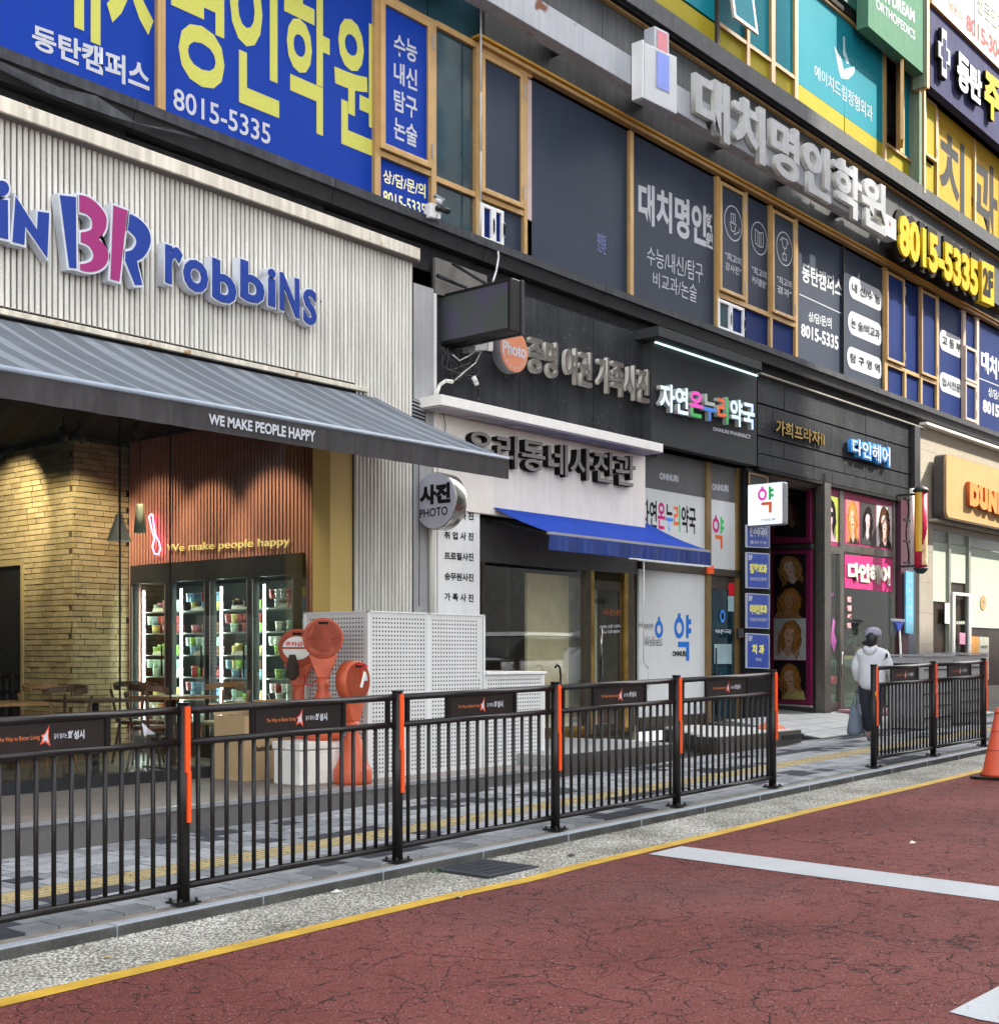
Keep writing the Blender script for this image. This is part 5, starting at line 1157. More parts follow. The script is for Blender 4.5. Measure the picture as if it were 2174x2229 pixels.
# column with list of services
lp = T('service_list_panel', 'tall white panel listing photo services in black Korean letters', 'sign panel', (11.3, 10, .3))
P('panel', MB().box(XA(953, 10.03), XA(1044, 10.03), 10.03, 10.1, SB, 3.155), m_white, lp)
for k, (s, l) in enumerate((('여 권 사 진', 1), ('증 명 사 진', 1), ('취 업 사 진', 1), ('프로필사진', 0), ('승무원사진', 0), ('가 족 사 진', 1))):
    y = 1067 + k * 44.6; text(s, (967.5, y, y + 17, 1030.5, y + 3.5, y + 21), 10.025, m_bprint, lp, .03)
# studio shop front
st = T('photo_studio', 'photo studio shopfront with brass trimmed glass door under a blue awning', 'shop', (13, 10.2, .42)); Ys = 10.28
xs0, xs1 = XA(1044, Ys), XA(1384, Ys)
P('lintel', MB().box(xs0, xs1, Ys - .02, Ys + .08, 2.62, 3.15), mat('studio_lintel', (.05, .048, .045), .5, var=.2), st); P('lintel_rail', MB().fq((1047, 1070, 1076), (1392, 1118, 1124), 10.12, .05), m_cream, st)
P('sill', MB().box(xs0, XA(1272, Ys), Ys - .03, Ys + .06, .42, .56), m_brass, st)
for a, b, mm in ((1044, 1049, m_bronze), (1270, 1281, m_bronze), (1281, 1288, m_brass), (1354, 1362, m_brass), (1362, 1374, m_bronze)): P('door_post' if a > 1200 else 'window_frame', MB().box(XA(a, Ys), XA(b, Ys), Ys - .04, Ys + .06, .43, 2.62), mm, st)
P('glass_pane', MB().box(XA(1049, Ys), XA(1270, Ys), Ys, Ys + .012, .56, 2.62), m_glasss, st)
dx0, dx1 = XA(1289, Ys), XA(1353, Ys)
dd = P('door', MB().box(dx0, dx1, Ys, Ys + .03, .43, .56).box(dx0, dx1, Ys, Ys + .03, 2.38, 2.5).box(dx0, dx0 + .05, Ys, Ys + .03, .56, 2.38).box(dx1 - .05, dx1, Ys, Ys + .03, .56, 2.38), m_bronze, st)
P('door_glass', MB().box(dx0 + .05, dx1 - .05, Ys + .01, Ys + .02, .56, 2.38), m_glass, dd); P('handle', MB().cyl((dx0 + .12, Ys - .06, .75), (dx0 + .12, Ys - .06, 1.45), .018, n=10), m_black, dd); P('handle', MB().cyl((dx0 + .12, Ys - .06, 1.45), (dx0 + .12, Ys - .06, 1.85), .018, n=10), m_steel, dd)
yy = Ys - .004
text('우리동네', (1293, 1303, 1316, 1323, 1301, 1314), yy, m_bprint, dd, .03); text('사진관', (1312, 1325, 1339, 1352, 1327, 1341), yy, mat('rust_print', (.45, .10, .03), .5, var=0), dd, .0)
text('OPEN 오전 10:00~', (1305, 1361, 1369, 1352, 1358, 1366), yy, m_wprint, dd, .02); text('Close 오후 08:00', (1306, 1372, 1380, 1348, 1370, 1378), yy, m_wprint, dd, .02)
P('interior_wall', MB().box(xs0 - .2, xs1 + .3, 12.6, 12.7, .3, 3.3), mat('studio_dark_wall', (.30, .25, .18), .8, var=.15), st)
P('arch', MB().prism([(XA(1120, 12.5) - 1.6 + .62 * math.cos(math.radians(a)), 12.55, 1.35 + .72 * math.sin(math.radians(a))) for a in range(0, 181, 12)][::-1], (0, .04, 0)), mat('studio_arch', (.55, .50, .32), .8), st)
P('blind', MB().box(XA(1147, 10.6), XA(1238, 10.6), 10.6, 10.64, .5, 2.56), mat('olive_blind', (.75, .70, .50), .85, var=.1, fine=.08), st)
P('curtain', MB().box(XA(1239, 10.6), XA(1266, 10.6), 10.6, 10.66, .5, 2.54), mat('grey_curtain', (.40, .42, .40), .9, var=.1, streak=.3), st)
P('door_blind', MB().box(dx0, dx1, 10.7, 10.73, .5, 2.4), MATS['olive_blind'], st)
P('floor', MB().box(xs0, xs1, Ys + .06, 12.6, .36, .42), MATS['cafe_floor'], st); P('side_wall', MB().box(xs0 - .1, xs0, Ys + .05, 12.6, .3, 3.3), MATS['studio_dark_wall'], st); P('side_wall', MB().box(xs1, xs1 + .1, Ys + .08, 12.6, .3, 3.3), MATS['studio_dark_wall'], st)
cn = T('walking_cane', 'black hooked cane leaning against the studio window', 'cane', (12.9, 10.1, .42)); P('cane', MB().tube([tuple(U(*q)) for q in ((1219, 1540, 10.15), (1220, 1470, 10.15), (1218, 1452, 10.14), (1212, 1447, 10.14), (1208, 1453, 10.13))], .014), m_black, cn)
# blue awning
ba = T('blue_awning', 'blue fabric folding awning over the photo studio door and window', 'awning', (13.5, 9.2, 2.9))
bx0, bx1 = 11.73, 15.26; mb = MB(); n = 20; m_ = 5
def bz(f): return 3.34 + (2.915 - 3.34) * f - .03 * math.sin(math.pi * f)
for i in range(m_):
    f0, f1 = i / m_, (i + 1) / m_; y0, y1 = 10.18 - .98 * f0, 10.18 - .98 * f1
    mb.poly([(bx0, y1, bz(f1)), (bx1, y1, bz(f1)), (bx1, y0, bz(f0)), (bx0, y0, bz(f0))]); mb.poly([(bx0, y0, bz(f0) - .004), (bx1, y0, bz(f0) - .004), (bx1, y1, bz(f1) - .004), (bx0, y1, bz(f1) - .004)])
P('canopy_cloth', mb, m_bawn, ba); P('front_bar', MB().box(bx0, bx1, 9.17, 9.20, 2.88, 2.912), mat('awning_rail', (.35, .36, .38), .4, .4), ba)
mb = MB(); n = 50
for i in range(n):
    a, b = bx0 + (bx1 - bx0) * i / n, bx0 + (bx1 - bx0) * (i + 1) / n; wv = lambda q: .010 * math.sin(q * 13) + .006 * math.sin(q * 37)
    mb.poly([(a, 9.165 + wv(a), 2.70), (b, 9.165 + wv(b), 2.70), (b, 9.165, 2.88), (a, 9.165, 2.88)])
P('valance', mb, m_bval, ba); P('hem', MB().box(bx0 + 1.6, bx1, 9.158, 9.172, 2.685, 2.70), m_white, ba)
P('folding_arm', MB().tube([(bx0 + .1, 10.2, 3.12), (bx0 + .55, 9.8, 3.02), (bx0 + .1, 9.22, 2.90)], .028), m_dark, ba); P('folding_arm', MB().tube([(bx1 - .1, 10.2, 3.12), (bx1 - .55, 9.8, 3.02), (bx1 - .1, 9.22, 2.90)], .028), m_dark, ba)
P('bent_pipe', MB().tube([tuple(U(*q)) for q in ((1401, 1214, 9.18), (1400, 1440, 9.18), (1411, 1456, 9.18), (1411, 1500, 9.18))], .008), m_cablew, ba)
# ================================================================== PHARMACY
ph_ = T('pharmacy_sign', 'dark grey lit pharmacy sign with multicoloured raised Korean letters', 'shop sign', (16.5, 9.9, 4.4)); Yp = 9.95
xp0, xp1 = XA(1417, Yp), XA(1646, Yp); zp1 = (ZA(1417, 745, Yp) + ZA(1646, 818, Yp)) / 2; zp0 = (ZA(1417, 964, Yp) + ZA(1646, 1013, Yp)) / 2
m_pg = mat('pharmacy_grey', (.040, .043, .045), .6, spec=.06, var=.05)
P('panel', MB().box(xp0, xp1, Yp, 10.1, zp0, zp1), m_pg, ph_); P('canopy', MB().box(XA(1433, 9.7), XA(1657, 9.7), 9.70, 10.1, zp1 + .01, zp1 + .14), m_pg, ph_)
P('light_bar', MB().box(xp0 + .05, xp1 - .05, Yp - .05, Yp - .02, zp1 - .012, zp1 + .004), mat('cool_led', (.8, 1, 1), .5, emit=(.62, 1, .95), emst=.35), ph_)
c_lb = mat('letter_ice', (.60, .75, .92), .4, var=0, emit=(.45, .65, 1), emst=.12); c_mg = mat('letter_magenta', (.70, .05, .42), .4, var=0, emit=(.8, .05, .5), emst=.06); c_gn = mat('letter_green', (.03, .48, .09), .4, var=0); c_or = mat('letter_orange', (.80, .13, .02), .4, var=0); c_bl = mat('letter_blue', (.03, .22, .75), .4, var=0); c_gy = mat('letter_grey', (.42, .45, .42), .4, var=0)
letters('자연온누리약국', (1436, 832, 893, 1642, 878, 936), Yp - .10, .07, c_lb, c_gy, ph_, .03, colf={2: [c_mg, c_gn], 3: [c_gy, c_bl], 4: [c_or, c_gn]})
text('ONNURI PHARMACY', (1551, 929, 937, 1634, 947, 956), Yp - .004, m_wprint, ph_, .04)
pm = T('pharmacy_shopfront', 'pharmacy shopfront covered in white film with blue logo and glass door', 'shop', (16, 10.3, .42)); Yq = 10.26
m_film = mat('white_window_film', (.58, .60, .60), .35, var=.03); m_gfilm = mat('grey_window_film', (.095, .095, .098), .4); m_pbr = mat('bronze_mullion', (.22, .14, .05), .4, .4, var=.1)
m_pblue = mat('pharmacy_blue_print', (.02, .15, .55), .5, var=0)
q0, q1, q2, q3 = XA(1390, Yq), XA(1533, Yq), XA(1543, Yq), XA(1599, Yq)
zt_, zg, zb1, zb0 = 4.20, 3.86, 2.81, 2.70
a1 = P('film_panel', MB().box(q0, q1, Yq, Yq + .03, zg, zt_ + .2), m_gfilm, pm); a2 = P('film_panel', MB().box(q0, q1, Yq, Yq + .03, zb1, zg - .004), m_film, pm)
a3 = P('film_panel', MB().box(q2, q3, Yq, Yq + .03, zg, zt_ + .2), m_gfilm, pm); a4 = P('film_panel', MB().box(q2, q3, Yq, Yq + .03, zb1, zg - .004), m_film, pm)
a5 = P('film_panel', MB().box(q0, q1, Yq, Yq + .03, .62, zb0), m_film, pm); P('base_panel', MB().box(q0, q1, Yq - .02, Yq + .03, .42, .615), m_bronze, pm)
P('transom', MB().box(q0, q3 + .1, Yq - .05, Yq + .04, zb0 + .004, zb1 - .004), m_bronze, pm)
P('mullion', MB().box(q1 + .003, q2 - .003, Yq - .04, Yq + .05, .42, zt_ + .2), m_pbr, pm); P('mullion', MB().box(q3 + .003, q3 + .12, Yq - .04, Yq + .05, .42, zt_ + .2), m_pbr, pm)
P('corner_cap', MB().fq((1541, 1232, 1249), (1553, 1232, 1249), Yq - .09, .03), m_orange, pm)
yy = Yq - .004
for pr_, (a, b, t0, b0_, t1, b1q) in ((a1, (1435, 1476, 1028, 1043, 1035, 1050)), (a3, (1549, 1585, 1052, 1067, 1056, 1071))): text('ONNURI', (a, t0, b0_, b, t1, b1q), yy, m_wprint, pr_, .06)
def multi(s, cols, x0, x1, z0, z1, Y, par, bold=.03):
    full = rawtext(s, bold, 0); bb = bbx(full); n = len(s)
    c4 = (Vector((x0, Y, z1)), Vector((x1, Y, z1)), Vector((x0, Y, z0)), Vector((x1, Y, z0)))
    for i, ch in enumerate(s):
        m = rawtext(ch, bold, 0); r = bbx(rawtext(s[:i + 1], bold, 0))[1]; dx = r - bbx(m)[1]
        for v in m.vertices: v.co.x += dx
        isl = islands(m); mapmesh(m, bb, c4, NY, 0); cs = cols[i] if isinstance(cols[i], tuple) else (cols[i], cols[i])
        for p_ in m.polygons: p_.material_index = isl[p_.index]
        P('lettering', m, list(cs), par)
pw_ = [mat('print_magenta', (.55, .02, .20), .5, var=0), c_gn, c_or, c_bl]
x0, x1 = XA(1395, yy), XA(1514, yy); zl = ZA(1514, 1163, yy)
multi('자연온누리약국', [m_bprint, m_bprint, (pw_[0], pw_[0]), (m_bprint, c_bl), (c_or, c_gn), m_bprint, m_bprint], x0, x1, zl, zl + .40, yy, a2, .02)
def yak(cxp, cyp, Y, s, par, cols, nrm=NY, dirx=(1, 0, 0)):
    """the pharmacy mark: ring with a cap, a post with two teeth, a corner below; s = height"""
    c = U(cxp, cyp, Y) if nrm == NY else UX(cxp, cyp, Y); D = Vector(dirx); Z = Vector((0, 0, 1))
    def pt(a, b): return tuple(c + D * (a * s) + Z * (b * s))
    mb = MB(); n = 28
    for i in range(n):
        t, u = 2 * math.pi * i / n, 2 * math.pi * (i + 1) / n
        mb.poly([pt(-.13 + .17 * e * math.cos(q), .20 + .20 * e * math.sin(q)) for q, e in ((t, 1), (t, .55), (u, .55), (u, 1))][::-1])
    mb.poly([pt(-.18, .39), pt(-.08, .39), pt(-.09, .47), pt(-.17, .47)]); P('emblem', mb, cols[0], par)
    mb = MB(); mb.poly([pt(.11, .01), pt(.20, .01), pt(.20, .45), pt(.11, .45)]); mb.poly([pt(.20, .27), pt(.29, .27), pt(.29, .37), pt(.20, .37)]); mb.poly([pt(.20, .10), pt(.29, .10), pt(.29, .20), pt(.20, .20)]); P('emblem', mb, cols[1], par)
    mb = MB(); mb.poly([pt(-.17, -.16), pt(.22, -.16), pt(.22, -.06), pt(-.17, -.06)]); mb.poly([pt(.11, -.42), pt(.22, -.42), pt(.22, -.161), pt(.11, -.161)]); P('emblem', mb, cols[2], par)
yak(1563, 1160, yy, .56, a4, (pw_[0], c_gn, c_or)); yak(1486, 1390, yy, .78, a5, (m_pblue,) * 3)
text('ONNURI', (1463, 1417, 1429, 1493, 1417, 1429), yy, m_bprint, a5, .05); text('Happy', (1391, 1354, 1372, 1421, 1352, 1372), yy, m_bprint, a5, -.01); text('Wellness', (1402, 1386, 1407, 1441, 1384, 1406), yy, m_bprint, a5, -.01)
mb = MB(); c = U(1434, 1370, yy); n = 28
for i in range(n):
    t, u = 2 * math.pi * i / n, 2 * math.pi * (i + 1) / n; mb.poly([(c.x + .105 * e * math.cos(q), c.y, c.z + .125 * e * math.sin(q)) for q, e in ((t, 1), (t, .5), (u, .5), (u, 1))][::-1])
mb.poly([(c.x - .03, c.y, c.z + .12), (c.x + .03, c.y, c.z + .12), (c.x + .025, c.y, c.z + .18), (c.x - .025, c.y, c.z + .18)]); P('emblem', mb, m_pblue, a5)
pdoor = P('door', MB().box(q2, q3, Yq, Yq + .03, 2.50, 2.69), m_bronze, pm); P('door_rail', MB().box(q2, q3, Yq, Yq + .03, .43, .53), m_bronze, pdoor)
P('door_glass', MB().box(q2, q3, Yq + .01, Yq + .02, .53, 2.5), mat('door_glass_dark', (.006, .03, .045), .08, var=.5, spec=.6), pdoor); P('handle', MB().cyl((q2 + .12, Yq - .05, .6), (q2 + .12, Yq - .05, 1.6), .015, n=8), m_black, pdoor)
mb = MB(); c = U(1572, 1341, yy)
for i in range(24):
    t, u = 2 * math.pi * i / 24, 2 * math.pi * (i + 1) / 24; mb.poly([(c.x + .08 * e * math.cos(q), c.y, c.z + .10 * e * math.sin(q)) for q, e in ((t, 1), (t, .55), (u, .55), (u, 1))][::-1])
P('emblem', mb, c_bl, pdoor); P('notice', MB().fq((1554, 1402, 1445), (1592, 1402, 1445), Yq - .003, .002), mat('pale_blue_notice', (.30, .42, .45), .5, var=.15, fine=.2), pdoor)
P('notice', MB().fq((1585, 1269, 1295), (1598, 1269, 1295), Yq - .005, .003), m_red, pdoor); P('notice', MB().fq((1584, 1297, 1331), (1597, 1297, 1331), Yq - .005, .003), MATS['pale_blue_notice'], pdoor); text('약국', (1556, 1370, 1380, 1592, 1370, 1380), yy, m_wprint, pdoor, .03)
P('dark_pillar', MB().box(q3 + .13, XA(1624, Yq), 10.14, 10.5, .3, 4.42), m_gran, pm)
P('keypad', MB().fq((1607, 1368, 1388), (1618, 1368, 1388), 10.1, .04), m_dark, pm)
# square projecting sign
ys = T('pharmacy_cube_sign', 'white square lit projecting pharmacy sign with magenta, green and orange mark', 'sign', (17.9, 9.8, 3.6)); X9 = 17.9
ya, yb = UX(1626, 1100, X9).y, UX(1704, 1100, X9).y; zz1, zz0 = (UX(1626, 1052, X9).z + UX(1704, 1050, X9).z) / 2, (UX(1626, 1143, X9).z + UX(1704, 1145, X9).z) / 2
P('housing', MB().box(X9, X9 + .17, yb, ya, zz0, zz1), mat('sign_housing', (.25, .27, .28), .4, .3), ys, bevel=.03)
fm = mat('lit_sign_face', (.75, .8, .85), .4, var=0, emit=(.72, .84, 1), emst=.12)
P('face', MB().box(X9 - .012, X9 - .002, yb + .015, ya - .015, zz0 + .015, zz1 - .015), fm, ys, bevel=.008)
yak(1666, 1089, X9 - .016, .46, ys, (c_mg, c_gn, c_or), nrm=(-1, 0, 0), dirx=(0, -1, 0))
hm = (ya + yb) / 2
text('ONNURI', None, 0, m_bprint, ys, .0, c4=tuple(Vector((X9 - .016, y_, z_)) for y_, z_ in ((hm + .07, zz0 + .105), (hm - .19, zz0 + .105), (hm + .07, zz0 + .065), (hm - .19, zz0 + .065))), nrm=(-1, 0, 0))
P('bracket', MB().box(X9 + .05, X9 + .1, ya, 10.1, zz0 + .1, zz0 + .15).box(X9 + .05, X9 + .1, ya, 10.1, zz1 - .15, zz1 - .1), m_dark, ys)
# floor directory
dt = T('floor_directory', 'column of four blue directory signs with yellow lettering beside the entrance', 'directory sign', (18.2, 10.1, 1)); Yd = 10.10
P('backing', MB().box(XA(1622, Yd), XA(1678, Yd), Yd + .02, Yd + .08, .5, 4.38), m_void, dt)
P('top_plate', MB().fq((1627, 1022, 1056), (1674, 1034, 1068), Yd - .005, .02), m_black, dt); P('gold_outline', MB().fq((1630, 1028, 1030), (1671, 1038, 1040), Yd - .008, .002).fq((1630, 1030, 1060), (1631.5, 1030, 1060), Yd - .008, .002).fq((1669.5, 1038, 1066), (1671, 1038, 1066), Yd - .008, .002), m_gold, dt)
m_db = mat('directory_blue', (.012, .05, .32), .35, var=.03); dyl = mat('directory_yellow', (.80, .76, .12), .5, var=0)
for k, (yt, yb_, s1, s2, yel) in enumerate(((1142, 1193, '한수위국어', '통과/수능', 0), (1202, 1282, '정형외과', '에이치드림 정형외과', 1), (1291, 1369, '이비인후과', '연세드림 이비인후과', 1), (1378, 1456, '치 과', '주치과', 1))):
    p = P('directory_plate', MB().fq((1625, yt, yb_ - 2), (1674, yt + 3, yb_ - 1 + 1), Yd - .01, .03), m_wprint, dt)
    P('plate_face', MB().fq((1626.5, yt + 2, yb_ - 4), (1672.5, yt + 5, yb_ - 2), Yd - .013, .003), m_db, p); h = yb_ - yt
    if k: text('3F', (1628, yt + 5, yt + 17, 1637, yt + 6, yt + 18), Yd - .016, m_wprint, p, .05)
    t0 = yt + (.30 if k else .08) * h
    text(s1, ((1631 if k != 3 else 1636), t0, t0 + 22, (1669 if k != 3 else 1663), t0 + 2, t0 + 24), Yd - .016, dyl if yel else m_wprint, p, .05)
    text(s2, ((1632 if k != 3 else 1644), t0 + 30, t0 + 38, (1668 if k != 3 else 1657), t0 + 31, t0 + 39), Yd - .016, m_wprint, p, .02)
# gold stone lettering and blue salon lettering
g1 = T('gold_stone_lettering', 'small gold raised Korean letters fixed to the black stone band', 'sign', (19, 10, 4.6)); letters('가희프라자Ⅱ', (1688, 911, 945, 1794, 943, 972), 10.0, .03, m_brass, m_bk, g1, .02)
g2 = T('blue_salon_lettering', 'blue edged white raised Korean letters across the sun and shade line', 'sign', (22, 10, 4.5))
m_sb = mat('sky_blue_body', (.05, .28, .72), .4, var=0)
letters('다인헤어', (1852, 952, 990, 1937, 974, 1018), 9.96, .07, m_sb, m_sb, g2, .09, rim=.085, back=m_wprint)
# ================================================================== HAIR SALON
Yh = 10.12
sal = T('hair_salon', 'hair salon front with poster panels, steel frames and magenta name panel', 'shop', (21, 10.1, .5))
C0 = (20.37, 10.1); C1 = (21.95, 11.90); dv = Vector((C1[0] - C0[0], C1[1] - C0[1])).normalized(); nv = Vector((-dv.y, dv.x, 0))
nv = nv if nv.x < 0 else -nv
def ap(px, py, off=0.): v = UP(px, py, C0, (dv.x, dv.y)); return v + nv * off
def aq(mb, a, b, off, t=.01, m=0):
    p = [ap(a[0], a[2], off), ap(b[0], b[2], off), ap(b[0], b[2], off - t), ap(a[0], a[2], off - t), ap(a[0], a[1], off), ap(b[0], b[1], off), ap(b[0], b[1], off - t), ap(a[0], a[1], off - t)]
    return mb.hexa(p, m)
m_mag = mat('magenta_board', (.30, .015, .10), .4, var=.04); m_sfr = mat('salon_steel', (.20, .19, .17), .3, .8, var=.15, streak=.15)
P('angled_wall', aq(MB(), (1676, 1040, 1545), (1784, 1030, 1556), 0, .1), m_bronze, sal)
mg = P('poster_board', aq(MB(), (1681, 1198, 1530), (1767, 1197, 1535), .03, .03), m_mag, sal); mg2 = P('poster_board', aq(MB(), (1681, 1058, 1184), (1766, 1066, 1181), .03, .03), m_mag, sal)
P('board_rail', aq(MB(), (1681, 1531, 1535), (1768, 1536, 1540), .035, .04), m_cream, sal); P('board_rail', aq(MB(), (1681, 1188, 1195), (1768, 1184, 1194), .035, .05), m_sfr, sal)
P('column', MB().box(C0[0] - .02, C0[0] + .22, 10.0, 10.16, .47, 4.42), m_sfr, sal)
P('base_rail', aq(MB(), (1678, 1537, 1547), (1770, 1541, 1553), .03, .05), m_sfr, sal)
hair = {'blonde': (.42, .22, .07), 'auburn': (.20, .06, .02), 'brown': (.07, .03, .015), 'black': (.012, .010, .012), 'ginger': (.48, .20, .05)}
def portrait(fr, board, bg, hc, tilt=0., top=(.02, .02, .02), skin=(.55, .33, .22), hat=None, s=1., cx=.5, cy=.56, name='poster', glasses=False):
    """flat printed portrait of nobody in particular; fr(u, v, k) gives the point on the board, k = layer"""
    hcol = hair[hc]; rnd = random.Random(str(hc) + str(cx) + str(tilt) + str(bg))
    def poly(pts, col, k, nm):
        return P(nm, MB().poly([fr(min(1, max(0, u)), min(1, max(0, v)), k) for u, v in pts]), mat('print_%02x%02x%02x' % tuple(int(255 * c ** .5) for c in col), col, .45, var=.12, scale=30), par)
    p = P(name, MB().poly([fr(0, 0, 0), fr(1, 0, 0), fr(1, 1, 0), fr(0, 1, 0)]), mat('print_%02x%02x%02x' % tuple(int(255 * c ** .5) for c in bg), bg, .45, var=.1), board)
    par = p if p.parent is not None and p.parent.get('category') else board
    par = board if board.parent and board.parent.parent is None and False else p
    def R(u, v):
        a = math.cos(tilt) * (u - cx) - math.sin(tilt) * (v - cy); b = math.sin(tilt) * (u - cx) + math.cos(tilt) * (v - cy); return (cx + a * s, cy + b * s)
    def ell(u, v, a, b, n=26, wob=0.): return [R(u + (a + wob * rnd.uniform(-1, 1)) * math.cos(2 * math.pi * i / n), v + (b + wob * rnd.uniform(-1, 1)) * math.sin(2 * math.pi * i / n)) for i in range(n)]
    poly(ell(cx + .02, cy - .02, .30, .36, 34, .025), tuple(c * .55 for c in hcol), 1, 'hair_print')
    poly(ell(cx, cy + .04, .25, .30, 30, .018), hcol, 2, 'hair_print')
    poly([R(cx - .36, -.1), R(cx + .40, -.1), R(cx + .34, .16), R(cx + .13, .27), R(cx - .10, .27), R(cx - .32, .16)], top, 3, 'dress_print')
    poly([R(cx - .07, cy - .14), R(cx + .09, cy - .14), R(cx + .12, .22), R(cx, .12), R(cx - .11, .22)], tuple(c * .8 for c in skin), 4, 'skin_print')
    poly([R(cx + .150 * math.cos(t) * (1 - .12 * (math.sin(t) < 0) * abs(math.sin(t))), cy + .01 + .205 * math.sin(t)) for t in [2 * math.pi * i / 28 for i in range(28)]], skin, 5, 'face_print')
    mb = MB()
    for sgn in (-1, 1):
        e = [R(cx + sgn * .062 + .028 * math.cos(t), cy + .035 + .010 * math.sin(t)) for t in [2 * math.pi * i / 10 for i in range(10)]]; mb.poly([fr(*q, 6) for q in e])
        e = [R(cx + sgn * .062 - .04, cy + .072), R(cx + sgn * .062 + .035, cy + .072), R(cx + sgn * .062 + .025, cy + .080), R(cx + sgn * .062 - .025, cy + .079)]; mb.poly([fr(*q, 6) for q in e])
    if glasses:
        for sgn in (-1, 1): mb.poly([fr(*R(cx + sgn * .07 + .07 * math.cos(t), cy + .03 + .055 * math.sin(t)), 7) for t in [2 * math.pi * i / 14 for i in range(14)]])
    mb.poly([fr(*R(cx - .008, cy - .035), 6), fr(*R(cx + .02, cy - .045), 6), fr(*R(cx + .012, cy + .0), 6)])
    P('eyes_print', mb, m_bprint, par)
    poly([R(cx + .150 * math.cos(t), cy + .01 + .205 * math.sin(t)) for t in [math.radians(a) for a in range(-80, 60, 14)]] + [R(cx + .10, cy + .10), R(cx + .085, cy - .03), R(cx + .06, cy - .13)], tuple(c * .72 for c in skin), 5.5, 'cheek_print')
    poly([R(cx - .13, cy + .12), R(cx - .05, cy + .175), R(cx + .08, cy + .17), R(cx + .14, cy + .10), R(cx + .12, cy + .25), R(cx - .10, cy + .25)], tuple(min(.8, c * 1.25) for c in hcol), 6.5, 'fringe_print')
    mb = MB(); mb.poly([fr(*R(cx + .052 * math.cos(t), cy - .10 + .018 * math.sin(t)), 6) for t in [2 * math.pi * i / 12 for i in range(12)]]); P('mouth_print', mb, mat('lip_print', (.45, .05, .06), .4, var=0), par)
    for sgn in (-1, 1):                               # wavy locks framing the face
        for q in range(9):
            u0 = cx + sgn * (.125 + .021 * q + rnd.uniform(-.01, .01)); pts = []; w_ = .0085
            n = 13
            for i in range(n): v = cy + .21 - q * .017 - i * .044; pts.append((u0 + .018 * math.sin(i * 1.15 + q * 1.3) + sgn * .012 * i * (.35 if i < 6 else -.1), v))
            ps = [R(u - w_, v) for u, v in pts] + [R(u + w_, v) for u, v in reversed(pts)]
            cc_ = tuple(min(.8, c * (1.9, .6, 1.25, .85)[(q + (sgn > 0)) % 4]) for c in hcol); poly(ps, cc_, 7 + q % 3, 'lock_print')
    return p
def frA(px0, px1, t0, t1, b0, b1, off=.032):
    def f(u, v, k): px = px0 + (px1 - px0) * u; py = (b0 * (1 - u) + b1 * u) * (1 - v) + (t0 * (1 - u) + t1 * u) * v; q = ap(px, py, off + k * .0012); return tuple(q)
    return f
def frF(px0, px1, t0, t1, b0, b1, Y):
    def f(u, v, k): px = px0 + (px1 - px0) * u; py = (b0 * (1 - u) + b1 * u) * (1 - v) + (t0 * (1 - u) + t1 * u) * v; return tuple(U(px, py, Y - k * .0012))
    return f
portrait(frA(1687, 1757, 1206, 1206, 1277, 1277), mg, (.015, .013, .015), 'blonde', .25, skin=(.85, .62, .50), s=1.15)
portrait(frA(1687, 1757, 1277, 1277, 1344, 1345), mg, (.02, .012, .01), 'ginger', -.1, skin=(.62, .34, .18), top=(.42, .22, .10), s=1.15)
portrait(frA(1687, 1757, 1346, 1346, 1436, 1437), mg, (.62, .63, .62), 'ginger', -.15, top=(.75, .70, .74), s=1.15, skin=(.80, .50, .36))
portrait(frA(1687, 1757, 1438, 1438, 1521, 1523), mg, (.012, .012, .013), 'ginger', .2, top=(.65, .55, .20), s=1.05, skin=(.80, .50, .32))
portrait(frA(1690, 1758, 1068, 1072, 1167, 1170), mg2, (.012, .010, .010), 'brown', .3, skin=(.25, .15, .10), s=.9, cx=.45)
# frames and glazing on the street face
def bar(p0, p1, z0, z1, m=m_sfr, Y=Yh - .03, t=.08, n='steel_frame'): return P(n, MB().box(XA(p0, Y), XA(p1, Y), Y, Y + t, z0, z1), m, sal)
zA, zB, zC = ZA(1800, 1200, Yh), ZA(1800, 1187, Yh), ZA(1840, 1072, Yh)
bar(1784, 1788, .5, 4.42); bar(1828, 1836, .5, 4.42); bar(1944, 1950, .5, 4.42); bar(1788, 1828, zA - .03, zB, t=.09); bar(1836, 1944, ZA(1890, 1208, Yh), ZA(1890, 1192, Yh), t=.09); bar(1788, 1944, ZA(1890, 1082, Yh), 4.42, m_bronze)
zU0 = ZA(1890, 1192, Yh) + .004; zU1 = ZA(1890, 1080, Yh) - .004
fp1 = P('poster_board', MB().box(XA(1788.5, Yh), XA(1827.5, Yh), Yh, Yh + .03, zB + .004, zU1), m_mag, sal); fp2 = P('poster_board', MB().box(XA(1836.5, Yh), XA(1943.5, Yh), Yh, Yh + .03, zU0, zU1), m_mag, sal)
Yf = Yh - .003
portrait(frF(1790, 1824, 1073, 1084, 1176, 1181, Yf), fp1, (.36, .40, .08), 'black', .0, skin=(.60, .42, .45), top=(.45, .30, .36), s=1.1, glasses=True)
portrait(frF(1840, 1869, 1087, 1092, 1180, 1185, Yf), fp2, (.55, .20, .16), 'ginger', .1, skin=(.62, .36, .26), s=1.25)
portrait(frF(1871, 1905, 1092, 1097, 1184, 1189, Yf), fp2, (.06, .055, .055), 'black', -.1, skin=(.68, .48, .50), top=(.05, .05, .05), s=1.0)
portrait(frF(1907, 1940, 1098, 1103, 1189, 1195, Yf), fp2, (.62, .60, .60), 'brown', .12, skin=(.66, .44, .40), s=1.2)
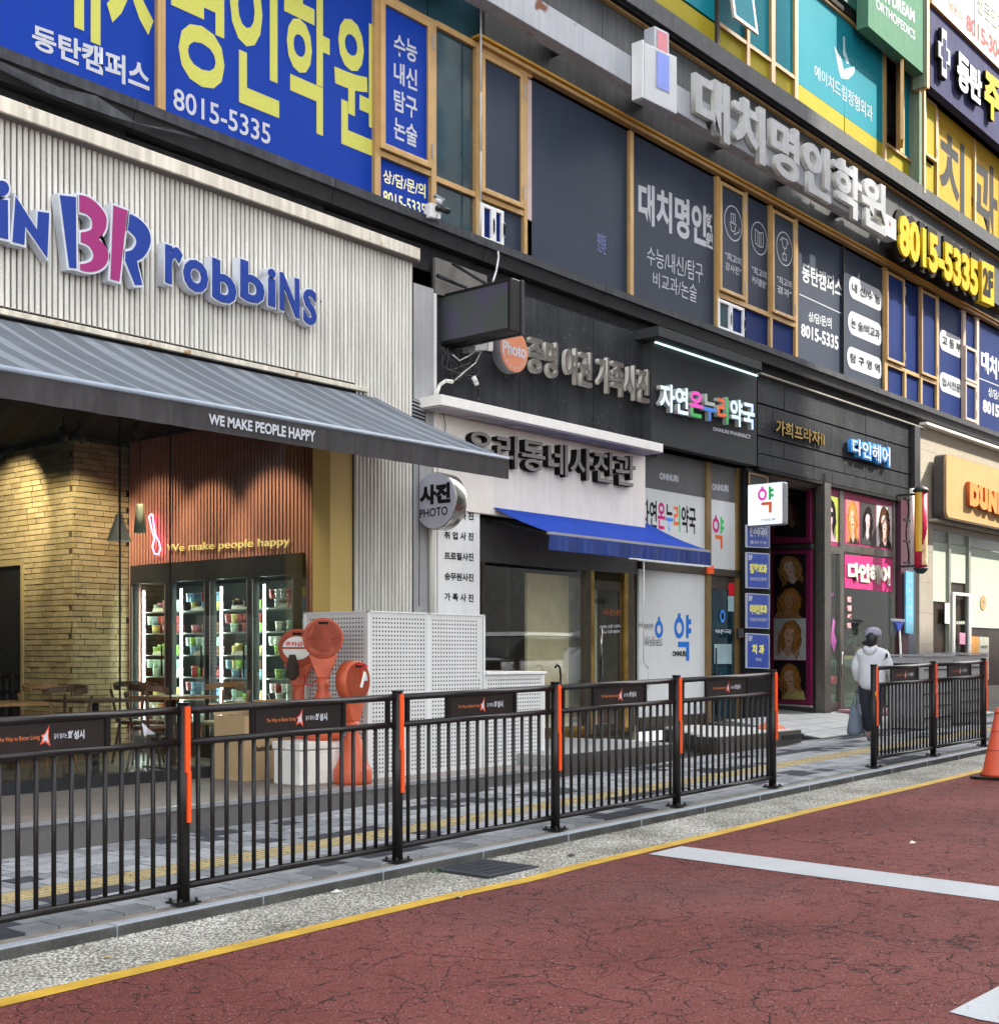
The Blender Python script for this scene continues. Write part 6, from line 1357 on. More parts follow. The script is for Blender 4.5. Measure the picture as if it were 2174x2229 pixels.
pk_ = P('name_panel', MB().fq((1838, 1207, 1279), (1943, 1216, 1289), Yf - .01, .02), mat('hot_pink_panel', (.55, .02, .16), .4, var=.03), sal)
letters('다인헤어', (1845, 1223, 1264, 1937, 1233, 1275), Yf - .03, .015, m_tube, m_tube, pk_, .06)
gl = P('glass_pane', MB().box(XA(1837, Yh), XA(1943, Yh), Yh + .01, Yh + .02, .55, zU0 - .15), m_glassd, sal)
P('frosted_band', MB().box(XA(1837, Yh), XA(1943, Yh), Yh + .025, Yh + .03, .55, 1.42), mat('frosted_mint', (.30, .42, .36), .7), sal)
dr = P('door', MB().box(XA(1788, Yh), XA(1793, Yh), Yh - .01, Yh + .03, .53, zA - .04).box(XA(1823, Yh), XA(1828, Yh), Yh - .01, Yh + .03, .53, zA - .04).box(XA(1793, Yh), XA(1823, Yh), Yh - .01, Yh + .03, .53, .68), m_sfr, sal)
P('door_glass', MB().box(XA(1793, Yh), XA(1823, Yh), Yh + .01, Yh + .02, .68, zA - .04), m_glassd, dr); P('frosted_band', MB().box(XA(1793, Yh), XA(1823, Yh), Yh + .025, Yh + .03, .68, 1.42), MATS['frosted_mint'], dr)
P('handle', MB().cyl((XA(1825, Yh) - .02, Yh - .07, 1.1), (XA(1825, Yh) - .02, Yh - .07, 1.55), .02, n=8), m_steel, dr)
text('8015-4923', (1787, 1471, 1489, 1821, 1471, 1489), Yh - .014, mat('pink_digits', (.60, .16, .18), .5, var=0), dr, .05)
text('Make Your', (1788, 1290, 1299, 1815, 1288, 1297), Yh - .014, mat('purple_print', (.35, .10, .30), .5, var=0), dr, .0)
mb = MB()
for j in range(3):
    mb.fq((1786, 1324 + j * 12.5, 1326 + j * 12.5), (1803, 1323 + j * 12.5, 1325 + j * 12.5), Yh - .014, .002)
    for i in range(4): mb.fq((1787 + i * 4, 1316 + j * 12.5, 1324 + j * 12.5), (1788.6 + i * 4, 1316 + j * 12.5, 1324 + j * 12.5), Yh - .014, .002)
P('bottle_print', mb, MATS['purple_print'], dr)
c = [U(*q, Yh - .014) for q in ((1812, 1345), (1817, 1352), (1814, 1375), (1820, 1395), (1814, 1420), (1808, 1400), (1809, 1372))]; P('hair_curl_print', MB().poly([tuple(v) for v in c][::-1]), MATS['purple_print'], dr)
c = [U(*q, Yh - .014) for q in ((1795, 1365), (1800, 1362), (1798, 1380), (1800, 1398), (1793, 1402), (1791, 1385))]; P('hair_curl_print', MB().poly([tuple(v) for v in c][::-1]), MATS['purple_print'], dr)
for k, chh in enumerate('펌염색컷'): text(chh, (1843, 1298 + k * 19, 1310 + k * 19, 1852, 1299 + k * 19, 1311 + k * 19), Yh - .004, mat('light_pink_print', (.75, .35, .36), .5, var=0), sal, .06)
P('interior_wall', MB().box(XA(1784, 13.5) - 2.5, 27, 13.6, 13.7, .3, 4.4), mat('salon_wall_glow', (.38, .40, .27), .7, var=.05, emit=(.5, .55, .35), emst=.03), sal)  # wall surface glows faintly in place of room light
P('ceiling', MB().box(22.3, 25, 10.3, 13.6, 4.4, 4.45), m_void, sal); P('mirror', MB().box(24.2, 25.2, 13.5, 13.59, 1.3, 2.4), m_steel, sal)
P('counter', MB().box(XA(1836, 10.5), XA(1905, 10.5), 10.5, 10.9, .5, 1.48), mat('salon_counter', (.40, .33, .17), .5), sal)
pl = T('potted_plant', 'leafy green potted plant on the counter inside the salon window', 'plant', (23, 10.6, 1.5)); pc = U(1866, 1385, 10.7)
P('pot', MB().lathe([(.06, -.06), (.09, .10)], (pc.x, 10.7, 1.55), 14), mat('terracotta', (.50, .25, .08), .6), pl)
mb = MB()
for k in range(170):
    a = random.uniform(0, 6.28); b = random.uniform(.1, 1.2); R0 = random.uniform(.08, .34); x, y, z = pc.x + R0 * math.cos(a) * math.cos(b), 10.7 + R0 * .8 * math.sin(a) * math.cos(b), 1.66 + R0 * 1.2 * math.sin(b)
    e = .045; u = Vector((random.gauss(0, 1), random.gauss(0, 1), random.gauss(0, 1))).normalized() * e; v = u.orthogonal().normalized() * e * .4; q = Vector((x, y, z)); mb.poly([tuple(q - u), tuple(q + v), tuple(q + u), tuple(q - v)])
P('leaves', mb, mat('salon_leaf', (.08, .20, .03), .5, var=.3), pl, kind='stuff'); P('stem', MB().tube([(pc.x, 10.7, 1.55), (pc.x + .03, 10.7, 1.95)], .012), m_woodd, pl)
mtp = T('door_mat', 'dusty rose entrance mat lying before the salon door', 'mat', (22, 9.8, .5)); 
def rgz(y): return (GZ(22) + .02) * (1 - (y - 8.5) / 1.6) + .515 * (y - 8.5) / 1.6
P('mat', MB().hexa([(20.85, 9.35, rgz(9.35) + .01), (22.5, 9.35, rgz(9.35) + .01), (22.5, 10.02, rgz(10.02) + .01), (20.85, 10.02, rgz(10.02) + .01), (20.85, 9.35, rgz(9.35) + .05), (22.5, 9.35, rgz(9.35) + .05), (22.5, 10.02, rgz(10.02) + .05), (20.85, 10.02, rgz(10.02) + .05)]), mat('rose_mat', (.32, .16, .17), .9, var=.15, fine=.1), mtp)
tag(P('orange_cloth', MB().hexa([(16.1, 8.72, .462), (16.75, 8.66, .40), (16.65, 8.95, .42), (16.15, 9.0, .462), (16.2, 8.78, .56), (16.45, 8.74, .52), (16.42, 8.9, .53), (16.2, 8.92, .55)]), mat('orange_cloth', (.65, .17, .08), .8, var=.2, bump=.8, bscale=20), bevel=.03), 'crumpled orange plastic sheet on the corner step', 'sheet')
P('entrance_back', MB().box(18.3, 21.9, 13.2, 13.3, .4, 4.4), mat('entrance_dark', (.03, .028, .027), .6), bd); P('entrance_soffit', MB().box(18.6, 21.9, 10.15, 13.3, 4.36, 4.42), mat('entrance_soffit', (.14, .11, .09), .7), bd)
# right side wall of the salon, pipes, blue banner, broom
P('end_pier', MB().box(XA(1951, 10.1), XA(1968, 10.1), 10.02, 10.4, .45, 4.42), mat('plum_pier', (.07, .025, .04), .4, spec=.2, streak=.2), sal); P('end_pier', MB().box(XA(1968.5, 10.0), XA(1998, 10.0), 10.06, 10.4, .45, 4.42), mat('slate_pier', (.035, .045, .07), .5, var=.1), sal)
bb_ = T('blue_banner', 'narrow pale blue vertical banner beside the broom, under the barber pole', 'banner', (24.3, 9.9, 2)); P('banner', MB().fq((1971, 1242, 1378), (1987, 1246, 1380), 9.96, .03), mat('pale_blue_banner', (.10, .36, .52), .5, var=.12, scale=3), bb_)
for k in range(6): text('미용실염색펌'[k], (1976, 1262 + k * 18, 1270 + k * 18, 1982, 1263 + k * 18, 1271 + k * 18), 9.955, m_wprint, bb_, 0)
br = T('push_broom', 'push broom with bright blue head and pale handle leaning by the salon', 'broom', (24, 9.7, .5))
h0, h1, h2 = U(1952, 1362, 9.75), U(1961, 1378, 9.7), U(1959, 1560, 9.35)
P('handle', MB().cyl(U(1957, 1368, 9.72), (h2.x, 9.3, .5), .018, n=8), m_cream, br); P('head', MB().fq((1944, 1346, 1352), (1969, 1348, 1354), 9.7, .05), m_wprint, br)
P('bracket', MB().prism([tuple(U(*q, 9.69)) for q in ((1946, 1354), (1968, 1355), (1961, 1364), (1960, 1372), (1953, 1372), (1952, 1363))][::-1], (0, .03, 0)), mat('broom_blue', (.02, .08, .60), .4), br)
P('mop_strands', MB().fq((1943, 1356, 1381), (1950, 1357, 1381), 9.74, .05), mat('mop_grey', (.16, .17, .17), 1, fine=.3), br)
dp = T('drain_pipe', 'pale drain pipe with dark brackets between the salon and the doughnut shop', 'pipe', (24.9, 9.9, 2)); P('pipe', MB().cyl((XA(1984, 9.85), 9.85, 3.1), (XA(1984, 9.85), 9.85, 4.62), .05, n=12), m_cream, dp)
for z in (3.2, 3.6, 4.0, 4.4): P('bracket', MB().box(XA(1984, 9.85) - .28, XA(1984, 9.85) + .02, 9.86, 9.9, z, z + .03), m_dark, dp)
P('light_string', MB().tube([tuple(U(1974 + 3 * math.sin(k), 1085 + k * 16, 9.88)) for k in range(10)], .014), m_bk, dp)
bp = T('barber_pole', 'barber pole with gold and crimson panels and dark domed caps', 'barber pole', (24.8, 9.65, 2)); Yb = 9.6; bc = U(2003, 1070, Yb); bl = U(2003, 1236, Yb); rr = .115
P('glass_tube', MB().cyl((bc.x, Yb, bl.z), (bc.x, Yb, bc.z), rr, n=28), mat('barber_crimson', (.42, .015, .05), .25, var=.15, scale=12), bp)
mb = MB()
for (a0, a1) in ((150, 212),):
    for k in range(5):
        a, b = math.radians(a0 + (a1 - a0) * k / 5), math.radians(a0 + (a1 - a0) * (k + 1) / 5)
        mb.poly([(bc.x + (rr + .004) * math.cos(a), Yb + (rr + .004) * math.sin(a), bl.z + .3), (bc.x + (rr + .004) * math.cos(b), Yb + (rr + .004) * math.sin(b), bl.z + .3), (bc.x + (rr + .004) * math.cos(b), Yb + (rr + .004) * math.sin(b), bc.z - .02), (bc.x + (rr + .004) * math.cos(a), Yb + (rr + .004) * math.sin(a), bc.z - .02)])
P('gold_stripe', mb, mat('barber_gold', (.60, .36, .03), .3, var=.1), bp)
mb = MB()
for k in range(5):
    a, b = math.radians(212 + 16 * k), math.radians(212 + 16 * (k + 1)); f = lambda t, z: (bc.x + (rr + .005) * math.cos(t), Yb + (rr + .005) * math.sin(t), z)
    mb.poly([f(a, bl.z + .05), f(b, bl.z + .05), f(b, bl.z + .42 + .1 * k), f(a, bl.z + .42 + .08 * k)])
P('picture_print', mb, mat('barber_print', (.62, .42, .26), .4, var=.4, scale=9), bp)
P('cap', MB().lathe([(.14, -.01), (.15, .01), (.13, .05), (.07, .09), (.03, .11)], (bc.x, Yb, bc.z), 24), m_dark, bp); P('base_cap', MB().lathe([(.05, -.11), (.09, -.08), (.14, -.02), (.13, .0)], (bl.x, Yb, bl.z), 24), m_dark, bp)
P('arm', MB().box(bc.x - .02, bc.x + .02, Yb + rr, 10.05, bc.z - .06, bc.z - .02), m_dark, bp); P('arm', MB().box(bc.x - .02, bc.x + .02, Yb + rr, 10.05, bl.z + .02, bl.z + .06), m_dark, bp)
# ================================================================== DOUGHNUT SHOP
ds = T('doughnut_shop', 'doughnut shop with beige wall, mint window blinds and glass door', 'shop', (26, 10.1, .5)); Yg = 10.12
m_beige = mat('beige_stone_tile', (.36, .325, .26), .7, var=.05, fine=.05, spec=.08); x0 = XA(2000, 10.1)
P('wall_backing', MB().box(x0, 45, 10.14, 10.3, 4.13, 5.97), m_granj, ds)
for j in range(4):
    for i in range(12): P('tile', MB().box(x0 + i * 1.2 + (0 if j % 2 else -.0) + .002, x0 + (i + 1) * 1.2 - .002, 10.10, 10.13, 4.13 + j * .46 + .002, 4.13 + (j + 1) * .46 - .002), m_beige, ds)
for j in range(6): P('tile', MB().box(x0 + .002, XA(2030, 10.1), 10.10, 10.3, .5 + j * .605 + .002, .5 + (j + 1) * .605 - .002), mat('beige_stone_low', (.29, .26, .22), .6, var=.06, fine=.05, spec=.2), ds)
P('eave_trim', MB().box(x0, 45, 9.95, 10.1, 5.97, 6.02), m_cream, ds)
wx0 = XA(2031, Yg)
P('window_head', MB().box(wx0, 45, 10.13, 10.2, 4.0, 4.12), mat('head_beige', (.30, .27, .22), .6), ds)
m_mint = mat('mint_blind', (.40, .47, .38), .6, var=.04, fine=.03); m_mintd = mat('grey_green_glass', (.10, .12, .10), .3, var=.1)
P('clerestory', MB().box(wx0, 45, Yg + .02, Yg + .04, 3.77, 3.99), m_mintd, ds)
for a, b, z0 in ((2032, 2063, 2.57), (2111, 2400, 2.08), (2069, 2104, 2.99)): P('blind', MB().box(XA(a, Yg), XA(b, Yg), Yg + .03, Yg + .05, z0, 3.765), m_mint, ds)
for a, b in ((2063, 2067), (2106, 2110)): P('window_frame', MB().box(XA(a, Yg), XA(b, Yg), Yg - .02, Yg + .06, .55, 3.99), mat('grey_green_frame', (.22, .23, .19), .4), ds)
P('dark_glass', MB().box(wx0, 45, Yg + .06, Yg + .07, .82, 3.1), mat('doughnut_interior', (.035, .025, .018), .2, var=.6, scale=3, spec=.3), ds); P('base_wall', MB().box(wx0, 45, Yg - .01, Yg + .06, .45, .82), mat('base_stone', (.22, .20, .17), .7, var=.1), ds)
dd2 = P('door', MB().box(XA(2068, Yg), XA(2107, Yg), Yg - .06, Yg - .02, 2.72, 2.78), m_white, ds)
for a_, b_ in ((2068, 2072), (2103, 2107)): P('door_stile', MB().box(XA(a_, Yg), XA(b_, Yg), Yg - .06, Yg - .02, .55, 2.719), m_white, dd2)
text('DUNKIN', (2080, 1352, 1359, 2099, 1352, 1359), Yg - .03, m_mint, dd2, .05)
cd = MB(); c = U(2139, 1312, Yg + .02)
for i in range(24):
    t, u = 2 * math.pi * i / 24, 2 * math.pi * (i + 1) / 24; cd.poly([(c.x + .17 * e * math.cos(q), c.y, c.z + .16 * e * math.sin(q)) for q, e in ((t, 1), (t, .25), (u, .25), (u, 1))][::-1])
P('doughnut_print', cd, mat('doughnut_tan', (.45, .26, .11), .5, var=0), ds)
for nm_, a, b, yt_, yb2, cl_ in (('poster', 2056, 2066, 1312, 1357, (.6, .6, .55)), ('poster', 2111, 2130, 1385, 1430, (.70, .30, .05)), ('poster', 2131, 2151, 1386, 1478, (.52, .52, .44)), ('poster', 2088, 2100, 1377, 1402, (.60, .25, .40))):
    P(nm_, MB().fq((a, yt_, yb2), (b, yt_ + 1, yb2 + 1), Yg - .03, .01), mat('poster_%d' % int(cl_[0] * 100 + cl_[1] * 10), cl_, .5, var=.25, scale=14), ds)
text('메뉴안내', (2134, 1405, 1412, 2148, 1405, 1412), Yg - .034, m_bprint, ds, .02); text('2,900원', (2134, 1420, 1430, 2148, 1420, 1430), Yg - .034, m_bprint, ds, .02)
sgn = T('doughnut_sign', 'large rounded tan sign with raised orange letters on the sunlit beige wall', 'shop sign', (27, 9.9, 3.7)); Yn = 9.80
def rr_(x0, x1, z0, z1, r, Y): return [(cx_ + r * math.cos(math.radians(a)), Y, cz_ + r * math.sin(math.radians(a))) for cx_, cz_, s_ in ((x1 - r, z1 - r, 0), (x0 + r, z1 - r, 90), (x0 + r, z0 + r, 180), (x1 - r, z0 + r, 270)) for a in range(s_, s_ + 91, 15)]
sx0 = XA(2055, Yn); zt1_ = ZA(2066, 990, Yn); zb1_ = ZA(2060, 1128, Yn)
m_tan = mat('tan_sign', (.50, .32, .15), .7, spec=.05, var=.06, scale=2, streak=.08)
P('box', MB().prism(rr_(sx0, sx0 + 5.5, zb1_, zt1_, .16, Yn), (0, .22, 0)), mat('sign_side', (.05, .045, .045), .5), sgn); P('face', MB().prism(rr_(sx0 + .02, sx0 + 5.48, zb1_ + .02, zt1_ - .02, .15, Yn - .03), (0, .029, 0)), m_tan, sgn)
P('trim', MB().prism(rr_(sx0 - .01, sx0 + 5.51, zb1_ - .01, zt1_ + .01, .17, Yn - .012), (0, .03, 0)), mat('bronze_trim', (.40, .24, .13), .35, .3), sgn)
letters('DUNKIN', (2110, 1048, 1100, 2212, 1088, 1133), Yn - .12, .08, mat('doughnut_orange', (.80, .20, .01), .45, var=.02), mat('doughnut_orange_side', (.42, .08, .01), .5), sgn, .10)
P('sign_shelf', MB().box(sx0 - .05, 45, 9.95, 10.1, 4.13, 4.18), m_beige, sgn)
# air conditioning units behind the far railing
for k, (x, z, lb_) in enumerate(((19.6, 0, 'grey air conditioning unit with flat lid, nearer the salon, behind the far railing'), (21.1, 0, 'grey air conditioning unit farther right, below the doughnut shop window'))):
    ac = T('air_conditioner_unit', lb_, 'air conditioner', (x, 7.9, GZ(x)), 'air conditioning units behind the far railing'); y0 = 8.0; z = GZ(x) + .02
    P('housing', MB().box(x, x + 1.25, y0, y0 + .55, z, z + 1.12), mat('ac_grey', (.30, .30, .30), .5, var=.05, streak=.1), ac, bevel=.01); P('lid', MB().box(x - .02, x + 1.27, y0 - .02, y0 + .57, z + 1.13, z + 1.16), m_alu, ac); P('vent', MB().box(x - .004, x, y0 + .06, y0 + .5, z + .75, z + 1.02), m_void, ac)
    for q in range(5): P('louvre', MB().box(x + .08, x + 1.17, y0 - .012, y0 - .002, z + .15 + q * .19, z + .17 + q * .19), m_dark, ac)
    for q in range(4): P('louvre', MB().box(x - .014, x - .005, y0 + .06, y0 + .5, z + .15 + q * .14, z + .17 + q * .14), m_alu, ac)
# ================================================================== TRAFFIC CONE
tc = T('traffic_cone', 'orange traffic cone with dark square base on the road at the right edge', 'traffic cone', (14.15, 4.93, RZ(14.1))); z = RZ(14.1) + .004
P('base', MB().box(13.92, 14.38, 4.70, 5.16, z, z + .025), m_black, tc, bevel=.008)
P('body', MB().lathe([(.19, .026), (.185, .06), (.165, .08), (.045, .68), (.04, .70), (.052, .705), (.052, .725), (.03, .73), (.03, .76)], (14.15, 4.93, z), 32), m_cone, tc)
for q in (.3, .5): P('scuff_ring', MB().lathe([(.165 - (q - .08) * .2 + .0015, q), (.165 - (q + .008 - .08) * .2 + .0015, q + .008)], (14.15, 4.93, z), 32), mat('cone_scuff', (.30, .04, .02), .7, var=.2), tc)
# ================================================================== PERSON
def skinbody(name, joints, edges, mats, parent, sub=2, root=0):
    me = bpy.data.meshes.new(name); me.from_pydata([j[0] for j in joints], edges, [])
    me.materials.append(mats); o = bpy.data.objects.new(name, me); sc.collection.objects.link(o); o.parent = parent
    a = o.modifiers.new('s', 'SKIN'); a.use_smooth_shade = True; b = o.modifiers.new('u', 'SUBSURF'); b.levels = sub; b.render_levels = sub
    for i, j in enumerate(joints): r = j[1]; me.skin_vertices[0].data[i].radius = r if isinstance(r, tuple) else (r, r)
    me.skin_vertices[0].data[root].use_root = True
    return o
pe_ = T('person', 'person walking away in pale hoodie, lilac cap and dark trousers, holding a tote', 'person', (17.15, 7.72, GZ(17.15)), local=True, rz=math.radians(8))
# walks towards +X; left side is +Y
m_skin = mat('skin', (.46, .27, .18), .5); m_hood = mat('pale_hoodie', (.55, .56, .59), .9, var=.06, fine=.06, bump=.3, bscale=25); m_trs = mat('dark_trousers', (.02, .022, .035), .9)
J = [((0, 0, .84), .10), ((.01, 0, 1.0), .10), ((.02, 0, 1.16), .11), ((.03, 0, 1.27), (.08, .11)), ((.04, 0, 1.33), .055), ((.06, 0, 1.40), .05), ((.07, 0, 1.47), (.075, .07)), ((.075, 0, 1.53), (.07, .062)),
     ((.03, .15, 1.25), .06), ((-.02, .20, 1.06), .048), ((.05, .19, .87), .036), ((.08, .19, .80), .032),
     ((.03, -.15, 1.25), .06), ((.0, -.22, 1.05), .048), ((.14, -.17, .98), .036), ((.18, -.15, .97), .03),
     ((0, .09, .78), .075), ((.10, .09, .44), .055), ((.20, .09, .08), .045), ((.30, .09, .035), .036),
     ((0, -.09, .78), .075), ((-.04, -.09, .44), .055), ((-.24, -.09, .14), .043), ((-.20, -.09, .045), .036)]
E_ = [(0, 1), (1, 2), (2, 3), (3, 4), (4, 5), (5, 6), (6, 7), (3, 8), (8, 9), (9, 10), (10, 11), (3, 12), (12, 13), (13, 14), (14, 15), (0, 16), (16, 17), (17, 18), (18, 19), (0, 20), (20, 21), (21, 22), (22, 23)]
skinbody('body', J, E_, m_skin, pe_)
hj = [((0, 0, .70), (.15, .18)), ((.0, 0, .84), (.17, .20)), ((.01, 0, 1.02), (.16, .20)), ((.02, 0, 1.16), (.155, .20)), ((.03, 0, 1.27), (.12, .17)), ((.04, 0, 1.33), (.085, .10)), ((.03, .175, 1.22), .075), ((-.03, .225, 1.05), .068), ((.04, .215, .90), .056), ((.06, .21, .84), .045), ((.03, -.175, 1.22), .075), ((-.01, -.24, 1.05), .068), ((.12, -.20, .98), .06), ((.155, -.175, .975), .045)]
skinbody('hoodie', hj, [(0, 1), (1, 2), (2, 3), (3, 4), (4, 5), (4, 6), (6, 7), (7, 8), (8, 9), (4, 10), (10, 11), (11, 12), (12, 13)], m_hood, pe_)
skinbody('hood', [((-.03, -.08, 1.33), .045), ((-.09, -.05, 1.28), .055), ((-.11, 0, 1.255), .062), ((-.09, .05, 1.28), .055), ((-.03, .08, 1.33), .045)], [(0, 1), (1, 2), (2, 3), (3, 4)], m_hood, pe_)
skinbody('trousers', [((0, 0, 1.0), (.11, .14)), ((0, 0, .86), (.125, .15)), ((0, .085, .74), .112), ((.09, .09, .44), .085), ((.18, .09, .13), .07), ((0, -.085, .74), .112), ((-.04, -.09, .44), .082), ((-.20, -.09, .20), .068)], [(0, 1), (1, 2), (2, 3), (3, 4), (1, 5), (5, 6), (6, 7)], m_trs, pe_)
m_shoe = mat('grey_shoe', (.13, .13, .14), .7)
skinbody('shoe', [((.16, .09, .05), .045), ((.24, .09, .045), .05), ((.33, .09, .035), .038)], [(0, 1), (1, 2)], m_shoe, pe_); skinbody('shoe', [((-.27, -.09, .17), .045), ((-.235, -.09, .09), .05), ((-.20, -.09, .035), .038)], [(0, 1), (1, 2)], m_shoe, pe_)
m_hair = mat('black_hair', (.010, .009, .010), .55, bump=.6, bscale=60)
def loc(mb, n_, m, par=pe_, bev=0):
    q = bpy.data.objects.new(n_, mb.mesh(n_, m)); sc.collection.objects.link(q); q.parent = par; return q
skinbody('hair', [((.02, 0, 1.50), (.095, .09)), ((-.005, 0, 1.44), (.095, .10)), ((-.02, 0, 1.375), (.085, .11)), ((-.03, .085, 1.38), .035), ((-.03, .13, 1.385), .022)], [(0, 1), (1, 2), (2, 3), (3, 4)], m_hair, pe_)
m_cap2 = mat('lilac_cap', (.26, .25, .32), .85, var=.06)
loc(MB().lathe([(.115, -.03), (.117, 0), (.105, .05), (.07, .085), (.02, .10)], (.065, 0, 1.505), 24), 'cap', m_cap2)
loc(MB().hexa([(.15, -.08, 1.49), (.26, -.05, 1.475), (.26, .05, 1.475), (.15, .08, 1.49), (.15, -.08, 1.50), (.26, -.05, 1.485), (.26, .05, 1.485), (.15, .08, 1.50)]), 'cap_brim', m_cap2)
loc(MB().prism([(-.055, -.04, 1.50), (-.057, .04, 1.50), (-.05, .025, 1.525), (-.05, -.025, 1.525)], (.01, 0, 0)), 'cap_opening', m_hair)
for (hx_, hy_, hz_, s1) in ((.09, .21, .79, 1), (.20, -.16, .965, -1)):   # hands with curled fingers
    for f in range(4):
        x = hx_ - .025 + f * .018; skinbody('finger', [((x, hy_, hz_ + .02), .010), ((x + .002, hy_ - s1 * .012, hz_ - .022 - .004 * (f in (1, 2))), .0085), ((x + .002, hy_ - s1 * .030, hz_ - .018), .007)], [(0, 1), (1, 2)], m_skin, pe_, 1)
    skinbody('thumb', [((hx_ + .03, hy_ - s1 * .01, hz_ + .03), .011), ((hx_ + .042, hy_ - s1 * .02, hz_ + .0), .009), ((hx_ + .035, hy_ - s1 * .03, hz_ - .015), .008)], [(0, 1), (1, 2)], m_skin, pe_, 1)
tb_ = T('tote_bag', 'slouchy blue grey tote bag hanging from the left hand of the walking person', 'bag', (17.15, 7.72, GZ(17.15)), local=True, rz=math.radians(8))
bx, by = .09, .215
mb = MB(); sec = [(.20, .085, .10), (.21, .095, .16), (.20, .08, .30), (.175, .05, .44), (.165, .035, .52)]; b = 0; n = 16
for (a, c_, z) in sec:
    for i in range(n): t = 2 * math.pi * i / n; mb.v.append((bx + a * math.copysign(abs(math.cos(t)) ** .6, math.cos(t)), by + .03 + c_ * math.copysign(abs(math.sin(t)) ** .6, math.sin(t)) + .008 * math.sin(5 * t + z * 20), z + .012 * math.sin(3 * t)))
for k in range(len(sec) - 1):
    for i in range(n): j = (i + 1) % n; mb.quadf([k * n + i, k * n + j, (k + 1) * n + j, (k + 1) * n + i], 0, True)
mb.quadf(list(reversed(range(n))), 0)
loc(mb, 'bag_body', mat('slate_canvas', (.13, .16, .20), .9, var=.12, scale=9, bump=.4, bscale=20), tb_)
for dy in (0, .06): loc(MB().tube([(bx - .09, by + dy, .50), (bx - .03, by + dy * .5, .68), (bx, by, .785), (bx + .03, by + dy * .5, .68), (bx + .09, by + dy, .50)], .008), 'strap', MATS['slate_canvas'], tb_)
# ================================================================== WHITE CAR waiting on the road outside the view; the studio glass mirrors it
car = T('parked_car', 'white sport utility car on the road, mirrored in the photo studio window', 'car', (21, 1.2, RZ(23))); cz = RZ(23)
m_cw = mat('car_white', (.75, .76, .77), .2, var=0, spec=.6); m_cg = mat('car_glass', (.02, .025, .03), .08, spec=.8)
sec = [(20.9, .75, .55, .85), (21.0, .86, .30, 1.0), (22.1, .93, .25, 1.12), (22.3, .93, .25, 1.14), (25.2, .93, .25, 1.18), (25.5, .85, .35, 1.1)]
mb = MB(); n = 12
for (x, hw, z0, z1) in sec:
    for i in range(n):
        t = 2 * math.pi * i / n; c_, s_ = math.cos(t), math.sin(t); mb.v.append((x, 1.2 + hw * math.copysign(abs(c_) ** .45, c_), cz + (z0 + z1) / 2 + (z1 - z0) / 2 * math.copysign(abs(s_) ** .5, s_)))
for k in range(len(sec) - 1):
    for i in range(n): j = (i + 1) % n; mb.quadf([k * n + j, k * n + i, (k + 1) * n + i, (k + 1) * n + j], 0, True)
mb.quadf(list(range(n)), 0); mb.quadf([(len(sec) - 1) * n + i for i in reversed(range(n))], 0); P('body', mb, m_cw, car)
P('cabin_glass', MB().hexa([(22.1, .32, cz + 1.1), (25.3, .30, cz + 1.1), (25.3, 2.1, cz + 1.1), (22.1, 2.08, cz + 1.1), (22.9, .45, cz + 1.60), (25.0, .45, cz + 1.60), (25.0, 1.95, cz + 1.60), (22.9, 1.95, cz + 1.60)]), m_cg, car, bevel=.05)
P('roof', MB().hexa([(22.85, .44, cz + 1.605), (25.05, .44, cz + 1.605), (25.05, 1.96, cz + 1.605), (22.85, 1.96, cz + 1.605), (23.1, .55, cz + 1.70), (24.9, .55, cz + 1.70), (24.9, 1.85, cz + 1.70), (23.1, 1.85, cz + 1.70)]), m_cw, car, bevel=.03)
for x in (21.75, 24.6):
    for y in (.36, 2.04): wq = P('wheel', MB().cyl((x, y - .11, cz + .34), (x, y + .11, cz + .34), .34, n=24), m_bk, car); P('rim', MB().cyl((x, y - .115, cz + .34), (x, y + .115, cz + .34), .21, n=16), m_steel, wq)
for y in (.55, 1.6): P('headlight', MB().box(20.84, 20.95, y, y + .28, cz + .72, cz + .86), m_steel, car, bevel=.02)
P('grille', MB().box(20.86, 20.93, .88, 1.55, cz + .45, cz + .72), m_bk, car)
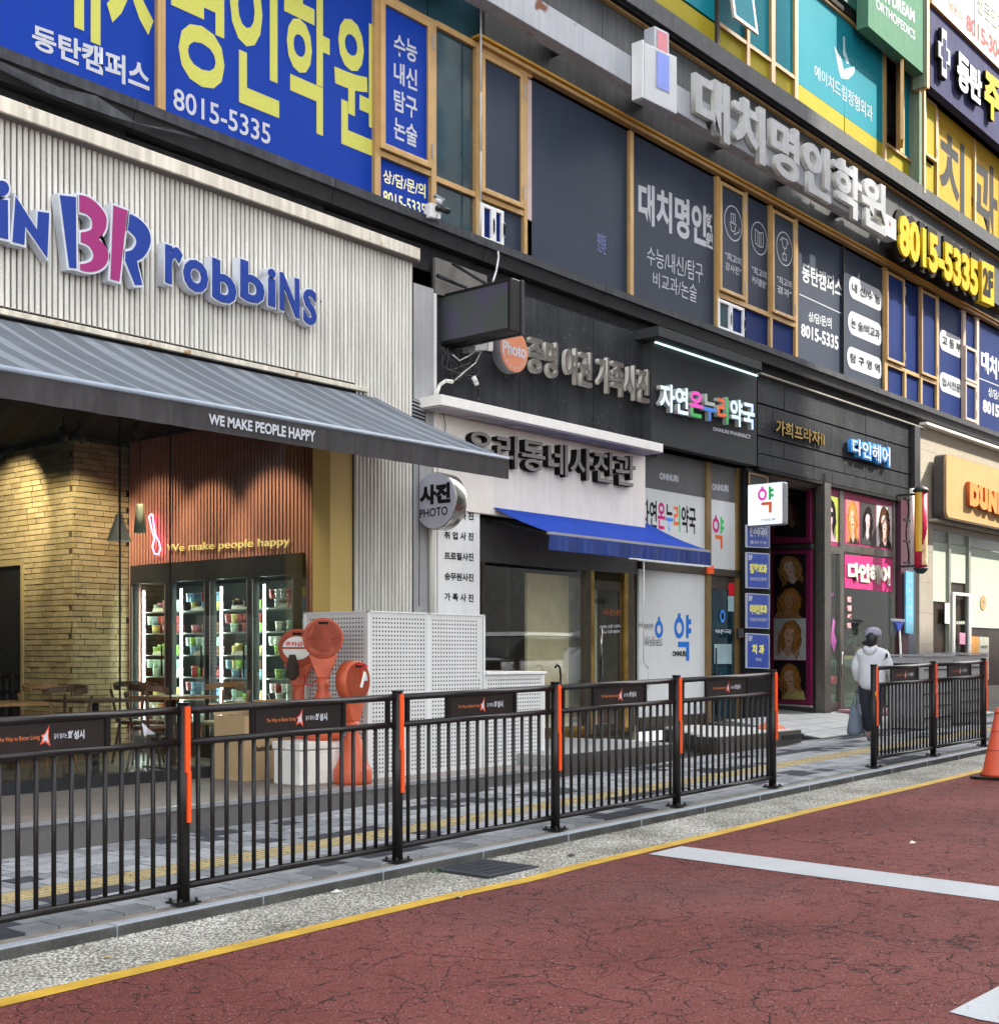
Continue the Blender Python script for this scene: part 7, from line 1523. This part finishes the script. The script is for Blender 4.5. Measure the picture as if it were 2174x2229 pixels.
# glowing ceiling panels added to brighten the salon, and the security camera on the ledge
for k in range(2): tag(P('salon_glow_panel', MB().box(22.5 + k * 1.1, 23.2 + k * 1.1, 11.2, 12.2, 4.36, 4.39), mat('salon_fill_glow', (.9, .9, .85), .5, emit=(.95, 1, .85), emst=1.1)), ['flat glowing panel added to brighten the salon, nearer the door', 'flat glowing panel added to brighten the salon, nearer the barber pole'][k], 'added light', 'added salon glow panels')
sc_ = T('security_camera', 'white box mounted security camera pair standing on the ledge beside the blue panel', 'security camera', tuple(U(945, 487, 9.95)))
P('post', MB().fq((937, 444, 487), (944, 446, 488), 10.0, .03), m_cream, sc_); P('junction_housing', MB().fq((937, 440, 472), (960, 448, 477), 9.93, .09), m_white, sc_, bevel=.008)
P('sun_shield', MB().hexa([U(945, 424, 9.92), U(968, 437, 9.84), U(960, 439, 9.90), U(943, 430, 9.98), U(946, 420, 9.92), U(969, 434, 9.84), U(961, 436, 9.90), U(944, 427, 9.98)]), m_silver, sc_)
P('camera_body', MB().cyl(U(950, 433, 9.93), U(962, 441, 9.88), .03, n=12), m_white, sc_); P('camera_body', MB().cyl(U(956, 452, 9.92), U(977, 461, 9.86), .035, n=12), m_dark, sc_, label='dark cylindrical lower camera')
P('joint_ball', MB().lathe([(.01, -.03), (.03, -.015), (.035, .01), (.02, .03)], tuple(U(953, 454, 9.91)), 12), m_black, sc_); P('lens', MB().cyl(U(977, 461, 9.86), U(979, 462, 9.855), .02, n=12), m_bk, sc_)
P('cable', MB().tube([tuple(U(*q)) for q in ((952, 468, 9.92), (950, 478, 9.95), (955, 489, 9.97))], .006), m_cable, sc_)
# scraps of litter and grit gathered along the kerb
for k, (x, y, c, lb) in enumerate(((5.5, 5.98, (.6, .58, .52), 'scrap of pale paper against the kerb between the first two railing posts'), (7.45, 5.62, (.04, .04, .04), 'dark flattened scrap in the gutter just past the drain grate'), (9.4, 3.9, (.66, .63, .55), 'small pale scrap lying on the red road beyond the white line'))):
    z = RZ(x) + .006; tag(P('litter_scrap', MB().hexa([(x, y, z), (x + .06, y + .01, z), (x + .05, y + .04, z), (x - .01, y + .03, z), (x, y, z + .008), (x + .06, y + .01, z + .003), (x + .05, y + .04, z + .014), (x - .01, y + .03, z + .004)]), mat('scrap_%d' % k, c, .8), None), lb, 'litter')
mb = MB()
for k in range(500):
    x = random.uniform(3.2, 16); y = 6.055 - abs(random.gauss(0, .02)); z = RZ(x); r = random.uniform(.003, .008); a = random.uniform(0, 3)
    mb.poly([(x - r, y, z + .001), (x, y - r, z + .001), (x + r, y, z + .004), (x, y + r, z + .006)])
o = P('gutter_grit', mb, mat('grit_brown', (.09, .07, .05), .95)); o['kind'] = 'stuff'
